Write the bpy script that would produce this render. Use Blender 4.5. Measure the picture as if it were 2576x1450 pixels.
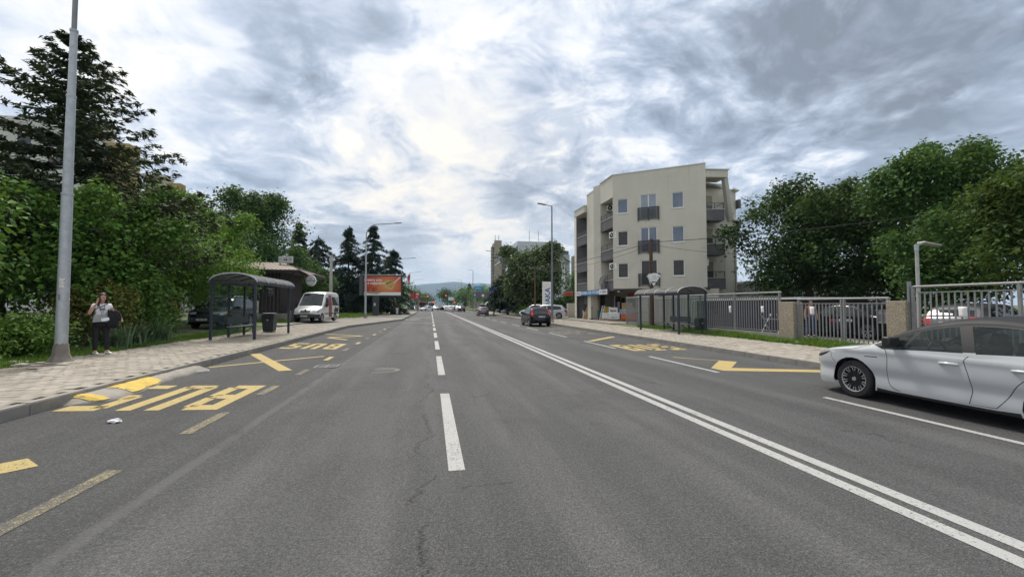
import bpy, bmesh, math, random
import numpy as np
from mathutils import Vector, Matrix
from mathutils.geometry import delaunay_2d_cdt
R = math.radians
rng = np.random.default_rng(7)
random.seed(7)
for o in list(bpy.data.objects): bpy.data.objects.remove(o)
sc = bpy.context.scene
COL = sc.collection

# ------------------------------------------------------------ camera, sky, sun, exposure
# world frame: +Y runs along the street, +X to the right of it, metres, z = 0 on the driving lanes
PITCH, YAW = R(2.246), R(10.773)
cam = bpy.data.cameras.new('camera'); cam.sensor_width = 36.0; cam.lens = 15.03
cam.clip_start = 0.05; cam.clip_end = 30000.0
camo = bpy.data.objects.new('camera', cam); COL.objects.link(camo)
camo.location = (0, 0, 1.66); camo.rotation_euler = (math.pi/2 + PITCH, 0, -YAW)
sc.camera = camo

SUN_AZ, SUN_EL = R(-14), R(58)         # azimuth from +Y towards +X
def nd(nt, typ, **kw):
    n = nt.nodes.new(typ)
    for k, v in kw.items(): setattr(n, k, v)
    return n
class NG:
    """small helper that writes math node chains"""
    def __init__(s, nt): s.nt = nt; s.L = nt.links
    def _in(s, sock, v):
        if isinstance(v, bpy.types.NodeSocket): s.L.new(v, sock)
        elif v is not None: sock.default_value = v
    def m(s, op, a, b=None, c=None, clamp=False):
        n = nd(s.nt, 'ShaderNodeMath', operation=op, use_clamp=clamp)
        s._in(n.inputs[0], a); s._in(n.inputs[1], b); s._in(n.inputs[2], c); return n.outputs[0]
    def vm(s, op, a, b=None, out=0):
        n = nd(s.nt, 'ShaderNodeVectorMath', operation=op)
        s._in(n.inputs[0], a); s._in(n.inputs[1], b); return n.outputs[out]
    def xyz(s, v):
        n = nd(s.nt, 'ShaderNodeSeparateXYZ'); s._in(n.inputs[0], v); return n.outputs
    def comb(s, x, y, z):
        n = nd(s.nt, 'ShaderNodeCombineXYZ')
        for i, v in enumerate((x, y, z)): s._in(n.inputs[i], v)
        return n.outputs[0]
    def noise(s, vec, scale, detail=4, rough=0.55, dist=0.0, out=0, lac=2.0):
        n = nd(s.nt, 'ShaderNodeTexNoise'); s._in(n.inputs['Vector'], vec)
        n.inputs['Scale'].default_value = scale; n.inputs['Detail'].default_value = detail
        n.inputs['Roughness'].default_value = rough; n.inputs['Distortion'].default_value = dist
        n.inputs['Lacunarity'].default_value = lac
        return n.outputs[out]
    def voro(s, vec, scale, feature='F1', out=0, rnd=1.0):
        n = nd(s.nt, 'ShaderNodeTexVoronoi', feature=feature); s._in(n.inputs['Vector'], vec)
        n.inputs['Scale'].default_value = scale; n.inputs['Randomness'].default_value = rnd
        return n.outputs[out]
    def ramp(s, f, stops, interp='LINEAR'):
        n = nd(s.nt, 'ShaderNodeValToRGB'); n.color_ramp.interpolation = interp
        e = n.color_ramp.elements
        while len(e) < len(stops): e.new(0.5)
        for i, (p, c) in enumerate(stops):
            e[i].position = p
            e[i].color = (c, c, c, 1) if not hasattr(c, '__len__') else (c[0], c[1], c[2], 1)
        s._in(n.inputs[0], f); return n.outputs[0]
    def step(s, x, a, b):
        n = nd(s.nt, 'ShaderNodeMapRange', interpolation_type='SMOOTHSTEP')
        s._in(n.inputs[0], x); n.inputs[1].default_value = a; n.inputs[2].default_value = b
        return n.outputs[0]
    def mix(s, f, a, b, mode='MIX'):
        n = nd(s.nt, 'ShaderNodeMix', data_type='RGBA', blend_type=mode)
        s._in(n.inputs[0], f)
        for sock, v in ((n.inputs[6], a), (n.inputs[7], b)):
            if isinstance(v, tuple) and len(v) == 3: v = (*v, 1)
            s._in(sock, v)
        return n.outputs[2]
    def bump(s, h, strength=0.3, dist=0.02):
        n = nd(s.nt, 'ShaderNodeBump'); n.inputs['Strength'].default_value = strength
        n.inputs['Distance'].default_value = dist; s._in(n.inputs['Height'], h); return n.outputs[0]

def sky_dir(px, py):
    """unit direction of a place in the sky given as picture fractions of the 2575 x 1450 view"""
    f = 1075.; a = Matrix.Rotation(-YAW, 3, 'Z') @ Matrix.Rotation(PITCH, 3, 'X')
    return (a @ Vector(((px-1287.5)/f, 1, (725-py)/f))).normalized()

world = bpy.data.worlds.new('World'); sc.world = world; world.use_nodes = True
nt = world.node_tree; nt.nodes.clear(); g = NG(nt)
sky = nd(nt, 'ShaderNodeTexSky', sky_type='NISHITA', sun_disc=False)
sky.sun_elevation = SUN_EL; sky.sun_rotation = SUN_AZ; sky.air_density = 1.0; sky.dust_density = 1.5
co = nd(nt, 'ShaderNodeTexCoord').outputs['Generated']
d = g.vm('NORMALIZE', co)
X, Y, Z = g.xyz(d)
zz = g.m('ADD', g.m('MAXIMUM', Z, 0.0), 0.30)
P = g.comb(g.m('DIVIDE', X, zz), g.m('DIVIDE', Y, zz), 0.0)          # a flat cloud deck seen from below
warp = g.vm('SCALE', g.vm('SUBTRACT', g.noise(P, 1.3, 3, 0.5, out=1), (0.5, 0.5, 0.5)), None)
warp.node.inputs['Scale'].default_value = 0.45
Pw = g.vm('ADD', P, warp)
Ps = nd(nt, 'ShaderNodeMapping'); g._in(Ps.inputs[0], Pw)
Ps.inputs['Rotation'].default_value = (0, 0, R(-38)); Ps.inputs['Scale'].default_value = (0.55, 1.25, 1)
n1 = g.noise(Ps.outputs[0], 1.5, 8, 0.58)                           # big banks, drawn out into streaks
n2 = g.noise(Pw, 5.6, 9, 0.63, 0.25)                                 # puffs
n3 = g.noise(g.vm('ADD', Pw, (3.7, 1.9, 0)), 2.6, 7, 0.5)            # holes between the banks
V = g.m('ADD', g.m('MULTIPLY', n1, 1.15), g.m('MULTIPLY', n2, 1.30))
V = g.m('SUBTRACT', V, 0.55)
puff = g.step(n3, 0.53, 0.60)                                        # separate darker cumulus with crisp edges
V = g.m('SUBTRACT', V, g.m('MULTIPLY', g.m('MULTIPLY', puff, g.step(n2, 0.44, 0.53)), 0.19))
wob = g.m('MULTIPLY', g.m('SUBTRACT', n2, 0.5), 0.9)
def blob(px, py, r0, r1, amp, sx=1.0):
    """a bank of cloud (amp < 0) or a bright break (amp > 0) centred on a sky direction, with ragged edges"""
    global V
    c = sky_dir(px, py)
    up = Vector((0, 0, 1)); rt = c.cross(up).normalized(); vt = rt.cross(c)
    a = g.vm('DOT_PRODUCT', d, tuple(rt), out=1); b = g.vm('DOT_PRODUCT', d, tuple(vt), out=1)
    f = g.m('GREATER_THAN', g.vm('DOT_PRODUCT', d, tuple(c), out=1), 0.0)
    rr = g.m('SQRT', g.m('ADD', g.m('POWER', g.m('MULTIPLY', a, 1/sx), 2), g.m('POWER', b, 2)))
    rr = g.m('ADD', rr, g.m('MULTIPLY', wob, r1*1.3))
    k = g.m('SUBTRACT', 1.0, g.step(rr, r0, r1))
    V = g.m('ADD', V, g.m('MULTIPLY', g.m('MULTIPLY', k, f), amp))
for b_ in ((2330, 90, .05, .60, -0.40, 1.6), (2560, 330, .05, .42, -0.12, 1.6), (1980, 150, .02, .32, -0.09, 1.5),
           (620, 130, .04, .30, -0.19, .9), (690, 400, .03, .26, -0.18, 1.3), (1000, 600, .02, .15, -0.19, 1.8), (1180, 270, .02, .17, -0.16, 2.0),
           (960, 62, .01, .075, -0.32, 1.1), (1270, 480, .01, .09, -0.25, .8), (800, 205, .005, .045, -0.28, 1.2), (690, 245, .005, .045, -0.25, 1.2), (1700, 420, .03, .20, -0.09, 1.8),
           (380, 110, .02, .18, 0.32, 1.3), (1180, 110, .05, .30, 0.25, 1.1), (1000, 380, .03, .24, 0.19, 1.5), (1550, 250, .05, .35, 0.11, 1.4),
           (1170, 600, .02, .14, 0.30, 1.2), (2050, 480, .03, .28, 0.11, 1.8), (2560, 460, .03, .16, 0.19, 1.2)):
    blob(*b_)
cl = g.ramp(V, [(0.02, (0.22, 0.25, 0.295)), (0.32, (0.39, 0.455, 0.555)), (0.52, (0.57, 0.635, 0.745)), (0.70, (0.80, 0.83, 0.875)), (0.92, (0.98, 0.955, 0.905))])
# hazy warm air towards the low clear break
c0 = sky_dir(1170, 640)
warm = g.step(g.vm('DOT_PRODUCT', d, tuple(c0), out=1), 0.88, 1.0)
cl = g.mix(g.m('MULTIPLY', warm, 0.45), cl, (0.98, 0.88, 0.74), 'MULTIPLY')
cl = g.mix(g.m('MULTIPLY', g.step(Z, 0.20, 0.02), 0.6), cl, (0.80, 0.85, 0.90))
cl = g.vm('SCALE', cl, None); cl.node.inputs['Scale'].default_value = 9.2
cover = g.m('ADD', 0.86, g.m('MULTIPLY', g.step(n2, 0.35, 0.6), 0.14))
col = g.mix(cover, sky.outputs[0], cl)
bg = nd(nt, 'ShaderNodeBackground'); bg.inputs[1].default_value = 0.05
nt.links.new(col, bg.inputs[0])
nt.links.new(bg.outputs[0], nd(nt, 'ShaderNodeOutputWorld').inputs[0])

world.cycles.sampling_method = 'MANUAL'; world.cycles.sample_map_resolution = 256
sun = bpy.data.lights.new('sun', 'SUN'); sun.energy = 1.5; sun.angle = R(18); sun.color = (1.0, 0.93, 0.82)
suno = bpy.data.objects.new('sun', sun); COL.objects.link(suno)
sd = Vector((math.sin(SUN_AZ)*math.cos(SUN_EL), math.cos(SUN_AZ)*math.cos(SUN_EL), math.sin(SUN_EL)))
suno.rotation_euler = (-sd).to_track_quat('-Z', 'Y').to_euler(); suno.location = (0, 0, 60)

sc.view_settings.view_transform = 'Standard'; sc.view_settings.look = 'None'
sc.view_settings.exposure = 1.40; sc.view_settings.gamma = 1.0
sc.render.engine = 'CYCLES'
cy = sc.cycles
cy.max_bounces = 6; cy.diffuse_bounces = 3; cy.glossy_bounces = 3; cy.transmission_bounces = 4
cy.transparent_max_bounces = 8; cy.volume_bounces = 0; cy.caustics_reflective = False; cy.caustics_refractive = False
cy.use_denoising = True; cy.use_adaptive_sampling = True; cy.adaptive_threshold = 0.01

# ------------------------------------------------------------ helpers
def link(o, parent=None):
    COL.objects.link(o)
    if parent is not None: o.parent = parent
    return o
def tag(o, label, cat, group=None, kind=None):
    if label: o['label'] = label
    if cat: o['category'] = cat
    if group: o['group'] = group
    if kind: o['kind'] = kind
    return o
def thing(name, label, cat, loc=(0, 0, 0), rz=0.0, group=None):
    o = bpy.data.objects.new(name, None); o.empty_display_size = 0.2
    o.location = loc; o.rotation_euler = (0, 0, rz); link(o)
    return tag(o, label, cat, group)
def struct(o): o['kind'] = 'structure'; return o
def copy_tree(o, parent=None):
    c = o.copy(); COL.objects.link(c); c.parent = parent
    for ch in o.children: copy_tree(ch, c)
    return c

class MB:
    """collects simple shapes and links them as one mesh object"""
    def __init__(s): s.v = []; s.f = []
    def add(s, vs, fs):
        b = len(s.v); s.v += [tuple(v) for v in vs]; s.f += [tuple(b+i for i in f) for f in fs]; return s
    def box(s, c, size, rz=0.0, M=None):
        x, y, z = (a/2 for a in size); vs = []
        for i in (-1, 1):
            for j in (-1, 1):
                for k in (-1, 1):
                    p = Vector((i*x, j*y, k*z))
                    if rz: p.rotate(Matrix.Rotation(rz, 3, 'Z'))
                    if M is not None: p = M @ p
                    vs.append(p + Vector(c))
        return s.add(vs, [(0, 1, 3, 2), (4, 6, 7, 5), (0, 4, 5, 1), (2, 3, 7, 6), (0, 2, 6, 4), (1, 5, 7, 3)])
    def b2(s, lo, hi): return s.box([(a+b)/2 for a, b in zip(lo, hi)], [abs(b-a) for a, b in zip(lo, hi)])
    def bar(s, p, q, w, h=None, up=(0, 0, 1)):
        p, q = Vector(p), Vector(q); h = h or w; t = (q-p).normalized(); up = Vector(up)
        if abs(t.dot(up)) > 0.99: up = Vector((0, 1, 0)) if abs(t.y) < 0.9 else Vector((1, 0, 0))
        a = t.cross(up).normalized(); b = a.cross(t)
        vs = [e + a*(i*w/2) + b*(j*h/2) for e in (p, q) for i, j in ((-1, -1), (1, -1), (1, 1), (-1, 1))]
        return s.add(vs, [(3, 2, 1, 0), (4, 5, 6, 7)] + [(i, (i+1) % 4, 4+(i+1) % 4, 4+i) for i in range(4)])
    def tube(s, pts, rad, n=8, caps=True):
        pts = [Vector(p) for p in pts]; m = len(pts)
        rad = [rad]*m if not hasattr(rad, '__len__') else rad
        a = None; vs = []
        for i in range(m):
            t = (pts[min(i+1, m-1)] - pts[max(i-1, 0)]).normalized()
            if a is None: a = t.orthogonal().normalized()
            a = (a - t*a.dot(t)).normalized(); b = t.cross(a)
            vs += [pts[i] + (a*math.cos(k*2*math.pi/n) + b*math.sin(k*2*math.pi/n))*rad[i] for k in range(n)]
        fs = [(i*n+k, i*n+(k+1) % n, (i+1)*n+(k+1) % n, (i+1)*n+k) for i in range(m-1) for k in range(n)]
        if caps: fs += [tuple(range(n))[::-1], tuple(range((m-1)*n, m*n))]
        return s.add(vs, fs)
    def lathe(s, prof, n=24, axis='z', c=(0, 0, 0), caps=False):
        vs = []
        for r, h in prof:
            for k in range(n):
                a = k*2*math.pi/n; x, y = r*math.cos(a), r*math.sin(a)
                p = (x, y, h) if axis == 'z' else ((h, x, y) if axis == 'x' else (x, h, y))
                vs.append((p[0]+c[0], p[1]+c[1], p[2]+c[2]))
        m = len(prof); fs = [(i*n+k, i*n+(k+1) % n, (i+1)*n+(k+1) % n, (i+1)*n+k) for i in range(m-1) for k in range(n)]
        if caps: fs += [tuple(range(n))[::-1], tuple(range((m-1)*n, m*n))]
        return s.add(vs, fs)
    def prism(s, poly, lo, hi, fn=None):
        """poly of 2D points, pushed from lo to hi; fn maps (a, b, h) to 3D (default x, y, z)"""
        fn = fn or (lambda a, b, h: (a, b, h)); n = len(poly)
        vs = [fn(a, b, lo) for a, b in poly] + [fn(a, b, hi) for a, b in poly]
        return s.add(vs, [tuple(range(n))[::-1], tuple(range(n, 2*n))] + [(i, (i+1) % n, n+(i+1) % n, n+i) for i in range(n)])
    def quad(s, a, b, c, d): return s.add((a, b, c, d), [(0, 1, 2, 3)])
    def mesh(s, name):
        me = bpy.data.meshes.new(name); me.from_pydata(s.v, [], s.f)
        bm = bmesh.new(); bm.from_mesh(me); bmesh.ops.recalc_face_normals(bm, faces=bm.faces); bm.to_mesh(me); bm.free()
        return me
    def build(s, name, mat, parent=None, smooth=None, bevel=0.0, loc=None):
        me = s.mesh(name); return obj(name, me, mat, parent, smooth, bevel, loc)
def obj(name, me, mat, parent=None, smooth=None, bevel=0.0, loc=None):
    if mat is not None and not me.materials: me.materials.append(mat)
    if smooth:
        me.polygons.foreach_set('use_smooth', np.ones(len(me.polygons), bool)); me.set_sharp_from_angle(angle=R(smooth))
    o = bpy.data.objects.new(name, me)
    if loc is not None: o.location = loc
    if bevel:
        b = o.modifiers.new('bevel', 'BEVEL'); b.width = bevel; b.segments = 2; b.limit_method = 'ANGLE'; b.angle_limit = R(40)
    return link(o, parent)
def np_mesh(name, verts, quads, tint=None):
    """mesh from numpy arrays (n,3) and (m,k); optional per-vertex tint 0..1"""
    me = bpy.data.meshes.new(name); verts = np.asarray(verts, np.float32); quads = np.asarray(quads, np.int32)
    m, k = quads.shape
    me.vertices.add(len(verts)); me.vertices.foreach_set('co', verts.ravel())
    me.loops.add(m*k); me.loops.foreach_set('vertex_index', quads.ravel())
    me.polygons.add(m); me.polygons.foreach_set('loop_start', np.arange(0, m*k, k, dtype=np.int32))
    me.polygons.foreach_set('loop_total', np.full(m, k, np.int32))
    if tint is not None:
        a = me.attributes.new('tint', 'FLOAT', 'POINT'); a.data.foreach_set('value', np.asarray(tint, np.float32))
    me.update(calc_edges=True); return me
TMP = bpy.data.scenes.new('workbench')                     # a side scene where text and skin shapes are evaluated quickly
def evaluated(o):
    TMP.collection.objects.link(o); vl = TMP.view_layers[0]; vl.update(); dg = vl.depsgraph
    me = bpy.data.meshes.new_from_object(o.evaluated_get(dg)); bpy.data.objects.remove(o); return me
def text_mesh(body, size, mat, parent, M, name='lettering', depth=0.004, bold=0.0, align='CENTER', shear=0.0, sx=1.0):
    cu = bpy.data.curves.new('t', 'FONT'); cu.body = body; cu.size = size; cu.extrude = depth/2; cu.offset = bold
    cu.align_x = align; cu.align_y = 'CENTER'; cu.shear = shear; cu.resolution_u = 2
    me = evaluated(bpy.data.objects.new('t', cu)); bpy.data.curves.remove(cu)
    me.materials.clear(); me.transform(M @ Matrix.Diagonal((sx, 1, 1, 1))); o = obj(name, me, mat, parent); return o
def scribble(w, h, mat_, parent, M, name='illegible_print', n=None, seed=3, depth=.002):
    """a line of print too small or blurred to read: short upright strokes of uneven height and width"""
    r_ = random.Random(seed); m = MB(); x = -w/2
    while x < w/2:
        a = h*r_.uniform(.18, .5); k = r_.random()
        if k > .12:
            t = h*r_.uniform(.55, 1.0); m.b2((x, -t/2, 0), (min(x+a*.45, w/2), t/2, depth)); m.b2((x, t*.1*(1 if k > .5 else -3), 0), (min(x+a*1.1, w/2), t*.1*(1 if k > .5 else -3)+h*.2, depth*.9))
        x += a*1.25
    me = m.mesh(name); me.transform(M); o = obj(name, me, mat_, parent); o['kind'] = 'stuff'; return o
def frame(origin, xdir, zdir=(0, 0, 1)):
    """matrix whose x runs along xdir, y along zdir (up in the sign's plane), z out of the sign"""
    x = Vector(xdir).normalized(); y = Vector(zdir).normalized(); z = x.cross(y)
    m = Matrix((x, y, z)).transposed().to_4x4(); m.translation = Vector(origin); return m
def islands(faces):
    """groups of faces joined through shared vertices"""
    par = {}
    def find(a):
        while par.setdefault(a, a) != a: par[a] = par[par[a]]; a = par[a]
        return a
    for f in faces:
        r0 = find(f[0])
        for i in f[1:]: par[find(i)] = r0
    out = {}
    for f in faces: out.setdefault(find(f[0]), []).append(f)
    return list(out.values())
def lerp(a, b, t): return a + (b-a)*t

# ------------------------------------------------------------ materials
MATS = {}
def mat(name, col=(0.5, 0.5, 0.5), rough=0.6, metal=0.0, var=0.0, vscale=4.0, bump=0.0, bscale=40.0, spec=0.5, emit=None, coat=0.0, dirt=None, dscale=1.5, dmin=.52, dmax=.75):
    """principled material with noise variation of colour, optional second (dirt) colour and fine relief"""
    if name in MATS: return MATS[name]
    m = bpy.data.materials.new(name); m.use_nodes = True; nt = m.node_tree; g = NG(nt)
    b = nt.nodes['Principled BSDF']; b.inputs['Roughness'].default_value = rough; b.inputs['Metallic'].default_value = metal
    b.inputs['Specular IOR Level'].default_value = spec; b.inputs['Coat Weight'].default_value = coat; b.inputs['Coat Roughness'].default_value = 0.05
    b.inputs['Base Color'].default_value = (*col, 1)
    co = nd(nt, 'ShaderNodeTexCoord').outputs['Object']
    c = None
    if var:
        n = g.noise(co, vscale, 6, 0.6)
        c = g.mix(g.ramp(n, [(0.3, 0.0), (0.7, 1.0)]), tuple(x*(1-var) for x in col), tuple(min(1, x*(1+var)) for x in col))
    if dirt is not None:
        n = g.noise(co, dscale, 8, 0.65, 0.4)
        c = g.mix(g.step(n, dmin, dmax), c if c is not None else col, dirt)
    if c is not None: nt.links.new(c, b.inputs['Base Color'])
    if bump:
        nt.links.new(g.bump(g.noise(co, bscale, 4, 0.6), bump, 0.01), b.inputs['Normal'])
    if emit is not None:
        b.inputs['Emission Color'].default_value = (*emit[0], 1); b.inputs['Emission Strength'].default_value = emit[1]
    MATS[name] = m; return m
def glass(name, tint, alpha, rough=0.02, spec=0.6, clear=None):
    """window glass: a clear pane that mirrors the sky, mixed with see-through"""
    if name in MATS: return MATS[name]
    m = bpy.data.materials.new(name); m.use_nodes = True; nt = m.node_tree; nt.nodes.clear()
    out = nd(nt, 'ShaderNodeOutputMaterial'); mx = nd(nt, 'ShaderNodeMixShader'); mx.inputs[0].default_value = alpha
    tr = nd(nt, 'ShaderNodeBsdfTransparent'); tr.inputs[0].default_value = (*(clear or [0.4+0.6*t for t in tint]), 1)
    p = nd(nt, 'ShaderNodeBsdfPrincipled'); p.inputs['Base Color'].default_value = (*tint, 1); p.inputs['Roughness'].default_value = rough
    p.inputs['Specular IOR Level'].default_value = spec
    nt.links.new(tr.outputs[0], mx.inputs[1]); nt.links.new(p.outputs[0], mx.inputs[2]); nt.links.new(mx.outputs[0], out.inputs[0])
    MATS[name] = m; return m
def leaf_mat(name, dark, light, rough=0.62, trans=0.22):
    m = bpy.data.materials.new(name); m.use_nodes = True; nt = m.node_tree; g = NG(nt); nt.nodes.clear()
    out = nd(nt, 'ShaderNodeOutputMaterial'); at = nd(nt, 'ShaderNodeAttribute', attribute_name='tint')
    c = g.mix(at.outputs['Fac'], dark, light)
    p = nd(nt, 'ShaderNodeBsdfPrincipled'); p.inputs['Roughness'].default_value = rough; p.inputs['Specular IOR Level'].default_value = 0.16
    nt.links.new(c, p.inputs['Base Color'])
    t = nd(nt, 'ShaderNodeBsdfTranslucent'); nt.links.new(g.mix(0.5, c, (0.25, 0.35, 0.05)), t.inputs[0])
    mx = nd(nt, 'ShaderNodeMixShader'); mx.inputs[0].default_value = trans
    nt.links.new(p.outputs[0], mx.inputs[1]); nt.links.new(t.outputs[0], mx.inputs[2]); nt.links.new(mx.outputs[0], out.inputs[0])
    return m
GALV = mat('galvanised steel', (0.42, 0.44, 0.46), 0.5, 0.35, 0.14, 9, 0.05, 60, dirt=(0.52, 0.53, 0.54), dscale=5)
GALV_DARK = mat('weathered pole steel', (0.22, 0.23, 0.24), 0.55, 0.3, 0.12, 6)
NAVY = mat('dark blue grey coated steel', (0.035, 0.045, 0.062), 0.45, 0.2, 0.12, 7)
BLACK = mat('black plastic', (0.018, 0.018, 0.019), 0.5, 0, 0.2, 10)
RUBBER = mat('tyre rubber', (0.016, 0.016, 0.017), 0.8, 0, 0.25, 14, 0.1, 80)
CONC = mat('weathered concrete', (0.30, 0.285, 0.255), 0.9, 0, 0.16, 3, 0.25, 60, dirt=(0.16, 0.15, 0.13), dscale=1.2)
CONC_L = mat('pale concrete', (0.42, 0.40, 0.36), 0.9, 0, 0.12, 3, 0.2, 60, dirt=(0.26, 0.25, 0.22), dscale=1.4)
WHITE = mat('white paint', (0.78, 0.78, 0.76), 0.5, 0, 0.04, 3)
WOOD = mat('raw pine wood', (0.48, 0.30, 0.14), 0.7, 0, 0.22, 6)
POLEWOOD = mat('old tarred pole wood', (0.075, 0.045, 0.032), 0.85, 0, 0.35, 7, 0.3, 40)
BARK = mat('tree bark', (0.085, 0.065, 0.048), 0.95, 0, 0.35, 8, 0.6, 25)
BARK_G = mat('grey bark', (0.14, 0.125, 0.105), 0.95, 0, 0.3, 8, 0.6, 25)
RED_LENS = mat('red lamp lens', (0.42, 0.015, 0.015), 0.15, 0, 0.1, 20)
AMBER = mat('amber lamp lens', (0.75, 0.25, 0.02), 0.15)
CLEAR_LENS = mat('headlamp lens', (0.42, 0.44, 0.46), 0.08, 0.3, 0.25, 25)
CHROME = mat('bright trim', (0.7, 0.7, 0.7), 0.18, 1.0)
RIM = mat('alloy wheel', (0.38, 0.38, 0.39), 0.35, 0.7, 0.1, 20)
PLATE = mat('number plate white', (0.62, 0.62, 0.6), 0.5, 0, 0.04, 30)
INK = mat('black lettering', (0.02, 0.02, 0.022), 0.6, 0, 0.1, 9)
CARGLASS = mat('tinted car glass', (0.016, 0.022, 0.024), 0.02, 0, 0.4, 2.5, spec=0.55)

# ------------------------------------------------------------ the setting: ground, road, pavements, kerbs, markings, hills
def zr(x): return 0.0 if x >= -1 else (-1-x)*0.0341            # road surface rises gently to the left
def kerb_x(y): return -5.42 if y < 30 else (-2.9 if y > 46 else lerp(-5.42, -2.9, (y-30)/16))
def zside(x): return zr(max(x, -5.42)) + 0.13 + max(0, (-5.42-x))*0.008   # left pavement top

def ground_material():
    m = bpy.data.materials.new('rough grass and earth'); m.use_nodes = True; nt = m.node_tree; g = NG(nt); b = nt.nodes['Principled BSDF']
    co = nd(nt, 'ShaderNodeTexCoord').outputs['Object']
    n = g.noise(co, 0.35, 8, 0.65); f = g.noise(co, 6.0, 6, 0.7); ff = g.noise(co, 30, 4, 0.7)
    gr = g.mix(f, (0.035, 0.065, 0.015), (0.10, 0.15, 0.04)); ea = g.mix(f, (0.13, 0.105, 0.075), (0.24, 0.205, 0.155))
    c = g.mix(g.step(g.m('ADD', n, g.m('MULTIPLY', f, 0.25)), 0.62, 0.78), gr, ea)
    nt.links.new(c, b.inputs['Base Color']); b.inputs['Roughness'].default_value = 0.95
    nt.links.new(g.bump(g.m('ADD', f, g.m('MULTIPLY', ff, 0.5)), 0.8, 0.06), b.inputs['Normal']); return m
GROUND = ground_material()
def asphalt_material():
    m = bpy.data.materials.new('worn asphalt'); m.use_nodes = True; nt = m.node_tree; g = NG(nt); b = nt.nodes['Principled BSDF']
    co = nd(nt, 'ShaderNodeTexCoord').outputs['Object']; x, y, z = g.xyz(co)
    wv = g.noise(co, 0.9, 4, 0.6); wx = g.m('ADD', x, g.m('MULTIPLY', g.m('SUBTRACT', wv, 0.5), 0.12))
    bay = g.m('SUBTRACT', 1.0, g.step(wx, -2.42, -2.34))                      # newer, darker mix in the bus bay
    right = g.step(x, 3.9, 4.2)
    c = g.mix(bay, (0.117, 0.118, 0.119), (0.094, 0.095, 0.096)); c = g.mix(right, c, (0.104, 0.106, 0.109))
    st = nd(nt, 'ShaderNodeMapping'); g._in(st.inputs[0], co); st.inputs['Scale'].default_value = (1.3, 0.12, 1)
    big = g.noise(st.outputs[0], 1.0, 6, 0.6)                                # long wear streaks along the wheel tracks
    c = g.mix(g.step(big, 0.40, 0.62), c, g.vm('MULTIPLY', c, (1.32, 1.31, 1.29)))
    pat = g.noise(co, 0.45, 7, 0.7, 0.6)
    c = g.mix(g.m('MULTIPLY', g.step(pat, 0.48, 0.72), 0.6), c, (0.062, 0.061, 0.060))
    # stones: pale chips in dark binder
    v = g.voro(co, 95.0); chip = g.voro(co, 95.0, out=1)
    chipv = g.xyz(chip)[0]
    c = g.mix(g.m('MULTIPLY', g.step(v, 0.22, 0.60), 0.50), c, (0.028, 0.028, 0.028))
    c = g.mix(g.m('MULTIPLY', g.step(chipv, 0.62, 1.0), 0.34), c, (0.24, 0.235, 0.225))
    grain = g.noise(co, 38.0, 5, 0.75)
    c = g.mix(g.step(grain, 0.33, 0.67), g.vm('SCALE', c, None), c); c.node.inputs[6].links[0].from_node.inputs['Scale'].default_value = 0.55
    # seam between the two layings
    seam = g.m('SUBTRACT', 1.0, g.step(g.m('ABSOLUTE', g.m('ADD', wx, 2.36)), 0.03, 0.09))
    c = g.mix(g.m('MULTIPLY', g.m('MULTIPLY', seam, 0.36), g.step(wv, 0.30, 0.55)), c, (0.150, 0.149, 0.146))
    # cracks: one long crack, some crazing
    w1 = g.m('SUBTRACT', g.noise(g.comb(0.0, y, 0.0), 1.1, 10, 0.72), 0.5)
    lc = g.m('ABSOLUTE', g.m('SUBTRACT', g.m('ADD', x, 0.05), g.m('MULTIPLY', w1, 1.3)))
    k1 = g.m('MULTIPLY', g.m('SUBTRACT', 1.0, g.step(lc, 0.002, 0.010)), g.step(g.noise(co, 1.2, 3), 0.40, 0.52))
    cw = g.vm('ADD', co, g.vm('SCALE', g.noise(co, 3.0, 6, 0.7, out=1), None)); cw.node.inputs[1].links[0].from_node.inputs['Scale'].default_value = 0.5
    k2 = g.m('MULTIPLY', g.m('SUBTRACT', 1.0, g.step(g.voro(cw, 0.42, 'DISTANCE_TO_EDGE'), 0.001, 0.006)), g.step(g.noise(co, 0.35, 4), 0.54, 0.62))
    k = g.m('MAXIMUM', k1, k2)
    c = g.mix(g.m('MULTIPLY', k, 0.4), c, (0.035, 0.034, 0.033))
    tys = [g.m('ABSOLUTE', g.m('SUBTRACT', g.m('ABSOLUTE', g.m('SUBTRACT', wx, c_)), 0.85)) for c_ in (-1.05, 2.1, 5.5)]; ty = g.m('MINIMUM', g.m('MINIMUM', tys[0], tys[1]), tys[2]); tr = g.m('SUBTRACT', 1.0, g.step(ty, 0.12, 0.55))
    c = g.mix(g.m('MULTIPLY', g.m('MULTIPLY', tr, 0.75), g.step(big, 0.30, 0.6)), c, g.vm('MULTIPLY', c, (1.25, 1.24, 1.22)))
    oil = g.m('MULTIPLY', g.m('SUBTRACT', 1.0, g.step(g.m('ABSOLUTE', g.m('SUBTRACT', x, 2.1)), 0.1, 0.5)), g.step(g.noise(co, 2.2, 5, 0.7), 0.52, 0.66))
    c = g.mix(g.m('MULTIPLY', oil, 0.35), c, (0.04, 0.04, 0.04))
    nt.links.new(c, b.inputs['Base Color']); b.inputs['Roughness'].default_value = 0.82; b.inputs['Specular IOR Level'].default_value = 0.35
    h = g.m('ADD', g.m('SUBTRACT', 0.6, v), g.m('MULTIPLY', grain, 0.6)); h = g.m('SUBTRACT', h, g.m('MULTIPLY', k, 1.5))
    nt.links.new(g.bump(h, 0.75, 0.012), b.inputs['Normal']); return m
ASPHALT = asphalt_material()
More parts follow.
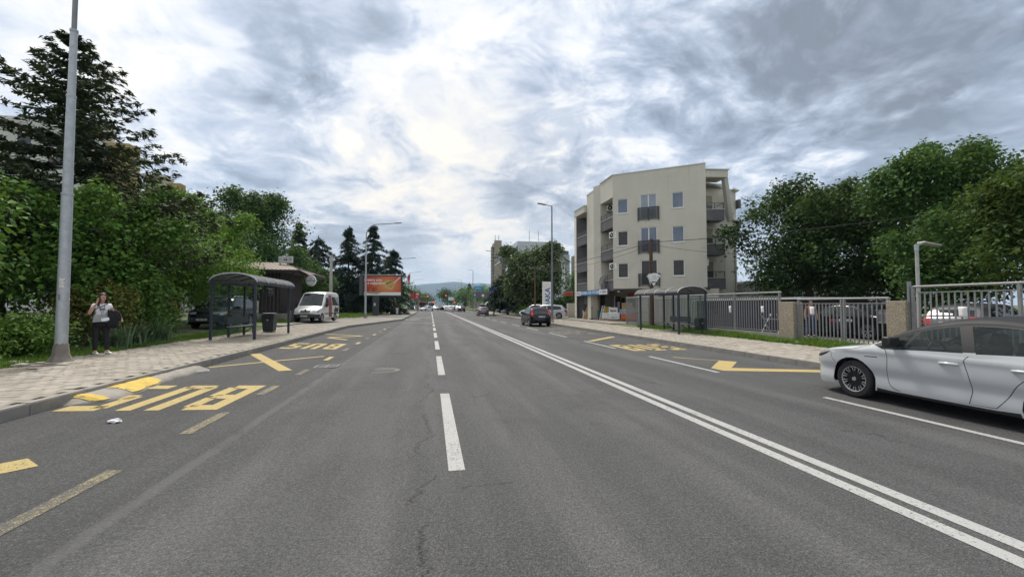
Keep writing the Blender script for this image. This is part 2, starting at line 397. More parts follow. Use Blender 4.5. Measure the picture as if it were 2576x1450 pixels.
def paint_material(name, col, wear):
    m = bpy.data.materials.new(name); m.use_nodes = True; nt = m.node_tree; g = NG(nt); b = nt.nodes['Principled BSDF']
    co = nd(nt, 'ShaderNodeTexCoord').outputs['Object']
    n = g.noise(co, 26, 8, 0.8); w = g.noise(co, 1.6, 5, 0.6); v = g.voro(co, 95.0)
    c = g.mix(w, tuple(x*0.82 for x in col), col)
    s = g.m('ADD', g.m('ADD', g.m('MULTIPLY', n, 0.8), g.m('MULTIPLY', w, 0.3)), g.m('MULTIPLY', v, 0.28))
    c = g.mix(g.step(s, 0.84 - wear, 0.97 - wear), c, (0.065, 0.064, 0.062))
    nt.links.new(c, b.inputs['Base Color']); b.inputs['Roughness'].default_value = 0.75
    nt.links.new(g.bump(g.m('SUBTRACT', 0.6, v), 0.5, 0.008), b.inputs['Normal']); return m
PAINT_W = paint_material('white road paint', (0.43, 0.43, 0.415), 0.12)
PAINT_WW = paint_material('worn white road paint', (0.30, 0.30, 0.29), 0.22)
PAINT_Y = paint_material('yellow road paint', (0.47, 0.355, 0.125), 0.10)
PAINT_YW = paint_material('worn yellow road paint', (0.33, 0.27, 0.12), 0.26)

# one ground sheet out to the horizon; it dips under the road and the pavements
gx = [(-9000, 1.0), (-200, 1.0), (-30, .85), (-14, .52), (-10.5, .36), (-9.25, .30), (-9.2, -.3), (14.0, -.3), (14.05, .15), (15.2, .2), (40, .2), (200, .3), (9000, .3)]
gy = [-400, -100, -30, 0, 30, 60, 100, 200, 400, 1000, 3000, 9000]
m_ = MB(); m_.v = [(x, y, z) for y in gy for x, z in gx]; n_ = len(gx)
m_.f = [(j*n_+i, j*n_+i+1, (j+1)*n_+i+1, (j+1)*n_+i) for j in range(len(gy)-1) for i in range(n_-1)]
struct(m_.build('ground', GROUND))
rx = [-5.7, -4.5, -2.9, -1.0, 0, 2, 4, 6, 8, 9.98]; ry = [-40, -10] + list(range(0, 60, 5)) + [80, 120, 200, 400, 900, 2500]
m_ = MB(); m_.v = [(x, y, zr(x)) for y in ry for x in rx]; n_ = len(rx)
m_.f = [(j*n_+i, j*n_+i+1, (j+1)*n_+i+1, (j+1)*n_+i) for j in range(len(ry)-1) for i in range(n_-1)]
road = struct(m_.build('road', ASPHALT))

# pavements
PAV = mat('concrete paving stone', (0.325, 0.292, 0.243), 0.9, 0, 0.13, 2.2, 0.3, 70, dirt=(0.235, 0.205, 0.165), dscale=0.9, dmin=.46, dmax=.72)
PAV2 = mat('paler paving stone', (0.36, 0.325, 0.275), 0.9, 0, 0.12, 2.4, 0.3, 70, dirt=(0.26, 0.235, 0.19), dscale=1.1, dmin=.5)
PAV3 = mat('darker paving stone', (0.275, 0.245, 0.20), 0.9, 0, 0.14, 2.0, 0.3, 70, dirt=(0.19, 0.165, 0.13), dscale=1.0, dmin=.5)
JOINT = mat('sandy joint filling', (0.185, 0.165, 0.135), 1.0, 0, 0.25, 6, 0.4, 50, dirt=(0.07, 0.085, 0.035), dscale=2)
SLABC = mat('pavement asphalt and dust', (0.22, 0.205, 0.18), 0.95, 0, 0.14, 1.5, 0.4, 60, dirt=(0.30, 0.27, 0.225), dscale=0.5)
KERB = mat('kerb concrete', (0.27, 0.255, 0.225), 0.9, 0, 0.16, 2.5, 0.3, 50, dirt=(0.14, 0.125, 0.10), dscale=1.1)
KERB_TOP = KERB
def pavement(side):
    m = MB(); ys = list(range(-20, 61, 2)) + [70, 85, 105]
    if side < 0:
        cols = lambda y: [(-9.22, zside(-9.22)), (kerb_x(y)-.14, zside(kerb_x(y)))]
    else: cols = lambda y: [(10.14, .13), (14.08, .155)]
    for y in ys:
        for x, z in cols(y): m.v.append((x, y, z-.022))
    m.f = [(2*j, 2*j+1, 2*j+3, 2*j+2) for j in range(len(ys)-1)]
    p = struct(m.build('pavement', JOINT))
    # far stretch is laid in asphalt and dust, no separate stones
    m = MB()
    ys = [29.9 if side < 0 else 46.0] + [y for y in range(32, 61, 2) if y > (29 if side < 0 else 47)] + [70, 85, 105]
    for y in ys:
        for x, z in cols(y): m.v.append((x, y, z-.002))
    m.f = [(2*j, 2*j+1, 2*j+3, 2*j+2) for j in range(len(ys)-1)]
    m.build('asphalt_surface', SLABC, p)
    # paving stones in rows
    a, b_ = 0.235, 0.195
    base = MB(); s = .009
    base.v = [(-a/2+s, -b_/2+s, 0), (a/2-s, -b_/2+s, 0), (a/2-s, b_/2-s, 0), (-a/2+s, b_/2-s, 0),
              (-a/2+.002, -b_/2+.002, -.012), (a/2-.002, -b_/2+.002, -.012), (a/2-.002, b_/2-.002, -.012), (-a/2+.002, b_/2-.002, -.012)]
    base.f = [(0, 1, 2, 3)] + [(4+i, 4+(i+1) % 4, (i+1) % 4, i) for i in range(4)]
    mes = []
    for mt in (PAV, PAV2, PAV3):
        me = base.mesh('paving_stone'); me.materials.append(mt); mes.append(me)
    cells = []
    x0, x1 = ((-9.18, -5.6) if side < 0 else (10.2, 14.0))
    y0, y1 = (5.0, 30.0) if side < 0 else (5.5, 46.0)
    for j in range(int((y1-y0)/b_)):
        y = y0 + j*b_ + b_/2
        for i in range(int((x1-x0)/a)):
            x = x0 + a/2 + i*a + (a/2 if j % 2 else 0)
            if x + a/2 > x1 + .02: continue
            if side < 0 and x < -8.1 and y < 12.0 and random.random() < (-8.1-x)*1.1: continue       # broken, overgrown back edge
            cells.append((x, y))
    inview = lambda c: (c[0] > -0.88*c[1]) if side < 0 else (c[0] < 1.62*c[1] and not (c[1] < 8.9))
    cells.sort(key=lambda c: (0 if inview(c) else 1, c[0]**2 + c[1]**2))
    zf = zside if side < 0 else (lambda x: .13 + (x-10.14)*.0064)
    for x, y in cells[:300]:
        o = bpy.data.objects.new('paving_stone', random.choices(mes, (6, 3, 2))[0]); o.location = (x, y, zf(x) + random.uniform(-.006, .004))
        o.rotation_euler = (random.gauss(0, .02), random.gauss(0, .02), random.gauss(0, .02)); link(o, p)
    for k in range(3):
        v, f = [], []
        for x, y in cells[300+k::3]:
            dz = zf(x) + random.uniform(-.006, .004); t1, t2 = random.gauss(0, .012), random.gauss(0, .012); n = len(v)
            v += [(x+q[0], y+q[1], dz+q[2]+q[0]*t1+q[1]*t2) for q in base.v]; f += [tuple(n+i for i in h) for h in base.f]
        mm = MB(); mm.v = v; mm.f = f
        o = mm.build('paving_stones', (PAV, PAV2, PAV3)[k], p); o['kind'] = 'stuff'
    # kerb stones, one metre each
    km = MB(); km.v = []; 
    kb = MB(); kb.box((0, 0, -.1), (.14, .985, .26)); kme = kb.mesh('kerb_stone'); kme.materials.append(KERB)
    bmk = bmesh.new(); bmk.from_mesh(kme); bmesh.ops.bevel(bmk, geom=[e for e in bmk.edges if all(v.co.z > 0 for v in e.verts)], offset=.014, segments=2, affect='EDGES'); bmk.to_mesh(kme); bmk.free()
    for y in range(-6, 100):
        yc = y + .5 + (.25 if side > 0 else .1)
        if side < 0 and 7.7 < yc < 8.5: pass
        o = bpy.data.objects.new('kerb_stone', kme)
        if side < 0:
            xa, xb = kerb_x(yc-.5), kerb_x(yc+.5); x = (xa+xb)/2 - .07; z = zside(kerb_x(yc))
            o.rotation_euler = (0, 0, -math.atan2(xb-xa, 1)); 
        else: x, z = 10.07 - .08 - .04 + .1, .13
        o.location = (x, yc, z - .03 + .028 + random.uniform(-.004, .004)); o.rotation_euler.y = random.gauss(0, .006)
        o.rotation_euler.z += random.gauss(0, .003); link(o, p)
    return p
pav_l = pavement(-1); pav_r = pavement(1)

# broken concrete haunch in front of the left kerb, with paint slopped over it
def haunch(y):
    e = max(0, min(1, (y-7.62)/.25, (11.55-y)/.3)); w = (.30 + .10*math.sin(y*1.7) + .02*math.sin(y*11))*e + .02
    return [(-5.44, zr(-5.42)+.105*e+.003), (-5.42+w*.35, zr(-5.3)+(.098+.006*math.sin(y*9))*e), (-5.42+w*.7, zr(-5.2)+(.072+.01*math.sin(y*7+1))*e), (-5.42+w, zr(-5.42+w)+.028*e), (-5.42+w+.015, zr(-5.42+w)-.02)]
m_ = MB(); ys = np.linspace(7.62, 11.55, 44)
for y in ys: m_.v += [(x, y, z + random.uniform(-.004, .004)) for x, z in haunch(y)]
m_.f = [(5*j+k, 5*j+k+1, 5*j+k+6, 5*j+k+5) for j in range(43) for k in range(4)]
m_.build('concrete_haunch', mat('patched concrete', (0.31, 0.28, 0.245), .95, 0, .15, 5, .5, 40, dirt=(.17, .15, .125), dscale=2), pav_l, 60)
PY2 = mat('fresh yellow paint', (0.56, 0.39, 0.06), 0.75, 0, 0.15, 8, 0.5, 40, dirt=(0.16, 0.13, 0.09), dscale=7, dmin=.56, dmax=.66)
for ya, yb in ((8.5, 9.62), (7.80, 7.98)):
    m_ = MB(); n_ = 16
    for i in range(n_+1):
        y = lerp(ya, yb, i/n_); h_ = haunch(y); f_ = .15+.12*math.sin(i*1.3)
        m_.v += [(lerp(h_[0][0], h_[1][0], f_), y, lerp(h_[0][1], h_[1][1], f_)+.010)] + [(x, y, z+.010) for x, z in h_[1:4]]
    m_.f = [(4*j+k, 4*j+k+1, 4*j+k+5, 4*j+k+4) for j in range(n_) for k in range(3)]
    m_.build('painted_kerb_patch', PY2, pav_l, 60)

# markings: sheets 4 mm above the road
def sheet(polys, name, mt, parent=None, dz=.004, step=.5):
    m = MB()
    for poly in polys:
        m.add([(x, y, zr(x)+dz) for x, y in poly], [tuple(range(len(poly)))])
    o = m.build(name, mt, parent or road); 
    return o
rect = lambda x0, x1, y0, y1: [(x0, y0), (x1, y0), (x1, y1), (x0, y1)]
def stroke(a, b, w):
    a, b = Vector(a), Vector(b); t = (b-a).normalized(); n = Vector((-t.y, t.x))*w/2
    return [tuple(a-n), tuple(b-n), tuple(b+n), tuple(a+n)]
y = 4.39
while y < 62: sheet([rect(.19, .355, y, y+3.82)], 'lane_dash', PAINT_W); y += 6.0
sheet([rect(.2, .34, 64, 108)], 'lane_line', PAINT_W)
sheet([rect(3.685, 3.835, -12, 112)], 'centre_line', PAINT_W); sheet([rect(3.945, 4.095, -12, 112)], 'centre_line', PAINT_W)
for ya in [3.2] + [9.5 + 6*i for i in range(9)]: sheet([rect(6.94, 7.06, ya, ya+3.4)], 'lane_dash', PAINT_W)
for i, (ya, yb) in enumerate([(1.6, 4.84), (6.02, 7.11), (8.38, 9.27), (10.59, 11.45)] + [(13.25+2.65*k, 14.1+2.65*k) for k in range(8)]):
    sheet([rect(-3.05, -2.91, ya, yb)], 'bay_dash', PAINT_YW if i in (0, 1, 2, 3) else (PAINT_YW if i > 2 and i % 2 else PAINT_Y))
def bus_word(x0, x1, y0, y1, flip, mt):
    """the word BUS in block letters; flip turns it for oncoming drivers"""
    W = (x1-x0); lw = W*.27; gap = (W-3*lw)/2; s = lw*.35; H = y1-y0; h = H*.165
    A = []
    def put(i, a, b, c, e):        # in letter space: a..b across (0..lw), c..e up (0..H)
        xa, xb = i*(lw+gap)+a, i*(lw+gap)+b; p = [(xa, c), (xb, c), (xb, e), (xa, e)]
        A.append([(x1-q[0], y1-q[1]) if flip else (x0+q[0], y0+q[1]) for q in p])
    put(0, 0, s, 0, H); put(0, s, lw*.85, 0, h); put(0, s, lw*.85, H*.44, H*.44+h); put(0, s, lw*.85, H-h, H); put(0, lw-s, lw, h*.6, H*.44+h*.3); put(0, lw-s, lw*.97, H*.44+h*.7, H-h*.6)
    put(1, 0, s, h*.5, H); put(1, lw-s, lw, h*.5, H); put(1, s*.3, lw-s*.3, 0, h)
    put(2, 0, lw*.9, 0, h); put(2, lw-s, lw, h*.5, H*.5); put(2, s*.4, lw-s*.4, H*.44, H*.44+h); put(2, 0, s, H*.5, H-h*.5); put(2, lw*.1, lw, H-h, H)
    sheet(A, 'bus_lettering', mt)
bus_word(-5.30, -3.18, 7.28, 9.28, True, PAINT_Y); bus_word(-5.25, -3.35, 16.35, 18.5, True, PAINT_Y)
bus_word(7.3, 9.5, 14.55, 16.85, False, PAINT_Y); bus_word(7.35, 9.5, 23.4, 26.3, False, PAINT_YW)
def zig(*st): 
    for s_ in st[0]: sheet([stroke(*s_)], 'bay_zigzag', st[1])
zig([((-5.3, 3.5), (-3.88, 5.14), .36)], PAINT_Y)
zig([((-5.30, 11.70), (-3.24, 14.2), .13)], PAINT_Y); sheet([stroke((-5.36, 14.62), (-3.42, 11.2), .30)], 'bay_cross', PAINT_Y, dz=.007)
zig([((-5.5, 23.95), (-3.4, 23.1), .22), ((-3.5, 23.0), (-4.75, 21.7), .26), ((-4.75, 21.6), (-3.7, 20.5), .26)], PAINT_Y)
sheet([[(7.62, 12.62), (7.62, 12.45), (8.5, 11.5), (7.3, 10.2), (7.32, 9.72), (9.82, 8.95), (9.86, 9.35), (7.85, 10.12), (8.86, 11.18)]], 'bay_zigzag', PAINT_Y)
zig([((7.25, 22.3), (9.5, 18.35), .12)], PAINT_YW); sheet([stroke((7.25, 18.8), (9.45, 21.2), .30)], 'bay_cross', PAINT_Y, dz=.007)
zig([((7.4, 31.5), (9.6, 30.3), .18), ((9.5, 30.2), (8.2, 28.6), .2), ((8.2, 28.6), (9.5, 27.4), .2)], PAINT_YW)
for p_ in ([(-2.6, 39.3), (.1, 40.5), (.1, 41.2), (-2.6, 40.0)], [(-2.8, 48.6), (-1.2, 49.4), (-1.2, 51.5), (-2.8, 50.8)], [(-2.6, 56.5), (-.9, 57.2), (.1, 60), (.1, 61.5), (-.9, 59.2), (-2.6, 58.4)]):
    sheet([p_], 'faded_marking', PAINT_WW)
# manhole and inspection cover set into the road
IRON = mat('worn cast iron', (0.085, 0.083, 0.08), 0.8, 0.1, 0.4, 25, 0.5, 60)
c0 = thing('manhole_cover', 'round cast iron manhole cover in the left driving lane', 'manhole cover', (-1.17, 11.35, zr(-1.17)))
MB().lathe([(.30, .004), (.36, .008), (.40, .008), (.42, .003)], 40).build('ring', mat('manhole ring', (.13, .127, .12), .75, .1, .3, 30), c0, 40)
mm = MB().lathe([(.29, .006), (.001, .007)], 40)
for i in range(-4, 5):
    h = math.sqrt(max(0, .26**2-(i*.06)**2)); mm.box((i*.06, 0, .010), (.022, 2*h, .006))
mm.build('lid', IRON, c0, 40)
c0 = thing('inspection_cover', 'rectangular steel inspection cover beside the bus bay', 'drain cover', (-2.66, 12.03, zr(-2.66)))
mm = MB()
for a in ((-.27, 0, .05, .56), (.27, 0, .05, .56), (0, -.27, .56, .05), (0, .27, .56, .05), (.0, 0, .05, .5)): mm.box((a[0], a[1], .006), (a[2], a[3], .01))
mm.build('frame', mat('worn steel frame', (.17, .168, .16), .7, .2, .3, 25), c0)
for sx_ in (-1, 1): MB().box((sx_*.135, 0, .003), (.20, .48, .007)).build('lid', IRON, c0)
# litter
LIT = mat('crumpled white paper', (0.75, 0.72, 0.74), 0.8, 0, .1, 12)
def crumple(name, label, loc, s, n=14):
    bm = bmesh.new(); bmesh.ops.create_icosphere(bm, subdivisions=2, radius=1)
    for v in bm.verts: v.co = Vector((v.co.x*s[0], v.co.y*s[1], v.co.z*s[2]))*random.uniform(.6, 1.25) + Vector((0, 0, s[2]*.8))
    me = bpy.data.meshes.new(name); bm.to_mesh(me); bm.free(); o = obj(name, me, LIT, loc=loc); tag(o, label, 'litter'); return o
p_ = crumple('crumpled_paper', 'crumpled white paper lying on the asphalt of the bus bay', (-4.1, 6.62, zr(-4.1)), (.075, .05, .028))
t_ = MB().tube([(0, 0, 0), (.1, .08, .005), (.2, .13, 0)], .012, 6).build('paper_straw', LIT, loc=(-5.12, 10.75, zr(-5.1)+.04)); tag(t_, 'white paper tube lying by the broken concrete kerb', 'litter')
crumple('paper_scrap', 'small white scrap on the grass below the gate', (14.1, 14.4, .2), (.07, .06, .03))
crumple('paper_scrap', 'tiny white scrap by the kerb of the far bay', (9.2, 20.6, .0), (.05, .04, .02))

# yard in front of the kiosk, path to the right of the pavement, yard behind the fence
def slab(name, poly, z0, z1, mt): return struct(MB().prism(poly, z0, z1).build(name, mt))
slab('yard', [(-13.5, 29.5), (-9.15, 29.5), (-9.15, 46.5), (-10.5, 47.5), (-13.5, 45)], .1, .385, SLABC)
slab('forecourt', [(14.0, 32), (30, 32), (30, 56), (14.0, 56)], .0, .225, SLABC)
slab('courtyard', [(15.35, 4), (34, 4), (34, 30), (15.35, 30)], .0, .23, mat('grey courtyard asphalt', (.115, .11, .1), .95, 0, .15, 1.5, .4, 50))
slab('path', [(15.3, 12.0), (18.5, 10.6), (18.5, 12.2), (16.2, 13.9), (15.3, 13.9)], .1, .245, CONC_L)
slab('side_road', [(9.9, 57), (42, 57), (42, 100), (9.9, 100)], -.2, .145, SLABC)

# blue hills at the end of the street
RID = [(-383.6, 272.7), (-307.6, 276.4), (-231, 264.9), (-95, 290.4), (54.4, 307), (102.5, 304.4), (302.4, 331), (388.1, 328.8), (530, 299.2), (623, 312.5), (773, 307.7)]
hx = [-4200, -2600, -1500, -900] + [r[0] for r in RID] + [1000, 1500, 2300, 3800, 5200]
hz = [150, 250, 210, 235] + [r[1] for r in RID] + [280, 330, 260, 300, 180]
xs_ = np.linspace(-4200, 5200, 260); zs_ = np.interp(xs_, hx, hz)
zs_ = np.convolve(np.pad(zs_, 2, mode='edge'), np.ones(5)/5, 'valid')
m_ = MB(); depth = [0, .25, .5, .75, 1.0, 1.3]
for k, t in enumerate(depth):
    for x, z in zip(xs_, zs_):
        if t <= 1: zz_ = z*t**.8*(1 if t == 1 else 1 + .10*math.sin(x/90+k*2) + .06*math.sin(x/37+k))
        else: zz_ = z*.55
        m_.v.append((x, 4300 + t*1700, zz_))
n_ = len(xs_); m_.f = [(j*n_+i, j*n_+i+1, (j+1)*n_+i+1, (j+1)*n_+i) for j in range(len(depth)-1) for i in range(n_-1)]
struct(m_.build('hills', mat('wooded hillside', (0.045, 0.062, 0.04), 1.0, 0, .3, .01), None, 80))

# dry leaves and crumbs of earth blown along the pavement edges
r = np.random.default_rng(9); n = 900; side_ = r.random(n) < .62
xx = np.where(side_, -9.15 + np.abs(r.normal(0, .9, n)), 14.0 - np.abs(r.normal(0, .7, n))); yy = np.where(side_, r.uniform(7, 26, n), r.uniform(9, 30, n)); k5 = (xx < -5.6) | (xx > 10.2); xx, yy = xx[k5], yy[k5]; n = len(xx)
zz5 = np.array([zside(a) if a < 0 else .13 + (a-10.14)*.0064 for a in xx]) + .012; a5 = r.uniform(0, 6.28, n); L5 = r.uniform(.018, .05, n)
V5 = np.stack([np.stack([xx + L5*np.cos(a5+q)*f, yy + L5*np.sin(a5+q)*f, zz5 + r.uniform(0, .012, n)], 1) for q, f in ((0, 1), (1.57, .55), (3.14, 1), (4.71, .55))], 1).reshape(-1, 3)
tag(obj('leaf_litter', np_mesh('leaf_litter', V5, np.arange(n*4).reshape(-1, 4)), mat('dry leaf brown', (.11, .085, .05), .9, 0, .5, 3)), 'dry leaves and crumbs along the pavement edges', 'litter', None, 'stuff')

# ------------------------------------------------------------ trees and plants
def unit(a): return a/np.maximum(np.linalg.norm(a, axis=1, keepdims=True), 1e-6)
def leaf_quads(c, nrm, axis, L, W, tint):
    """rhombic folded leaves: centre, normal, length axis, sizes"""
    b = unit(np.cross(nrm, axis)); L = np.asarray(L)[:, None]; W = np.asarray(W)[:, None]
    v = np.stack([c-axis*L*.5, c+b*W*.5+nrm*W*.12-axis*L*.06, c+axis*L*.5-nrm*L*.10, c-b*W*.5+nrm*W*.12-axis*L*.06], 1).reshape(-1, 3)
    q = np.arange(len(c)*4).reshape(-1, 4); return v, q, np.repeat(tint, 4)
def crown_leaves(lobes, clumps, per, leaf, r, flat=.45, spread=1.0, up=.55, droop=.35, ratio=.62):
    C, T, O = [], [], []
    for (cx, cy, cz, rx, ry, rz) in lobes:
        n = max(3, int(clumps*r.uniform(.8, 1.2)))
        d = unit(r.normal(size=(n, 3)) + np.array([0, 0, .25])); k = r.uniform(.62, 1.06, (n, 1))
        p = np.array([cx, cy, cz]) + d*k*np.array([rx, ry, rz])
        t = np.clip(r.normal(.45, .20, n), 0, 1)
        m = per; cr = leaf*1.9*spread
        off = r.normal(size=(n, m, 3))*np.array([cr, cr, cr*flat])
        off[:, :, 2] -= (off[:, :, 0]**2 + off[:, :, 1]**2)/(cr*4)
        C.append((p[:, None] + off).reshape(-1, 3)); O.append(np.repeat(d, m, 0)); T.append(np.clip(np.repeat(t, m) + r.normal(0, .13, n*m), 0, 1))
    C, O, T = np.concatenate(C), np.concatenate(O), np.concatenate(T); n = len(C)
    nrm = unit(O*.45 + np.array([0, 0, up]) + r.normal(size=(n, 3))*.45)
    ax = r.normal(size=(n, 3)) + O*.5 - np.array([0, 0, droop]); ax = unit(ax - nrm*np.sum(ax*nrm, 1, keepdims=True))
    L = leaf*r.uniform(.7, 1.3, n); return leaf_quads(C, nrm, ax, L, L*ratio, T)
def limb(m, a, b, r0, r1, r, n=5, sides=6, sag=.0):
    a, b = np.array(a, float), np.array(b, float); L = np.linalg.norm(b-a); pts = []
    for i in range(n+1):
        t = i/n; p = a + (b-a)*t + r.normal(size=3)*L*.035*(0 < i < n); p[2] += math.sin(t*math.pi)*L*sag; pts.append(p)
    m.tube(pts, [lerp(r0, r1, i/n) for i in range(n+1)], sides)
def broadleaf(name, label, base, centre, rad, lm, leaf=.16, lobes=26, clumps=26, per=12, trunk=.16, seed=1, group=None, bark=None, cat='tree', shoots=0, flat=.45, lobe_r=(.30, .44), ratio=.62, fill=(.30, .78), stems=1):
    r = np.random.default_rng(seed); root = thing(name, label, cat, base, 0, group)
    c = np.array(centre, float) - np.array(base, float); rad = np.array(rad, float); lb = []
    ph = r.uniform(0, 6.28, 4)
    for i in range(lobes):
        d = r.normal(size=3); d /= np.linalg.norm(d); d[2] = d[2] if d[2] > -.75 else -.75
        az, el = math.atan2(d[1], d[0]), d[2]*1.57; bulge = 1 + .20*math.sin(3*az+ph[0])*math.cos(2*el+ph[1]) + .14*math.sin(5*az+ph[2]+3*el)     # uneven outline
        p = c + d*rad*r.uniform(*fill)*bulge; s = r.uniform(*lobe_r)*rad.mean()
        lb.append((*p, s*r.uniform(.9, 1.25), s*r.uniform(.9, 1.25), s*r.uniform(.7, .95)))
    for i in range(shoots):                                   # leading shoots that break the outline
        d = r.normal(size=3)*[.6, .6, .2] + [0, 0, 1]; d /= np.linalg.norm(d)
        for k in range(3):
            s = rad.mean()*(.17-.045*k); lb.append((*(c + d*rad*(.86+.15*k)), s, s, s*1.3))
    v, q, t = crown_leaves(lb, clumps, per, leaf, r, flat, ratio=ratio)
    obj('crown', np_mesh('crown', v, q, t), lm, root)
    m = MB()
    for s in range(stems):
        o = np.array([0, 0, -.1]) if stems == 1 else np.array([r.normal(0, rad[0]*.25), r.normal(0, rad[1]*.25), -.1])
        top = c*np.array([1, 1, .85]) if stems == 1 else o + np.array([r.normal(0, .2), r.normal(0, .2), c[2]])
        limb(m, o, top, trunk, trunk*.55, r, 6, 9)
        for l_ in (lb[:10] if stems == 1 else lb[s*2:s*2+2]):
            t0 = r.uniform(.45, .95); limb(m, o + (top-o)*t0, l_[:3], trunk*.42*(1.3-t0), trunk*.10, r, 4, 5, .08)
    m.build('trunk' if stems == 1 else 'stems', bark or BARK, root, 60)
    return root
def conifer(name, label, base, h, rad, lm, seed=1, levels=22, per_level=5, needle=(.32, .10), z0=.06, taper=1.0, droop=.22, tip_up=.0, density=1.0, trunk=.2, group=None, gap=0.0, twig=.34, sparse_low=0.0, profile=None, tuft=3, tilt=(0, 0), jit=.25):
    r = np.random.default_rng(seed); root = thing(name, label, 'tree', base, 0, group); m = MB()
    lean = lambda z: np.array([tilt[0]*z/h, tilt[1]*z/h, z])
    m.tube([lean(-.1), lean(h*.3), lean(h*.6), lean(h*.97)], [trunk, trunk*.75, trunk*.45, .015], 8)
    C, A, T = [], [], []; dn = np.array([0, 0, -.25*droop])
    for i in range(levels):
        f = (i + r.uniform(-.3, .3))/levels; z = h*(z0 + (1-z0)*max(0, f))
        w = (profile(f) if profile else (1-f)**taper)*rad
        z0_ = z
        for k in range(per_level):
            if r.random() < gap: continue
            z = z0_ + r.uniform(-.5, .5)*h/levels*jit*2
            a = (k + r.uniform(-.45, .45))/per_level*2*math.pi + i*2.4; L = max(.12, w*r.uniform(.87-jit, 1.12+jit*.3)); ns = max(4, int(L/.28))
            dirv = np.array([math.cos(a), math.sin(a), 0]); side = np.array([-dirv[1], dirv[0], 0]); pts = []
            for j in range(ns+1):
                t = j/ns; zz_ = z + L*(.10*t - droop*t*t + tip_up*max(0, t-.55)**2*4)
                pts.append(lean(0) + np.array([tilt[0]*z/h, tilt[1]*z/h, 0]) + dirv*L*t + np.array([0, 0, zz_]) + r.normal(size=3)*L*.012)
            m.tube(pts, [lerp(trunk*.22*(1-f*.7)+.008, .006, j/ns) for j in range(ns+1)], 4, False)
            for j in range(1 if f > .55 else max(1, int(ns*(.12+sparse_low*(1-f)))), ns+1):
                t = j/ns; tl = twig*L*(1.05-t*.8)*r.uniform(.6, 1.1) + .10
                for s in (-1, 1):
                    nt_ = max(2, int(tl/(needle[0]*.55)*density)); td = unit((side*s*r.uniform(.6, 1.) + dirv*r.uniform(.35, .8) + np.array([0, 0, -.10-droop*.5]))[None])[0]
                    for u in range(nt_):
                        p = pts[j] + td*tl*(u+.5)/nt_; p = p + np.array([0, 0, -.18*droop*tl*(u/nt_)**2])
                        q_ = r.normal(size=(tuft, 7)); C.extend(p + q_[:, :3]*needle[0]*.22); A.extend(td + q_[:, 3:6]*.38 + dn); T.extend(.42 + q_[:, 6]*.2)
                if j == ns:
                    for _ in range(tuft*2): C.append(pts[j] + r.normal(size=3)*needle[0]*.25); A.append(dirv + r.normal(size=3)*.3); T.append(.6)
    for k in range(int(10*density)): C.append(lean(h*r.uniform(.93, 1.0)) + r.normal(size=3)*.05); A.append(np.array([0, 0, 1]) + r.normal(size=3)*.5); T.append(.5)
    C, A, T = np.array(C), unit(np.array(A)), np.clip(np.array(T), 0, 1); n = len(C)
    nr = unit(r.normal(size=(n, 3))*.5 + np.array([0, 0, .8])); nr = unit(nr - A*np.sum(nr*A, 1, keepdims=True))
    v, q, t = leaf_quads(C, nr, A, needle[0]*r.uniform(.7, 1.4, n), needle[1]*r.uniform(.7, 1.4, n), T)
    obj('needles', np_mesh('needles', v, q, t), lm, root); m.build('trunk', BARK, root, 60); return root

MAPLE = leaf_mat('maple leaves', (0.042, 0.105, 0.020), (0.145, 0.290, 0.051))
LIGHTG = leaf_mat('bright leaves', (0.072, 0.160, 0.022), (0.208, 0.368, 0.056))
DARKG = leaf_mat('dark leaves', (0.030, 0.076, 0.022), (0.104, 0.190, 0.054), trans=.12)
CHEST = leaf_mat('chestnut leaves', (0.017, 0.044, 0.013), (0.065, 0.115, 0.034), trans=.14)
PLANE = leaf_mat('plane leaves', (0.030, 0.077, 0.024), (0.088, 0.187, 0.047))
OLIVE = leaf_mat('olive brown leaves', (0.029, 0.057, 0.012), (0.081, 0.140, 0.032))
LINDEN = leaf_mat('linden leaves', (0.024, 0.052, 0.020), (0.16, 0.20, 0.085), trans=.12)
SPRUCE = leaf_mat('spruce needles', (0.024, 0.042, 0.021), (0.083, 0.105, 0.048), trans=.05)
CEDAR = leaf_mat('cedar needles', (0.016, 0.035, 0.024), (0.054, 0.088, 0.057), trans=.05)
HEDGE = leaf_mat('hedge leaves', (0.048, 0.120, 0.019), (0.176, 0.304, 0.048))
IRIS = leaf_mat('grey green strap leaves', (0.063, 0.119, 0.063), (0.182, 0.266, 0.161))
GRASS = leaf_mat('grass blades', (0.053, 0.120, 0.021), (0.180, 0.300, 0.053))
ROSE = leaf_mat('shrub with yellow tips', (0.060, 0.090, 0.024), (0.312, 0.276, 0.072))

# left: trees behind the pavement
G_L = 'trees behind the bus stop'
broadleaf('maple_tree', 'broad leafy maple tree at the picture edge behind the galvanised lamp post', (-13.2, 12.0, .45), (-12.7, 11.7, 3.25), (2.9, 2.7, 2.35), MAPLE, .17, 34, 30, 12, .17, 11, G_L, shoots=6)
broadleaf('maple_tree', 'dark green maple tree standing right behind the phoning woman', (-12.6, 17.3, .45), (-11.9, 17.6, 3.1), (2.7, 2.6, 2.35), MAPLE, .16, 32, 30, 12, .16, 12, G_L, shoots=5)
broadleaf('maple_tree', 'leafy maple tree behind the dark parked car', (-14.0, 25.5, .5), (-13.6, 25.0, 3.7), (3.3, 3.0, 3.1), MAPLE, .18, 34, 30, 12, .18, 13, G_L, shoots=6)
broadleaf('leafy_tree', 'bright green tree rising left of the kiosk roof', (-16.2, 34, .55), (-15.8, 33.6, 5.0), (3.5, 3.4, 3.5), LIGHTG, .19, 56, 20, 12, .2, 14, G_L, shoots=14, lobe_r=(.17, .32), fill=(.25, .96))
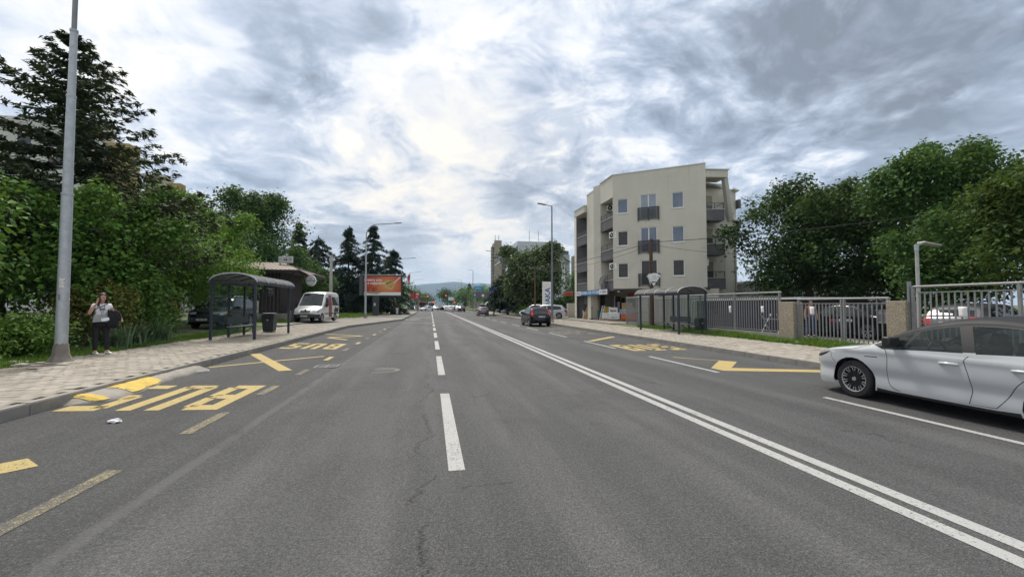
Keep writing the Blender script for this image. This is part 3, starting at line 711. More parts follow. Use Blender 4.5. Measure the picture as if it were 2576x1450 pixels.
broadleaf('leafy_tree', 'mid green tree between the tall spruce and the bright tree', (-19.5, 32, .6), (-19.0, 32, 5.3), (3.6, 3.4, 3.9), PLANE, .2, 34, 26, 12, .2, 15, G_L, shoots=6)
broadleaf('leafy_tree', 'pale green young tree in front of the bright tree', (-13.4, 31, .5), (-13.2, 30.6, 3.6), (2.0, 2.0, 2.3), LIGHTG, .16, 22, 24, 11, .12, 16, G_L, shoots=4)
broadleaf('tall_tree', 'tall dark round crowned tree behind the kiosk', (-20.5, 53, .7), (-20.0, 52.5, 7.9), (5.6, 5.2, 5.6), DARKG, .30, 70, 21, 11, .34, 17, G_L, shoots=16, lobe_r=(.16, .30), fill=(.25, .98))
broadleaf('small_tree', 'low green tree behind the white roof sign of the kiosk', (-15.6, 49, .6), (-15.6, 49, 4.3), (3.0, 2.8, 3.3), PLANE, .24, 26, 24, 11, .16, 18, G_L, shoots=3)
broadleaf('small_tree', 'small green tree under the round sign of the kiosk', (-12.4, 47.5, .5), (-12.3, 47.5, 3.2), (2.2, 2.2, 2.5), PLANE, .2, 22, 24, 11, .12, 19, G_L, shoots=3)
broadleaf('leafy_tree', 'dark leafy tree at the picture edge behind the maple', (-18.5, 15, .6), (-18, 15, 3.6), (3.2, 3.4, 3.0), DARKG, .22, 28, 26, 11, .2, 23, G_L)
broadleaf('leafy_tree', 'dark leafy tree deep behind the spruce trunk', (-19, 23, .6), (-18.5, 23, 3.8), (3.4, 3.6, 3.2), DARKG, .24, 28, 26, 11, .2, 24, G_L)
conifer('spruce_tree', 'tall old spruce with ragged tiers behind the lamp post', (-14.15, 19.8, .5), 12.0, 5.3, SPRUCE, 21, 21, 9, (.24, .075), .20, .8, .10, .18, 1.1, .24, gap=.08, twig=.165, sparse_low=.2, tuft=4, jit=.32,
        profile=lambda f: (1-f)**.72*1.02 if f > .30 else .86+.1*f)
G_C = 'cedars beyond the kiosk'
for i, (x, y, h, w, lb) in enumerate([(-19.6, 68, 13.6, 4.8, 'leftmost of the dark cedars, standing apart behind the kiosk sign'), (-15.9, 67, 11.4, 5.2, 'cedar with a forked drooping top behind the concrete utility pole'),
                                      (-12.3, 68, 13.3, 4.9, 'slim pointed cedar between the forked cedar and the street lamp'), (-8.9, 67, 13.4, 4.8, 'tall cedar directly behind the second street lamp and billboard'),
                                      (-6.9, 72, 10.6, 4.0, 'shorter cedar reaching out to the right above the billboard')]):
    conifer('cedar_tree', lb, (x, y, .45), h, w, CEDAR, 30+i, (21, 16, 19, 20, 15)[i], 8, (.50, .13), .07, (.85, .6, .9, .8, .65)[i], (.34, .5, .38, .36, .42)[i], .0, .85, .24, G_C, twig=.22, tuft=3, gap=.18, jit=.42, tilt=((.3, 0), (-.5, .2), (.1, 0), (.4, 0), (.9, 0))[i])
# low planting along the left pavement
G_S = 'shrubs along the left pavement'
for i, (x, y, r_, h, lb) in enumerate([(-10.7, 9.9, 1.2, 1.15, 'low bright green hedge bush at the picture edge'), (-10.9, 11.7, 1.2, 1.2, 'low bright green hedge bush just behind the lamp post'), (-10.7, 13.5, 1.1, 1.1, 'low hedge bush between the lamp post and the woman'),
                                       (-12.4, 13.0, 1.3, 1.25, 'hedge bush in the second row behind the lamp post')]):
    broadleaf('hedge_bush', lb, (x, y, .33), (x, y, .33+h*.45), (r_, r_*1.05, h*.62), HEDGE, .10, 24, 26, 10, .03, 50+i, G_S, cat='bush', flat=.5, stems=4)
broadleaf('flowering_shrub', 'shrub with yellow green flower plumes behind the woman', (-10.7, 16.3, .33), (-10.7, 16.3, 1.25), (1.0, .9, 1.0), ROSE, .10, 18, 22, 10, .03, 61, G_S, cat='bush', stems=4, shoots=6)
broadleaf('dark_shrub', 'dense dark green shrub beside the strap leaved plants', (-10.9, 19.0, .33), (-10.9, 18.6, .95), (1.0, 1.1, .85), MAPLE, .10, 24, 26, 10, .03, 62, G_S, cat='bush', stems=4)
broadleaf('dark_shrub', 'rounded shrub hiding the front corner of the parked dark car', (-12.3, 22.2, .35), (-12.3, 22.2, 1.0), (.9, .9, .9), MAPLE, .11, 26, 26, 10, .03, 63, G_S, cat='bush', stems=4)
broadleaf('dark_shrub', 'tall shrub between the woman and the bus shelter', (-12.2, 20.2, .35), (-12.1, 20.0, 2.0), (1.4, 1.5, 1.8), DARKG, .12, 26, 26, 10, .04, 64, G_S, cat='bush', stems=4)
def strap_plant(label, x, y, n, L, seed):
    r = np.random.default_rng(seed); root = thing('strap_leaf_plant', label, 'plant', (x, y, .32), 0, 'strap leaved plants by the bus stop'); V, Q, T = [], [], []
    for i in range(n):
        a = r.uniform(0, 2*math.pi); l = L*r.uniform(.6, 1.15); lean = r.uniform(.25, .95); d = np.array([math.cos(a), math.sin(a)]); s = np.array([-d[1], d[0], 0])*r.uniform(.018, .032); o = r.normal(size=2)*.16; b = len(V); t0 = r.uniform(0, 1)
        for k in range(5):
            t = k/4; p = np.array([*(o + d*l*lean*(t**1.4)*.85), l*(t*1.05-.62*lean*t**2.2)]); w = (1-.9*t**2)
            V += [p-s*w, p+s*w]; T += [t0, t0]
        Q += [(b+2*k, b+2*k+1, b+2*k+3, b+2*k+2) for k in range(4)]
    obj('leaf_blades', np_mesh('leaf_blades', V, Q, T), IRIS, root); return root
for i, (x, y, L, lb) in enumerate([(-9.75, 15.6, .95, 'tuft of long grey green strap leaves right behind the woman'), (-9.9, 16.9, 1.05, 'largest tuft of arching strap leaves beside the pavement'), (-9.9, 18.2, .95, 'tuft of strap leaves nearest to the bus shelter')]):
    strap_plant(lb, x, y, 110, L, 70+i)
# right: trees behind the fence
G_R = 'trees behind the fence'
broadleaf('chestnut_tree', 'huge dark chestnut tree beside the apartment building', (26.8, 26.4, .23), (26.7, 26.4, 5.6), (4.9, 4.6, 4.4), CHEST, .25, 84, 20, 12, .34, 81, G_R, shoots=16, flat=.32, lobe_r=(.15, .30), fill=(.25, .98))
broadleaf('plane_tree', 'tall airy tree with upright shoots behind the gate', (27.6, 18.8, .23), (27.6, 18.6, 5.9), (3.3, 3.2, 3.9), PLANE, .21, 64, 18, 11, .26, 82, G_R, shoots=26, lobe_r=(.14, .30), fill=(.25, 1.0))
broadleaf('walnut_tree', 'olive tinted tree cut by the right picture edge', (22.6, 11.2, .23), (22.6, 11.2, 4.1), (3.0, 2.8, 2.3), OLIVE, .18, 56, 20, 12, .2, 83, G_R, shoots=14, lobe_r=(.16, .30), fill=(.25, .98))
broadleaf('dark_tree', 'dark tree filling the gap behind the airy tree', (33, 25, .23), (33, 25, 5.2), (5.2, 4.6, 4.2), CHEST, .28, 60, 20, 11, .3, 84, G_R, shoots=12, lobe_r=(.16, .30), fill=(.25, .98))
broadleaf('green_tree', 'low green tree behind the lamp in the courtyard', (24.2, 15.8, .23), (24.2, 15.8, 3.4), (2.6, 2.4, 2.3), PLANE, .18, 26, 26, 11, .14, 85, G_R, shoots=4)
broadleaf('dark_tree', 'dark tree half hidden behind the olive tinted one', (30.5, 13.5, .23), (30.5, 13.5, 4.9), (4.0, 3.8, 3.9), CHEST, .25, 34, 26, 11, .25, 86, G_R, shoots=5)
# middle distance on the right
broadleaf('linden_tree', 'big round linden with pale leaf tips beside the white office block', (14.1, 60, .2), (14.0, 59.5, 6.3), (4.2, 4.2, 4.5), LINDEN, .36, 64, 40, 11, .26, 91, shoots=3, flat=.3, lobe_r=(.28, .38))
conifer('low_cedar', 'wide low cedar under the linden, over parked cars', (12.4, 69, .15), 6.6, 4.3, CEDAR, 92, 13, 7, (.6, .16), .18, .55, .20, .0, .8, .22, twig=.32)
conifer('low_cedar', 'cedar beside the linden trunk', (15.2, 63, .15), 5.2, 3.4, CEDAR, 93, 11, 7, (.55, .16), .2, .55, .22, .0, .8, .2, twig=.32)
broadleaf('hedge_bush', 'tall dark hedge behind the low wall next to the shop', (18.6, 57.5, .2), (18.6, 57.5, 1.9), (3.0, 1.2, 1.7), DARKG, .22, 26, 22, 9, .05, 94, cat='hedge', stems=4)
broadleaf('green_tree', 'fresh green tree squeezed between office block and apartment house', (22.5, 62, .2), (22.5, 62, 4.4), (2.8, 2.6, 3.4), PLANE, .28, 24, 22, 10, .16, 95)
broadleaf('rounded_bush', 'clipped round bush between parked cars near the cedars', (12.6, 56.5, .2), (12.6, 56.5, .85), (1.1, 1.0, .75), HEDGE, .14, 16, 20, 9, .04, 96, cat='bush', stems=3)
# far trees
far = [(-9, 118, 9, 4.2, MAPLE, 'green tree above the red billboard'), (-13, 108, 8, 4.0, LIGHTG, 'light green tree left of the red billboard'), (-16, 92, 9.5, 4.5, MAPLE, 'tree in the park left of the flagpole'), (-12, 175, 12, 6, DARKG, 'dark far tree left of the street end'),
       (-7, 225, 11, 6, MAPLE, 'far tree where the street meets the hills'), (9, 235, 12, 6.5, DARKG, 'dark far tree right of the street end'), (17, 215, 12, 6.5, MAPLE, 'far tree behind the traffic lights'), (25, 200, 13, 6.5, MAPLE, 'far tree behind the advertising boards'),
       (-3, 300, 11, 7, DARKG, 'small far tree in the middle of the street end'), (-25, 120, 11, 5.5, DARKG, 'tree deep in the park behind the cedars'), (31, 165, 11, 5, DARKG, 'dark tree right of the advertising boards'), (-21, 82, 8, 4.5, MAPLE, 'park tree seen between the cedar trunks'), (-12.5, 80, 7, 3.8, DARKG, 'park tree seen below the billboard')]
for i, (x, y, h, w, lm, lb) in enumerate(far):
    broadleaf('far_tree', lb, (x, y, .3), (x, y, h*.56), (w, w, h*.46), lm, .42 if y < 150 else .7, 20, 18, 8, .25, 100+i, 'trees at the far end of the street', lobe_r=(.32, .46))
conifer('pine_tree', 'pointed dark conifer right of the far street lamps', (21.5, 130, .2), 10.5, 4.6, CEDAR, 120, 13, 6, (.9, .26), .1, .7, .2, .0, .8, .24, 'trees at the far end of the street')
conifer('pine_tree', 'broad dark conifer left of the concrete tower', (24.5, 122, .2), 8.6, 4.4, CEDAR, 121, 12, 6, (.9, .26), .1, .6, .2, .0, .8, .24, 'trees at the far end of the street')
conifer('pine_tree', 'slender far conifer behind the far blue sign', (23, 260, .2), 15, 3.6, CEDAR, 122, 12, 6, (1.1, .35), .1, .8, .2, .0, .8, .24, 'trees at the far end of the street')

# grass blades
def grass(name, label, area, n, h, zf, seed, w=.012, lm=None):
    r = np.random.default_rng(seed); (x0, x1, y0, y1) = area
    x = r.uniform(x0, x1, n); y = r.uniform(y0, y1, n)
    edge = np.sin(y*2.3)*.10 + np.sin(y*5.1+1)*.07 + r.normal(0, .05, n); keep = (x > x0 + .15 + edge) if x0 > 0 else (x < x1 - .15 + edge)
    x, y = x[keep], y[keep]; n = len(x); z = np.array([zf(a) for a in x]); a = r.uniform(0, 2*np.pi, n)
    cl = .55 + .45*np.sin(x*3.1+y*1.7)*np.sin(y*2.9-x) + r.normal(0, .25, n); hh = h*np.clip(cl, .25, 1.5); d = np.stack([np.cos(a), np.sin(a)], 1); s = np.stack([-d[:, 1], d[:, 0]], 1)*w*r.uniform(.7, 1.6, (n, 1)); b = d*(hh*r.uniform(.2, .9, n))[:, None]
    V = np.zeros((n, 4, 3)); V[:, 0, :2] = np.stack([x, y], 1)-s; V[:, 1, :2] = np.stack([x, y], 1)+s; V[:, 2, :2] = np.stack([x, y], 1)+b*.45+s*.7; V[:, 3, :2] = np.stack([x, y], 1)+b
    V[:, 0, 2] = z-.02; V[:, 1, 2] = z-.02; V[:, 2, 2] = z+hh*.6; V[:, 3, 2] = z+hh
    o = obj(name, np_mesh(name, V.reshape(-1, 3), np.arange(n*4).reshape(-1, 4), np.repeat(np.clip(r.normal(.5, .25, n), 0, 1), 4)), lm or GRASS)
    tag(o, label, 'grass', None, 'stuff')
grass('grass_verge', 'green grass verge between the right pavement and the fence', (13.75, 15.3, 10.5, 22.0), 26000, .22, lambda x: .14, 1, .011)
grass('grass_verge', 'grass tuft at the foot of the wooden pole', (13.9, 15.1, 24.6, 27.6), 5000, .24, lambda x: .14, 2, .012)
grass('grass_verge', 'grass edge between the left pavement and the hedge', (-10.4, -9.1, 8.5, 24.5), 22000, .13, lambda x: .30, 3, .010)
grass('lawn', 'lawn around the billboard under the cedars', (-22, -7.2, 46, 90), 42000, .22, lambda x: .42, 4, .05)
grass('grass_verge', 'weeds at the foot of the kiosk terrace', (-13.2, -10.2, 33.4, 35.4), 3500, .3, lambda x: .38, 5, .018)

# ------------------------------------------------------------ vehicles
def pip(x, y, poly):
    ins = False; n = len(poly)
    for i in range(n):
        x1, y1 = poly[i]; x2, y2 = poly[(i+1) % n]
        if (y1 > y) != (y2 > y) and x < (x2-x1)*(y-y1)/(y2-y1)+x1: ins = not ins
    return ins
def smooth_poly(pts, n=4):
    """Catmull-Rom through open polyline points (2D), n pieces per span"""
    out = []; P_ = [pts[0]] + list(pts) + [pts[-1]]
    for i in range(1, len(P_)-2):
        p0, p1, p2, p3 = (np.array(P_[i+k][:2], float) for k in (-1, 0, 1, 2))
        for k in range(n):
            t = k/n; out.append(tuple(.5*((2*p1)+(-p0+p2)*t+(2*p0-5*p1+4*p2-p3)*t*t+(-p0+3*p1-3*p2+p3)*t**3)))
    out.append(tuple(pts[-1][:2])); return out
def band(pts, w):
    """a thin strip polygon along a 2D polyline"""
    L, Rr = [], []
    for i in range(len(pts)):
        a = Vector(pts[max(0, i-1)]); b = Vector(pts[min(len(pts)-1, i+1)]); t = (b-a).normalized(); n = Vector((-t.y, t.x))*w/2; p = Vector(pts[i])
        L.append(tuple(p-n)); Rr.append(tuple(p+n))
    return L + Rr[::-1]
def wheel(parent, x, s, r, wd, side, style='five', rimcol=None, rim_r=.68):
    w = bpy.data.objects.new('wheel', None); link(w, parent); w.location = (x, -s, r)
    rr = r*rim_r; prof = [(rr, -wd*.5), (r*.90, -wd*.5), (r*.975, -wd*.40), (r, -wd*.22), (r, wd*.22), (r*.975, wd*.40), (r*.90, wd*.5), (rr, wd*.5), (rr*.97, wd*.30)]
    if side < 0: prof = [(a, -b) for a, b in prof]
    MB().lathe(prof, 36, 'x').build('tyre', RUBBER, w, 40)
    o = side; m = MB(); m.lathe([(rr*.99, o*wd*.49), (rr*.93, o*wd*.47), (rr*.91, o*wd*.30)], 36, 'x')
    ns = {'five': 5, 'many': 10, 'cap': 7}[style]
    def P(a, rad, h): return (o*h, rad*math.cos(a), rad*math.sin(a))
    dk = MB(); dk.lathe([(rr*.92, o*wd*.20), (.001, o*wd*.16)], 36, 'x'); dk.build('brake_disc', BLACK, w, 40)
    sp = MB()
    for k in range(ns):
        a = k*2*math.pi/ns + .3
        if style == 'many':
            for da in (-.12, .12):
                m.add([P(a+da*.9-.045, rr*.62, wd*.40), P(a+da*.9+.045, rr*.62, wd*.40), P(a+da*1.05+.05, rr*.94, wd*.47), P(a+da*1.05-.05, rr*.94, wd*.47)], [(0, 1, 2, 3)])
                sp.add([P(a+da*.5-.05, rr*.16, wd*.40), P(a+da*.5+.05, rr*.16, wd*.40), P(a+da*.9+.075, rr*.80, wd*.385), P(a+da*.9-.075, rr*.80, wd*.385)], [(0, 1, 2, 3)])
        else:
            wa = {'five': .20, 'cap': .30}[style]
            m.add([P(a-wa*1.6, rr*.14, wd*.46), P(a+wa*1.6, rr*.14, wd*.46), P(a+wa*.75, rr*.94, wd*.46), P(a-wa*.75, rr*.94, wd*.46),
                   P(a-wa*1.8, rr*.14, wd*.36), P(a+wa*1.8, rr*.14, wd*.36), P(a+wa*.9, rr*.94, wd*.38), P(a-wa*.9, rr*.94, wd*.38)], [(0, 1, 2, 3), (0, 4, 7, 3), (1, 2, 6, 5)])
    m.lathe([(rr*.17, o*wd*.42), (rr*.15, o*wd*.47), (.001, o*wd*.48)], 18, 'x')
    m.build('rim', rimcol or RIM, w, 40)
    if style == 'many': sp.build('dark_spokes', BLACK, w)
    return w
def sidew(S):
    """half width of the body as a function of (s, z)"""
    W, L = S['W'], S['L']; prof = S['top']; ts = [p[0] for p in prof]; tz = [p[1] for p in prof]
    fd, fi = S.get('front', (.55, .30)); rd, ri = S.get('rear', (.40, .22)); belt, roofz = S['belt'], S['roof']; tum = S.get('tumble', .20); low = S.get('low', .05); rr = S.get('round', .07); cre = S.get('crease', (.010, .48, .006, .84))
    def w(s, z):
        b = W
        if s < fd: b -= fi*(1-math.sqrt(max(0, 1-((fd-max(s, 0))/fd)**2)))
        if s > L-rd: b -= ri*(1-math.sqrt(max(0, 1-((min(s, L)-(L-rd))/rd)**2)))
        if z > belt: b -= tum*((z-belt)/max(.01, roofz-belt))**1.25
        else: b -= .018*((belt-z)/belt)**2*0 + low*max(0, (.42-z)/.30)**2 + S.get('waist', .012)*math.sin(max(0, min(1, (z-.35)/(belt-.35)))*math.pi)
        b += -cre[0]*math.exp(-((z-cre[1])/.10)**2) + cre[2]*math.exp(-((z-cre[3])/.035)**2)
        d = np.interp(s, ts, tz) - z
        if d < rr: b -= rr*(1-math.sqrt(max(0, 1-((rr-max(d, 0))/rr)**2)))
        return max(b, .05)
    return w
def car(name, label, S, paint, loc, rz, group=None, detail=1, cat='car', plate='SK-123-AB', lights_on=False, roof_mat=None):
    """S: side profile and regions, s measured from the front bumper backwards, z up; the car's front points to local +Y, origin at the front"""
    root = thing(name, label, cat, loc, rz, group); L = S['L']; w = sidew(S); g_ = S.get('grid', .11 if detail else .16)
    top = S['top']; fr, re = S['front_pts'], S['rear_pts']          # outline pieces: bottom front up, over, down the rear
    outl = fr + top + re; r = S['wr']; ar = S.get('arch', r+.055); zb = S['sill']
    def arc(c, a0, a1, n=14): return [(c + ar*math.cos(lerp(a0, a1, i/n)), r*.98 + ar*math.sin(lerp(a0, a1, i/n))) for i in range(n+1)]
    ax = S['axles']; ang = math.asin(max(-1, min(1, (zb - r*.98)/ar)))
    poly = outl + arc(ax[1], ang, math.pi-ang) + arc(ax[0], ang, math.pi-ang)
    regions = S['side']                                             # list of (part, polygon, material key)
    pts, edges = [], []
    def loop(p, closed=True):
        b = len(pts); pts.extend(p); n = len(p); edges.extend((b+i, b+(i+1) % n) for i in range(n if closed else n-1))
    loop(poly)
    for _, p, _ in regions: loop(p)
    xs = np.arange(g_*.6, L, g_); zs = np.arange(zb, S['roof'], g_)
    ga, gb = np.meshgrid(xs, zs); ga, gb = ga.ravel(), gb.ravel(); ins = np.zeros(len(ga), bool); pl = np.array(poly)
    for (x1, y1), (x2, y2) in zip(pl, np.roll(pl, -1, 0)):
        if y1 != y2: ins ^= ((y1 > gb) != (y2 > gb)) & (ga < (x2-x1)*(gb-y1)/(y2-y1)+x1)
    pts.extend(zip(ga[ins].tolist(), gb[ins].tolist()))
    vo, _, fo, *_ = delaunay_2d_cdt([Vector(p) for p in pts], edges, [], 0, 1e-5)
    buckets = {}
    va = np.array([(v.x, v.y) for v in vo]); cen = va[np.array(fo)].mean(1); cx, cz = cen[:, 0], cen[:, 1]
    def inside(p):
        r_ = np.zeros(len(cx), bool); q = np.array(p)
        for (x1, y1), (x2, y2) in zip(q, np.roll(q, -1, 0)):
            if y1 != y2: r_ ^= ((y1 > cz) != (y2 > cz)) & (cx < (x2-x1)*(cz-y1)/(y2-y1)+x1)
        return r_
    kid = np.zeros(len(fo), int)
    for q, (part, p, mk) in enumerate(regions): kid[inside(p)] = q+1
    ok = inside(poly); names = [('body', 'paint')] + [(part, mk) for part, p, mk in regions]
    for f, q, o_ in zip(fo, kid, ok):
        if o_: buckets.setdefault(names[q], []).append(f)
    M = {'paint': paint, 'glass': S.get('glass', CARGLASS), 'black': BLACK, 'red': RED_LENS, 'clear': CLEAR_LENS, 'amber': AMBER, 'chrome': CHROME, 'roof': roof_mat or paint, 'seam': BLACK, 'second': S.get('second', paint)}
    parts = {}
    for (part, mk), fs in [(k, isl) for k, f_ in buckets.items() for isl in islands(f_)]:
        for sd_ in ((1, -1)):
            idx = {}; V, F, N = [], [], []
            inset = -.006 if mk == 'seam' else (-.004 if mk == 'glass' else 0)
            for f in fs:
                t = []
                for i in f:
                    if i not in idx:
                        idx[i] = len(V); s, z = vo[i]; x = w(s, z); e = .012
                        V.append((sd_*(x+inset), -s, z)); n = Vector((1, (w(s+e, z)-w(s-e, z))/(2*e), -(w(s, z+e)-w(s, z-e))/(2*e))); n.x *= 1
                        n = Vector((sd_*1.0, n.y, n.z)).normalized(); N.append(n)
                    t.append(idx[i])
                F.append(t if sd_ > 0 else t[::-1])
            me = bpy.data.meshes.new(part); me.from_pydata(V, [], [tuple(x) for x in F]); me.polygons.foreach_set('use_smooth', np.ones(len(F), bool))
            bm = bmesh.new(); bm.from_mesh(me); bm.faces.ensure_lookup_table()
            if bm.faces and bm.faces[0].normal.x*sd_ < 0: bmesh.ops.reverse_faces(bm, faces=bm.faces)
            bm.to_mesh(me); bm.free()
            me.normals_split_custom_set_from_vertices(N)
            parts.setdefault((part, sd_), []).append((me, M[mk]))
    for (part, sd_), l in parts.items():
        for me, mt in l: obj({'body': 'side_panel'}.get(part, part), me, mt, root)
    # skin across the top, front and rear
    rs = [fr[0]]; lab = []
    for a, b in zip(outl[:-1], outl[1:]):
        n = max(1, int(math.hypot(b[0]-a[0], b[1]-a[1])/(.09 if detail else .16)))
        for k in range(1, n+1): rs.append((lerp(a[0], b[0], k/n), lerp(a[1], b[1], k/n)))
    us = sorted(set([-1, -.97, -.9, -.75, -.5, -.25, 0, .25, .5, .75, .9, .97, 1] + [v for reg in S['over'] for v in reg[2:4]]))
    ss = [0]
    for a, b in zip(rs[:-1], rs[1:]): ss.append(ss[-1]+math.hypot(b[0]-a[0], b[1]-a[1]))
    # station of an outline place
    def station(p): return min(range(len(rs)), key=lambda i: (rs[i][0]-p[0])**2 + (rs[i][1]-p[1])**2)
    cr = S.get('crown', .045); V = []
    fz, rz_ = S.get('nose_bulge', .16), S.get('tail_bulge', .10)
    for i, (s, z) in enumerate(rs):
        a = rs[max(0, i-1)]; b = rs[min(len(rs)-1, i+1)]; t = Vector((b[0]-a[0], b[1]-a[1])).normalized(); n = Vector((-t.y, t.x))
        if n.y < -.2: n = -n
        xe = w(s, z); k = cr if n.y > .6 else (lerp(cr, fz if n.x < 0 else rz_, min(1, (.6-n.y)/.6)))
        if n.y <= .6 and s > L*.2 and s < L*.8: k = cr
        for u in us: V.append((u*xe, -(s + n.x*k*(1-u*u)), z + n.y*k*(1-u*u)))
    nu = len(us); FB = {}; OV = [(part, mk, u0, u1, station(pa), station(pb)) for part, mk, u0, u1, pa, pb in S['over']]
    for i in range(len(rs)-1):
        for j in range(nu-1):
            um = (us[j]+us[j+1])/2; key = ('body', 'paint')
            for part, mk, u0, u1, ia, ib in OV:
                if ia <= i < ib and u0 < um < u1: key = (part, mk)
            FB.setdefault(key, []).append((i*nu+j, i*nu+j+1, (i+1)*nu+j+1, (i+1)*nu+j))
    for (part, mk), fs in [(k, isl) for k, f_ in FB.items() for isl in islands(f_)]:
        mm = MB(); used = sorted({i for f in fs for i in f}); mp = {i: k for k, i in enumerate(used)}
        mm.v = [V[i] for i in used]; mm.f = [tuple(mp[i] for i in f) for f in fs]
        o = mm.build('body' if part == 'body' else part, M[mk], root, 45 if part != 'body' else 60)
    # underbody, wheel wells
    ub = MB(); zu = zb + .03
    ub.b2((-S['W']*.80, -(ax[0]-ar*.9), zu), (S['W']*.80, -.35, zu+.25)); ub.b2((-S['W']*.93, -(ax[1]-ar*1.0), zu), (S['W']*.93, -(ax[0]+ar*1.0), zu+.22)); ub.b2((-S['W']*.80, -(L-.30), zu), (S['W']*.80, -(ax[1]+ar*.9), zu+.25))
    for a in ax: ub.b2((-S['W']*.62, -(a+ar), zu+.02), (S['W']*.62, -(a-ar), zu+ar*1.7))
    ub.build('underbody', BLACK, root)
    for a in ax:
        for sd_ in (-1, 1): wheel(root, sd_*(S['W']-S.get('ww', .20)/2-.012), a, r, S.get('ww', .20), sd_, S.get('wheel', 'five'), S.get('rimcol'))
    # mirrors
    if 'mirror' in S:
        s, z = S['mirror']
        for sd_ in (-1, 1):
            m = MB(); x = sd_*(w(s, z)+.10); m.box((x, -s, z+.06), (.22, .13, .17)); m.bar((sd_*(w(s, z)-.02), -s+.01, z), (x, -s, z+.0), .07, .05); m.build('mirror', S.get('mirror_mat', paint), root, 40, .025)
    # plates front and rear
    for e, (s, z) in enumerate(S.get('plates', ())):
        if s is None: continue
        yo = -(s - .012) if e == 0 else -(s + .012); p = MB().box((0, yo, z), (.50, .014, .11)).build('number_plate', PLATE, root)
        if detail:
            sg = 1 if e == 0 else -1
            scribble(.42, .07, INK, p, frame((0, yo + sg*.0075, z), (-sg, 0, 0)), 'plate_lettering', seed=len(label))
    return root
def hatch(L=3.95, H=1.45, W=.84, nose=.78, cowl=(.98, .96), scr=(1.72, None), tail=(3.35, None), wr=.30, axles=(.76, 3.25), kind='hatch', belt=.90, **kw):
    """a generic small hatchback or saloon as a profile dictionary"""
    zt = H; r = wr
    hood = (.10, .62)
    if kind == 'hatch':
        top = [(.06, .66), (.16, .74), (.45, .83), (cowl[0], cowl[1]), (lerp(cowl[0], scr[0], .5), lerp(cowl[1], zt, .56)), (scr[0], zt-.045), (scr[0]+.35, zt), (L*.62, zt), (L*.78, zt-.05), (tail[0]+.05, zt-.13), (L-.26, 1.06), (L-.12, .98)]
    elif kind == 'sedan':
        top = [(.06, .66), (.16, .74), (.5, .84), (cowl[0], cowl[1]), (lerp(cowl[0], scr[0], .5), lerp(cowl[1], zt, .56)), (scr[0], zt-.04), (scr[0]+.4, zt), (L*.58, zt-.01), (L*.68, zt-.09), (L*.80, 1.06), (L*.84, 1.01), (L-.08, .98)]
    top = smooth_poly(top, 3)
    fr = [(.16, .20), (.03, .26), (.0, .42), (.02, .56)]; re = [(L-.04, .80), (L, .62), (L, .42), (L-.04, .28), (L-.16, .22)]
    ctop = top[9]; sbase = [p for p in top if p[0] >= cowl[0]][0]
    fb = belt; b1 = (axles[0]+axles[1])/2 + .02
    ztop = lambda s: np.interp(s, [p[0] for p in top], [p[1] for p in top])
    ws = cowl[0] + .28; rear_end = (L-.42 if kind == 'hatch' else L*.74)
    win1 = [(ws, fb+.01), (b1-.05, fb+.03), (b1-.07, ztop(b1-.07)-.10)] + [(s, ztop(s)-.10) for s in np.linspace(b1-.2, scr[0]+.02, 4)] + [(lerp(ws, scr[0], .55), ztop(lerp(ws, scr[0], .55))-.12)]
    e2 = rear_end - (.18 if kind == 'hatch' else .25)
    win2 = [(b1+.04, fb+.03), (e2, fb+.07), (e2-.14, ztop(e2-.14)-.11)] + [(s, ztop(s)-.10) for s in np.linspace(e2-.35, b1+.03, 4)]
    seam = lambda p: ('door_seam', band(p, .014), 'seam')
    d1 = axles[0] + .48
    side = [('window', win1, 'glass'), ('window', win2, 'glass'),
            seam([(d1, .30), (d1-.03, .6), (d1, fb)]), seam([(b1, .27), (b1, .6), (b1-.01, fb+.02)]), seam([(axles[1]-.42, .30), (axles[1]-.30, .62), (axles[1]-.10, fb)]), seam([(d1, .29), (b1, .265), (axles[1]-.42, .29)]),
            ('headlight', [(.07, .60), (.13, .70), (.52, .80), (.45, .68), (.20, .60)], 'clear'), ('taillight', kw.pop('tl', [(L-.30, .98), (L-.13, .96), (L-.04, .80), (L-.02, .70), (L-.20, .72), (L-.30, .80)]), 'red'),
            ('bumper_trim', [(.02, .30), (.02, .36), (axles[0]-r-.1, .34), (axles[0]-r-.1, .28)], 'black')]
    F = lambda s: (s, ztop(s))
    over = [('windscreen', 'glass', -.93, .93, F(cowl[0]+.05), F(scr[0]-.03)), ('grille', 'black', -.55, .55, (.0, .42), (.02, .56)), ('headlight', 'clear', -.97, -.5, (.06, .62), F(.20)), ('headlight', 'clear', .5, .97, (.06, .62), F(.20)), ('air_intake', 'black', -.8, .8, (.05, .25), (.01, .36))]
    if kind == 'hatch': over += [('rear_window', 'glass', -.86, .86, F(tail[0]+.10), F(L-.20)), ('taillight', 'red', -1, -.72, F(L-.20), (L-.01, .68)), ('taillight', 'red', .72, 1, F(L-.20), (L-.01, .68)), ('rear_bumper', 'second', -1, 1, (L, .55), (L-.1, .25))]
    else: over += [('rear_window', 'glass', -.88, .88, F(L*.66), F(L*.80)), ('taillight', 'red', -1, -.52, (L-.07, .94), (L-.02, .72)), ('taillight', 'red', .52, 1, (L-.07, .94), (L-.02, .72))]
    S = dict(L=L, W=W, roof=H, belt=fb, top=top, front_pts=fr, rear_pts=re, sill=.22, wr=r, axles=axles, side=side, over=over, mirror=(cowl[0]+.42, fb+.02), plates=((.0-.14, .45), (L+.10, .78 if kind == 'hatch' else .62)), tail_bulge=.09)
    S.update(kw); return S
def paint(name, col, rough=.28, metal=.0, coat=.35): return mat(name, col, rough, metal, .03, 2, coat=coat, spec=.4)
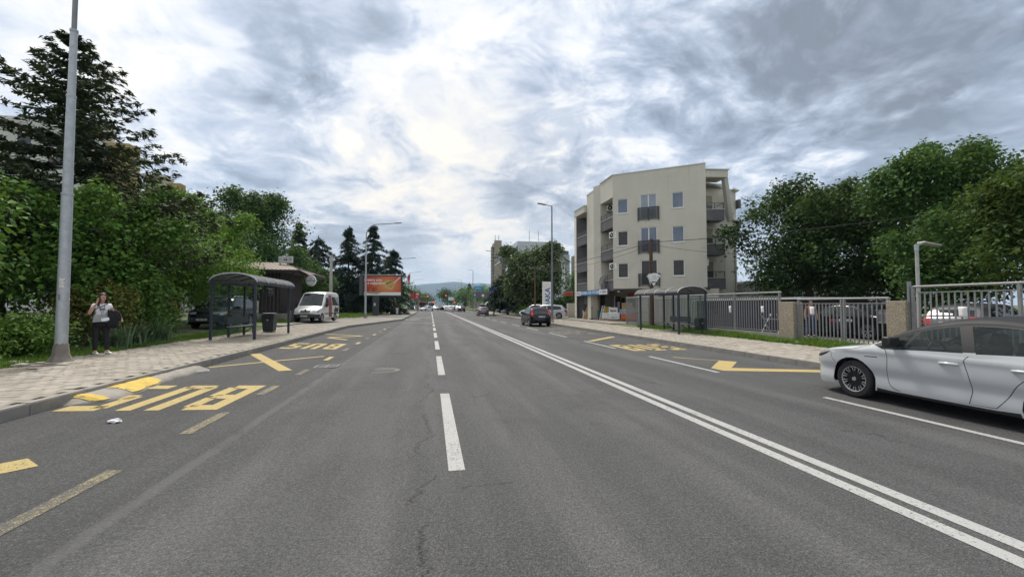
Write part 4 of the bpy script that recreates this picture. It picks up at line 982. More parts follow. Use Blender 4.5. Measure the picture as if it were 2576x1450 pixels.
P_WHITE = paint('white car paint', (.72, .72, .71)); P_PEARL = mat('pearl white car paint', (.50, .512, .525), .28, .0, .02, 2, coat=.7); P_BLACK = mat('black car paint', (.008, .008, .011), .22, 0, .05, 2, coat=.12, spec=.3); P_NAVY = mat('navy car paint', (.008, .010, .024), .22, 0, .05, 2, coat=.15, spec=.35)
P_GREY = paint('grey car paint', (.12, .12, .13), .3, .4); P_SILV = paint('silver car paint', (.42, .43, .45), .3, .5); P_BLUE = paint('light blue car paint', (.22, .28, .40), .3, .3); P_RED = paint('red car paint', (.30, .02, .02)); P_DGREY = paint('anthracite car paint', (.035, .038, .045), .25, .3)

# the pale hatchback passing close on the right; s is counted back from its nose
def near_hatch():
    L, H = 4.37, 1.455; r = .335; ax_ = (.93, 3.57)
    top = smooth_poly([(.07, .68), (.16, .755), (.42, .84), (.80, .905), (1.12, .955), (1.30, 1.01), (1.62, 1.19), (1.95, 1.335), (2.25, 1.415), (2.6, 1.455), (3.0, 1.45), (3.4, 1.40), (3.75, 1.32), (4.0, 1.16), (4.12, 1.05), (4.20, .98)], 4)
    zt = lambda s: float(np.interp(s, [p[0] for p in top], [p[1] for p in top]))
    fr = [(.20, .17), (.06, .19), (.02, .24), (.03, .34), (.0, .46), (.02, .58)]; re = [(4.30, .84), (4.37, .66), (4.36, .42), (4.30, .26), (4.18, .22)]
    d1, d2 = 1.52, 2.62
    s1 = smooth_poly([(d1-.10, .955), (d1, .90), (d1+.02, .70), (d1+.0, .45), (d1+.08, .30), (d1+.26, .245)], 4)
    s2 = smooth_poly([(d2+.02, .935), (d2-.03, .85), (d2+.02, .65), (d2+.04, .45), (d2, .26)], 4)
    s3 = smooth_poly([(3.42, .99), (3.34, .80), (3.16, .62), (3.02, .40), (2.92, .27)], 4)
    beltl = lambda s: .925 + .028*(s-1.5)
    roofl = lambda s: zt(s) - .085
    win_all = [(1.30, .985), (1.46, beltl(1.46)), (3.62, beltl(3.62)+.05), (3.72, beltl(3.7)+.10)] + [(s, roofl(s)) for s in np.linspace(3.55, 1.95, 12)] + [(1.62, roofl(1.62)+.005), (1.42, 1.035)]
    w1 = [(1.80, beltl(1.8)+.015), (d2-.05, beltl(d2)+.015), (d2-.17, roofl(d2-.17)-.02)] + [(s, roofl(s)-.02) for s in np.linspace(2.35, 2.05, 4)] + [(1.98, roofl(1.98)-.02)]
    wq = [(1.50, beltl(1.5)+.02), (1.755, beltl(1.75)+.02), (1.90, roofl(1.9)-.025), (1.75, roofl(1.75)-.02)]
    w2 = [(d2+.10, beltl(d2)+.015), (3.42, beltl(3.42)+.03), (3.48, roofl(3.48)-.03)] + [(s, roofl(s)-.02) for s in np.linspace(3.3, d2+.08, 5)] + [(d2-.02, roofl(d2)-.02)]
    clad = [(ax_[0]+.40, .20), (1.6, .185), (2.9, .185), (ax_[1]-.40, .20), (ax_[1]-.41, .255), (2.9, .24), (1.6, .24), (ax_[0]+.41, .255)]
    door = lambda a, b: a + b[::-1]
    dp1 = [(d1-.08, .95)] + s1[1:] + [(d2, .26)] + s2[::-1]
    side = [('roof_side', [(1.30, .985), (1.42, 1.035)] + [(s, zt(s)+.015) for s in np.linspace(1.36, 3.8, 26)] + [(3.87, 1.36), (3.95, 1.17), (3.72, beltl(3.7)+.10)], 'roof'), ('door', dp1, 'paint'), ('door', s2 + [(2.92, .27)] + s3[::-1], 'paint'), ('sill_trim', clad, 'black'), ('window_surround', win_all, 'black'), ('window', w1, 'glass'), ('quarter_window', wq, 'glass'), ('window', w2, 'glass'),
            ('door_seam', band(s1, .010), 'seam'), ('door_seam', band(s2, .010), 'seam'), ('door_seam', band(s3, .010), 'seam'), ('door_seam', band([(d1+.26, .245), (2.0, .25), (2.92, .265)], .010), 'seam'),
            ('headlight', [(.08, .655), (.13, .73), (.50, .80), (.40, .735), (.22, .665)], 'black'), ('headlight_lens', [(.12, .70), (.15, .735), (.48, .795), (.30, .745)], 'clear'),
            ('bonnet_seam', band([(.20, .775), (.5, .815), (.95, .88), (1.25, .965)], .008), 'seam'), ('bumper_seam', band([(.50, .79), (.52, .68), (.60, .60)], .008), 'seam'),
            ('taillight', [(4.0, .96), (4.2, .93), (4.30, .82), (4.08, .82)], 'red'), ('fender_badge', [(1.16, .775), (1.38, .785), (1.38, .770), (1.16, .760)], 'seam'), ('side_skirt', [(ax_[0]+.42, .255), (1.6, .262), (2.9, .262), (ax_[1]-.42, .262), (ax_[1]-.42, .255), (2.9, .24), (1.6, .24)], 'paint')]
    F = lambda s: (s, zt(s))
    over = [('roof', 'roof', -1, 1, F(2.02), F(3.72)), ('windscreen', 'glass', -.92, .92, F(1.28), F(2.05)), ('windscreen_frame', 'black', -1, -.92, F(1.22), F(2.05)), ('windscreen_frame', 'black', .92, 1, F(1.22), F(2.05)), ('rear_window', 'glass', -.85, .85, F(3.78), F(4.10)), ('grille', 'black', -.75, .75, (.03, .22), (.0, .46)), ('headlight', 'black', -.97, -.55, (.06, .65), F(.2)), ('headlight', 'black', .55, .97, (.06, .65), F(.2))]
    return dict(L=L, W=.895, roof=H, belt=.93, top=top, front_pts=fr, rear_pts=re, sill=.20, wr=r, axles=ax_, side=side, over=over, mirror=(1.66, 1.0), mirror_mat=BLACK, plates=((-.15, .42), (L+.1, .7)), wheel='many', arch=.395, grid=.07, front=(.75, .34), tumble=.22, waist=-.015, low=.05, crease=(.030, .46, .012, .87), ww=.225, nose_bulge=.14, rimcol=mat('polished alloy wheel', (.62, .62, .63), .25, .8))
corolla = car('passing_car', 'pale grey white hatchback with black roof driving out of the picture', near_hatch(), P_PEARL, (8.395, 7.42, 0), 0, None, 1, 'car', 'SK-482-BT', roof_mat=mat('black car roof', (.02, .021, .023), .55, 0, .05, 3, spec=.2))
for s_ in (2.40, 3.22):
    for sd_ in (-1, 1):
        m = MB(); n = 8; x0 = .905
        m.tube([(sd_*x0, -s_+.12, .80), (sd_*(x0+.028), -s_+.08, .803), (sd_*(x0+.034), -s_, .805), (sd_*(x0+.028), -s_-.08, .803), (sd_*x0, -s_-.12, .80)], [.012, .02, .022, .02, .012], 8)
        m.build('door_handle', P_PEARL, corolla, 60)

# cabin seen through the near car's windows
NG_ = glass('near car glass', (.05, .065, .066), .30, .02, 1.0, (.62, .70, .68))
for ch in corolla.children:
    if ch.name.startswith(('window', 'quarter_window', 'windscreen', 'rear_window')) and ch.data.materials and ch.data.materials[0] == CARGLASS: ch.data.materials[0] = NG_
SEAT = mat('grey seat cloth', (.06, .06, .065), .8, 0, .15, 8)
for sx_ in (-.36, .36):
    for s_ in (2.35, 3.15):
        m = MB(); m.box((sx_, -s_+.02, .50), (.46, .48, .22)); m.box((sx_, -s_-.24, .82), (.46, .14, .58), M=Matrix.Rotation(.22, 3, 'X')); m.box((sx_, -s_-.33, 1.17), (.24, .09, .17)); m.build('seat', SEAT, corolla, None, .04)
MB().box((0, -1.62, .84), (1.45, .42, .22)).build('dashboard', BLACK, corolla, None, .05); MB().b2((-.70, -3.75, .35), (.70, -1.45, .40)).build('cabin_floor', BLACK, corolla)
MB().tube([(-.36 + .18*math.cos(a), -1.90 + .03*math.sin(a), .90 + .18*math.sin(a)) for a in np.linspace(0, 2*math.pi, 20)], .014, 6).build('steering_wheel', BLACK, corolla, 60)
# other vehicles
fusion = hatch(4.02, 1.50, .855, cowl=(.92, 1.00), scr=(1.62, None), tail=(3.45, None), wr=.30, axles=(.80, 3.29), belt=.95, tl=[(3.66, 1.33), (3.80, 1.28), (3.97, .92), (3.92, .80), (3.78, .86), (3.74, 1.08)])
fusion['over'] = [o for o in fusion['over'] if o[0] != 'taillight'] + [('taillight', 'red', -1, -.86, (3.55, 1.34), (3.99, .80)), ('taillight', 'red', .86, 1, (3.55, 1.34), (3.99, .80))]
car('hatchback', 'black tall hatchback with its rear to the viewer, next to the nearest right street lamp', fusion, P_BLACK, (8.42, 36.1, 0), 0, None, 1, 'car', 'SK-7717-AC')
pg = hatch(3.85, 1.43, .83, wr=.29)
pcar = car('hatchback', 'grey hatchback with a bundle tied on its roof', pg, P_GREY, (8.02, 69.0, 0), 0, None, 1, 'car', 'SK-305-PD')
# load tied on its roof
lo = thing('roof_load', 'dark bundle with pale boards tied on the roof of the grey hatchback', 'luggage', (8.02, 67.0, 1.44))
bm = bmesh.new(); bmesh.ops.create_icosphere(bm, subdivisions=3, radius=1)
for v in bm.verts: v.co = Vector((v.co.x*.42, v.co.y*.55, v.co.z*.20+.17)) * random.uniform(.93, 1.07)
me = bpy.data.meshes.new('bundle'); bm.to_mesh(me); bm.free(); obj('bundle', me, mat('dark blue tarpaulin', (.02, .022, .035), .7, 0, .3, 6), lo, 60)
MB().tube([(-.35, -.5, .38), (-.1, -.2, .47), (.18, .2, .46), (.2, .35, .36)], .045, 8).build('rolled_mat', WHITE, lo, 60)
for k in range(2): MB().bar((.45+.05*k, -.5, .36), (.85+.05*k, .6, .05), .05, .04).build('board', WHITE, lo)
for sx_ in (-1, 1): MB().bar((sx_*.5, -.7, .03), (sx_*.5, .7, .03), .04, .05).build('roof_rail', BLACK, lo)
Q = 'cars queueing at the red light'
sed = hatch(4.55, 1.46, .88, kind='sedan', cowl=(1.15, .97), scr=(1.95, None), tail=(3.6, None), wr=.32, axles=(.92, 3.60))
hb = hatch(3.75, 1.53, .83, wr=.29, axles=(.72, 3.1), cowl=(.85, 1.02), scr=(1.5, None), tail=(3.2, None))
car('saloon_car', 'dark blue saloon with white roof light, rear to the viewer in the kerb lane queue', sed, P_NAVY, (7.72, 112.0, 0), 0, Q, 0, 'car')
car('white_hatchback', 'white hatchback, rearmost car of the queue beside the centre line', hb, P_WHITE, (5.02, 114.0, 0), 0, Q, 0, 'car')
for i, (x, y, S_, p, lb) in enumerate([(4.75, 130, hb, P_WHITE, 'second white hatchback of the queue, partly hidden by the first'), (4.95, 137, hb, P_SILV, 'silver car ahead of the two white hatchbacks'), (4.9, 144, sed, P_BLACK, 'black saloon in the middle of the queue'), (4.9, 152, hb, P_RED, 'red car far ahead in the queue'),
                                       (7.75, 124, sed, P_WHITE, 'white car ahead of the dark blue saloon'), (7.9, 133, hb, P_DGREY, 'dark car two places ahead of the dark blue saloon'), (4.9, 160, sed, P_SILV, 'silver saloon far up the queue'), (4.9, 170, hb, P_DGREY, 'anthracite car close to the far crossing'), (7.8, 146, hb, P_SILV, 'silver car at the head of the kerb lane')]):
    car('queueing_car', lb, S_, p, (x, y, 0), 0, Q, 0, 'car')
A = 'cars coming up the street'
for i, (x, y, S_, p, lb) in enumerate([(-2.6, 128, sed, P_WHITE, 'white car coming from the left side street'), (-1.2, 150, hb, P_BLACK, 'black oncoming car at the far crossing'), (1.8, 165, hb, P_WHITE, 'white oncoming car in the inner lane'), (-1.3, 185, sed, P_SILV, 'silver oncoming car far away'), (-4.2, 140, hb, P_WHITE, 'small white car half hidden by the roadside cabinet'), (2.2, 145, sed, P_NAVY, 'dark oncoming saloon turning across the far crossing')]):
    car('oncoming_car', lb, S_, p, (x, y-4.4, 0), math.pi if i not in (0, 5) else math.pi*.75, A, 0, 'car')
# parked cars
PK = 'cars parked between the cedars'
car('parked_car', 'light blue hatchback parked nose to the street under the cedar', hb, P_BLUE, (12.6, 75.6, .15), R(100), PK, 0, 'car')
car('parked_car', 'black car parked behind the light blue one', sed, P_BLACK, (12.2, 79.5, .15), R(100), PK, 0, 'car')
car('parked_car', 'silver estate parked by the street lamp, mostly hidden by the black hatchback', hatch(4.5, 1.5, .87, wr=.31, axles=(.9, 3.6), tail=(3.9, None)), P_SILV, (10.9, 47.6, .2), R(68), PK, 0, 'car')
car('parked_car', 'white car parked at the bush behind the black hatchback', hb, P_WHITE, (10.9, 52.0, .2), R(75), PK, 0, 'car')
# cars in the courtyard behind the fence
CY = 'cars parked behind the fence'
car('parked_car', 'black car seen through the bars of the double gate', sed, P_BLACK, (18.3, 18.4, .23), R(6), CY, 1, 'car')
car('parked_car', 'anthracite car with red rear lamps behind the right half of the gate', hatch(tl=[(3.82, .88), (3.90, .86), (3.93, .76), (3.80, .76)]), P_DGREY, (21.6, 16.6, .23), R(-75), CY, 1, 'car')
car('parked_car', 'grey car half hidden by the right gate pillar', hatch(4.3, 1.46, .86, axles=(.9, 3.5), tail=(3.75, None)), P_GREY, (22.6, 13.0, .23), R(-80), CY, 1, 'car')
car('parked_car', 'pale blue car behind the tall fence at the right edge', hatch(4.2, 1.5, .86, axles=(.9, 3.45), tail=(3.65, None)), P_BLUE, (18.6, 9.6, .23), R(4), CY, 1, 'car')
# dark SUV and its neighbour by the left shelter
def suv():
    S = hatch(4.65, 1.70, .90, cowl=(1.15, 1.08), scr=(1.95, None), tail=(4.05, None), wr=.345, axles=(.93, 3.60), belt=1.05)
    for i, p in enumerate(S['top']): S['top'][i] = (p[0], p[1] + (.12 if p[0] < 1.0 else max(0, .12-.12*(p[0]-1.0)/.2)))
    S['front_pts'] = [(.18, .26), (.03, .34), (.0, .52), (.02, .70)]; S['sill'] = .30
    F = lambda s: (s, float(np.interp(s, [q[0] for q in S['top']], [q[1] for q in S['top']])))
    S['side'] = [q for q in S['side'] if q[0] not in ('headlight', 'bumper_trim')] + [('headlight', [(.07, .74), (.13, .86), (.62, .95), (.52, .80), (.20, .72)], 'clear'), ('indicator', [(.34, .86), (.62, .945), (.58, .885), (.40, .82)], 'amber')]
    S['over'] = [q for q in S['over'] if q[0] not in ('headlight', 'grille', 'air_intake')] + [('headlight', 'clear', -.97, -.52, (.05, .76), F(.2)), ('headlight', 'clear', .52, .97, (.05, .76), F(.2)), ('grille', 'black', -.48, .48, (.0, .56), (.04, .76)), ('air_intake', 'black', -.85, .85, (.05, .34), (.0, .48))]
    S['plates'] = ((-.16, .52), (4.75, .8)); return S
s_ = car('parked_suv', 'dark SUV with amber indicator parked behind the left bus shelter', suv(), P_NAVY, (-11.55, 24.75, .40), math.pi, None, 1, 'car', 'KU-1130-AB')
for q in (-1, 1): MB().tube([(q*.62, -1.9, 1.715), (q*.64, -2.1, 1.77), (q*.64, -3.6, 1.77), (q*.62, -3.8, 1.70)], .022, 8).build('roof_rail', CHROME, s_, 60)
em = MB()
for a in (90, 210, 330):
    c_, s2 = math.cos(R(a)), math.sin(R(a)); em.prism([(0, 0), (.045*math.cos(R(a+22)), .045*math.sin(R(a+22))), (.085*c_, .085*s2), (.045*math.cos(R(a-22)), .045*math.sin(R(a-22)))], .165, .175, lambda a_, b_, h: (a_, h, b_+.66))
em.build('emblem', CHROME, s_)
car('parked_car', 'silver car with red rear lamp seen behind the dark SUV', hatch(4.2, 1.5, .86, axles=(.9, 3.45), tail=(3.65, None)), P_SILV, (-13.0, 34.2, .40), R(-4), None, 0, 'car')
# white and red van
def van():
    L, H = 4.95, 2.36; r = .335; ax_ = (.86, 3.85)
    top = smooth_poly([(.10, .80), (.22, .92), (.55, 1.06), (.92, 1.16), (1.05, 1.24), (1.40, 1.66), (1.72, 2.06), (1.95, 2.24), (2.3, 2.33), (3.2, 2.36), (4.4, 2.35), (4.8, 2.31)], 4)
    zt = lambda s: float(np.interp(s, [p[0] for p in top], [p[1] for p in top])); F = lambda s: (s, zt(s))
    fr = [(.22, .28), (.05, .30), (.0, .42), (.0, .58), (.06, .62), (.08, .72)]; re = [(4.90, 2.1), (4.94, 1.4), (4.95, .8), (4.95, .55), (4.85, .34)]
    side = [('red_panel', [(2.32, .36), (2.32, 2.12), (3.05, 2.12), (3.05, .36)], 'red2'), ('window', [(1.40, 1.28), (2.22, 1.25), (2.22, 1.90), (1.82, 1.92)], 'glass'), ('window', [(3.12, 1.28), (4.75, 1.28), (4.72, 1.98), (3.12, 1.98)], 'glass'), ('window', [(2.42, 1.28), (2.98, 1.28), (2.98, 1.98), (2.42, 1.98)], 'red2'),
            ('door_seam', band([(1.30, .45), (1.28, 1.22)], .016), 'seam'), ('door_seam', band([(2.27, .40), (2.27, 2.05)], .016), 'seam'), ('door_seam', band([(3.08, .40), (3.08, 2.1)], .016), 'seam'), ('bumper', [(-.1, .20), (-.1, .60), (.45, .62), (.46, .20)], 'black'), ('headlight', [(.06, .72), (.10, .86), (.40, .98), (.36, .80), (.2, .70)], 'clear'), ('rub_strip', [(1.3, .60), (4.9, .60), (4.9, .68), (1.3, .68)], 'black'), ('black_mark', [(3.5, .75), (4.6, .70), (4.7, 1.15), (4.2, 1.05), (3.9, 1.2), (3.6, .95)], 'black'), ('taillight', [(4.84, .9), (4.94, .9), (4.92, 1.5), (4.86, 1.5)], 'red')]
    over = [('windscreen', 'glass', -.93, .93, F(1.06), F(1.88)), ('headlight', 'clear', -.97, -.62, (.08, .74), F(.30)), ('headlight', 'clear', .62, .97, (.08, .74), F(.30)), ('grille', 'black', -.46, .46, (.08, .76), F(.17)), ('bumper', 'black', -1, 1, (.1, .29), (.06, .64))]
    S = dict(L=L, W=.985, roof=H, belt=1.2, top=top, front_pts=fr, rear_pts=re, sill=.32, wr=r, axles=ax_, side=side, over=over, plates=((-.19, .50), (5.0, .6)), front=(.8, .26), rear=(.15, .10), tumble=.12, crown=.05, nose_bulge=.17, tail_bulge=.03, ww=.21, wheel='cap', waist=.02, grid=.12)
    return S
VRED = paint('dark red van panel', (.24, .022, .035)); vs = van()
_c = [(a, b, ('second' if c == 'red2' else c)) for a, b, c in vs['side']]; vs['side'] = _c; vs['second'] = VRED
P_VAN = mat('white van paint', (.66, .655, .63), .35, 0, .05, 2, coat=.4, dirt=(.48, .45, .40), dscale=1.1, dmin=.56, dmax=.85)
v_ = car('delivery_van', 'white minibus van with a dark red side panel parked beyond the shelter', vs, P_VAN, (-9.22, 34.3, .36), math.pi-R(6), None, 1, 'van', 'SK-2117-AL')
for q in (-1, 1):
    m = MB(); m.box((q*1.13, -1.30, 1.32), (.16, .12, .34)); m.bar((q*.93, -1.25, 1.25), (q*1.10, -1.30, 1.28), .05); m.build('mirror', BLACK, v_, 40, .03)
text_mesh('ecimil', .26, mat('grey lettering', (.18, .18, .18), .5), v_, frame((.3, -.55, 1.135), (-1, 0, 0), (0, -.95, .30)), 'bonnet_lettering', .004, align='CENTER', shear=.15)
MB().lathe([(.075, 0), (.07, .01), (.001, .012)], 20, 'y', (0, -.10, .93)).build('badge', mat('blue badge', (.02, .05, .2), .3), v_)
# vans on the far right car park, and a bus far ahead
def box_van(label, x, y, rz, p, L=5.4, H=2.45, group=None, z=.15, cat='van'):
    S = van(); S['side'] = [q for q in S['side'] if q[2] != 'red2' and q[0] not in ('black_mark',)]; S['side'] = [q for q in S['side'] if not (q[0] == 'window' and q[1][0][0] > 3)]
    return car('parked_van', label, S, p, (x, y, z), rz, group, 0, cat)
GV = 'white vans in the car park'
box_van('white van, left one of the two in the far car park', 11.6, 104.5, R(96), P_WHITE, group=GV); box_van('white van, right one of the two in the far car park', 13.0, 92.0, R(95), P_WHITE, group=GV)
def bus(label, x, y, col, rz, name='bus', W=2.5, L=11, H=3.0):
    b = thing(name, label, 'bus' if name == 'bus' else 'truck', (x, y, 0), rz)
    MB().b2((-W/2, -L, .35), (W/2, 0, H)).build('body', col, b, None, .12)
    MB().b2((-W/2+.12, -.02, 1.25), (W/2-.12, .03, H-.45)).build('windscreen', CARGLASS, b); MB().b2((-W/2+.3, -.02, H-.38), (W/2-.3, .03, H-.12)).build('destination_board', BLACK, b)
    for q in (-1, 1):
        MB().b2((q*W/2-.02, -L+.4, 1.3), (q*W/2+.02, -.5, H-.5)).build('window_band', CARGLASS, b); MB().b2((q*.85-.18, -.01, .6), (q*.85+.18, .04, .85)).build('headlight', CLEAR_LENS, b)
        for s_ in (2.4, L-2.6): wheel(b, q*(W/2-.16), s_, .48, .28, q, 'cap')
    MB().b2((-W/2+.1, -.01, .38), (W/2-.1, .05, .58)).build('bumper', BLACK, b); return b
bus('red city bus coming towards the viewer at the far crossing', -2.8, 158, paint('bus red', (.35, .03, .03)), math.pi); bus('white coach coming up the street behind the red bus', .3, 178, P_WHITE, math.pi)

# ------------------------------------------------------------ street furniture
POLY = glass('smoky polycarbonate', (0.20, 0.19, 0.175), .66, .3, .4, (.62, .56, .47))
PANE = glass('shelter glass', (0.10, 0.13, 0.125), .06, .02, .9, (.93, .96, .95))
ALU = mat('aluminium edge strip', (.55, .55, .54), .4, .4, .06, 10)
BENCH = mat('bench boards dark', (.045, .052, .060), .5, 0, .15, 8)
SEATC = mat('worn bench seat', (.26, .27, .28), .45, .3, .15, 8)
def shelter(label, x, y, z, flip, eave, L=4.15, D=1.58):
    """long side along the street; flip = +1 when its open front faces +X"""
    s = thing('bus_shelter', label, 'bus shelter', (x, y, z)); f = -flip            # v runs from the front (0) to the rear (D) along f
    P = lambda u, v, h: (f*v, u, h)
    box = lambda a, b: MB().b2(P(*a), P(*b))
    for u in (0, L): MB().b2(P(u-.045, -.045, 0), P(u+.045, .045, eave)).build('post', NAVY, s)
    for u in (0, L*.37, L*.74, L): MB().b2(P(u-.04, D-.04, 0), P(u+.04, D+.04, eave)).build('post', NAVY, s)
    for v in (0, D): MB().b2(P(-.10, v-.06, eave), P(L+.58, v+.06, eave+.11)).build('eave_beam', NAVY, s)
    for u in (0, L): MB().b2(P(u-.035, .07, eave+.02), P(u+.035, D-.07, eave+.09)).build('cross_beam', NAVY, s)
    rise = .36; n = 14; us = np.linspace(-.06, L+.55, 5)
    arch = lambda t: (D/2 - (D/2+.06)*math.cos(t*math.pi), eave+.07+rise*math.sin(t*math.pi))
    for u in us:
        m = MB()
        for k in range(n): 
            a, b = arch(k/n), arch((k+1)/n); m.bar(P(u, *a), P(u, *b), .045, .05)
        m.build('roof_rib', ALU if u in (us[0], us[-1]) or True else NAVY, s)
        m = MB()
        for k in range(n):
            a, b = arch(k/n), arch((k+1)/n); m.bar(P(u, a[0], a[1]-.05), P(u, b[0], b[1]-.05), .05, .05)
        m.build('rib_bracket', NAVY, s)
    for u0, u1 in zip(us[:-1], us[1:]):
        m = MB()
        for k in range(n+1):
            a = arch(k/n); m.v += [P(u0+.02, *a), P(u1-.02, *a)]
        m.f = [(2*k, 2*k+1, 2*k+3, 2*k+2) for k in range(n)]; m.build('roof_sheet', POLY, s, 60)
    for u in (us[0], us[-1]):                                                     # fan struts in the gable ends
        for t in (.3, .7): MB().bar(P(u, D/2+(t-.5)*.4, eave+.1), P(u, *arch(t)), .03, .03).build('gable_strut', NAVY, s)
    for u0, u1 in ((.06, L*.37-.05), (L*.37+.05, L*.74-.05), (L*.74+.05, L-.06)): MB().b2(P(u0, D-.005, .14), P(u1, D+.005, eave-.06)).build('glass_panel', PANE, s)
    MB().b2(P(.0-.005, .52, .14), P(.005, D-.06, eave-.06)).build('glass_panel', PANE, s)
    MB().b2(P(L*.26, D-.50, .44), P(L*.80, D-.10, .475)).build('bench_seat', SEATC, s, None, .008); MB().b2(P(L*.30, D-.09, .56), P(L*.80, D-.06, .86)).build('bench_back', BENCH, s)
    for u in (L*.37, L*.74):
        MB().bar(P(u, D-.02, .08), P(u, D-.44, .43), .035, .035).build('bench_bracket', NAVY, s); MB().bar(P(u, D-.02, .42), P(u, D-.50, .42), .035, .035).build('bench_bracket', NAVY, s)
    return s
shelter('bus shelter with arched smoky roof on the left pavement', -6.9, 18.75, .295, 1, 2.22)
shelter('bus shelter with arched smoky roof on the right pavement by the fence', 12.8, 20.45, .147, -1, 2.10)
def bin_(label, x, y, z, h=.92, w=.5):
    b = thing('litter_bin', label, 'litter bin', (x, y, z)); g_ = mat('dark bin plastic', (.03, .034, .038), .5, 0, .15, 8)
    m = MB(); m.prism([(-w*.36, -w*.36), (w*.36, -w*.36), (w*.36, w*.36), (-w*.36, w*.36)], .04, .05)
    lo, hi = w*.37, w*.48; V = [(sx*r_, sy*r_, z_) for r_, z_ in ((lo, .03), (hi, h*.82)) for sx, sy in ((-1, -1), (1, -1), (1, 1), (-1, 1))]
    m = MB().add(V, [(3, 2, 1, 0), (4, 5, 6, 7)] + [(i, (i+1) % 4, 4+(i+1) % 4, 4+i) for i in range(4)]); m.build('body', g_, b, None, .02)
    MB().b2((-hi-.02, -hi-.02, h*.80), (hi+.02, hi+.02, h*.86)).build('rim', g_, b, None, .01); MB().b2((-hi+.02, -hi+.02, h*.86), (hi-.02, hi-.02, h*.99)).build('lid', mat('bin lid', (.05, .055, .06), .5, 0, .1, 9), b, None, .05)
    MB().b2((-hi*.6, -hi-.025, h*.70), (hi*.6, -hi+.01, h*.78)).build('slot', INK, b); MB().b2((-.03, -hi-.026, h*.6), (.03, -hi+.01, h*.66)).build('lock', PLATE, b); return b
bin_('dark litter bin behind the left bus shelter', -8.05, 23.75, .30, .98, .62); bin_('dark litter bin beside the right bus shelter', 14.45, 21.05, .15, .86, .46)

def lamp_left(label, x, y, z, near=False):
    s = thing('street_lamp', label, 'street lamp', (x, y, z), 0, 'street lamps on the left'); n = 16 if near else 8
    for (z0, z1, r0, r1) in ((.0, 4.08, .122, .108), (4.08, 6.52, .098, .086), (6.52, 8.18, .078, .070)):
        MB().tube([(0, 0, z0), (0, 0, z1)], [r0, r1], n).build('pole_section', GALV, s, 50)
    for z0, r_ in ((4.08, .115), (6.52, .092), (8.18, .078)): MB().lathe([(r_, z0-.04), (r_+.006, z0-.02), (r_+.004, z0+.02), (r_*.8, z0+.03)], n, c=(0, 0, 0)).build('collar', GALV, s, 40)
    pts = [(0, 0, 8.18), (0, 0, 9.0)] + [(3.0*(1-math.cos(t))*.42, 0, 9.0+1.25*math.sin(t)) for t in np.linspace(.2, math.pi/2, 7)] + [(3.05, 0, 10.42)]
    MB().tube(pts, [.052]*2+[.048]*8, 10).build('arm', GALV_DARK, s, 60); MB().box((3.35, 0, 10.45), (.75, .24, .10), M=Matrix.Rotation(-.08, 3, 'Y')).build('lamp_head', GALV_DARK, s, None, .03)
    MB().lathe([(.26, .0), (.22, .06), (.165, .16), (.135, .40), (.118, .46)], 8).build('base_skirt', mat('concrete splashed base', (.20, .175, .145), .85, 0, .25, 6, .3, 30), s, 30)
    MB().b2((-.02, -.126, 1.5), (.02, -.118, 1.62)).build('latch', GALV_DARK, s)
    return s
l1 = lamp_left('galvanised street lamp post with a torn sticker, nearest on the left', -8.77, 12.24, .30, True)
m = MB(); 
for k in range(4): m.quad(*[(.1205*math.cos(a), .1205*math.sin(a), h) for a, h in ((R(-95+k*12), 1.78), (R(-83+k*12), 1.78), (R(-83+k*12), 2.03), (R(-95+k*12), 2.03))])
st = m.build('sticker', mat('torn paper sticker', (.62, .61, .58), .8, 0, .25, 25, dirt=(.2, .2, .2), dscale=18, dmin=.55, dmax=.6), l1); 
for i, (x, y, lb) in enumerate([(-6.95, 48.6, 'street lamp with a long curved arm in front of the billboard'), (-6.6, 84, 'second curved street lamp, just behind the billboard'), (-6.2, 119, 'third curved street lamp, near the flagpole'), (-6.2, 152, 'fourth curved street lamp down the left side'), (-6.2, 186, 'fifth curved street lamp down the left side'), (-6.2, 222, 'farthest curved street lamp on the left')]): lamp_left(lb, x, y, .3)
def lamp_right(label, x, y, z, h=10.45):
    s = thing('street_lamp', label, 'street lamp', (x, y, z), 0, 'street lamps on the right')
    for z0, z1, r0, r1 in ((0, h*.52, .105, .095), (h*.52, h*.99, .075, .055)): MB().tube([(0, 0, z0), (0, 0, z1)], [r0, r1], 10).build('pole_section', mat('grey lamp steel', (.17, .19, .20), .5, .3, .1, 6), s, 60)
    MB().bar((.05, 0, h-.10), (-.85, 0, h+.03), .07, .05).build('arm', GALV_DARK, s); MB().box((-.95, 0, h+.05), (.75, .28, .07), M=Matrix.Rotation(.14, 3, 'Y')).build('lamp_head', GALV_DARK, s, None, .02)
    MB().lathe([(.22, 0), (.17, .05), (.12, .30), (.106, .34)], 8).build('base_skirt', CONC, s, 30); return s
for x, y, h, lb in [(10.62, 36.7, 10.5, 'tall grey street lamp beside the black hatchback'), (10.3, 70.3, 10.5, 'grey street lamp beside the grey hatchback and the blue road sign'), (10.5, 108, 10.45, 'third grey street lamp down the right side'), (10.5, 150, 10.45, 'fourth grey street lamp down the right side'), (10.5, 189, 10.5, 'fifth grey street lamp down the right side'), (14.5, 172, 8.6, 'short street lamp right of the far advertising boards')]:
    lamp_right(lb, x, y, .13, h)
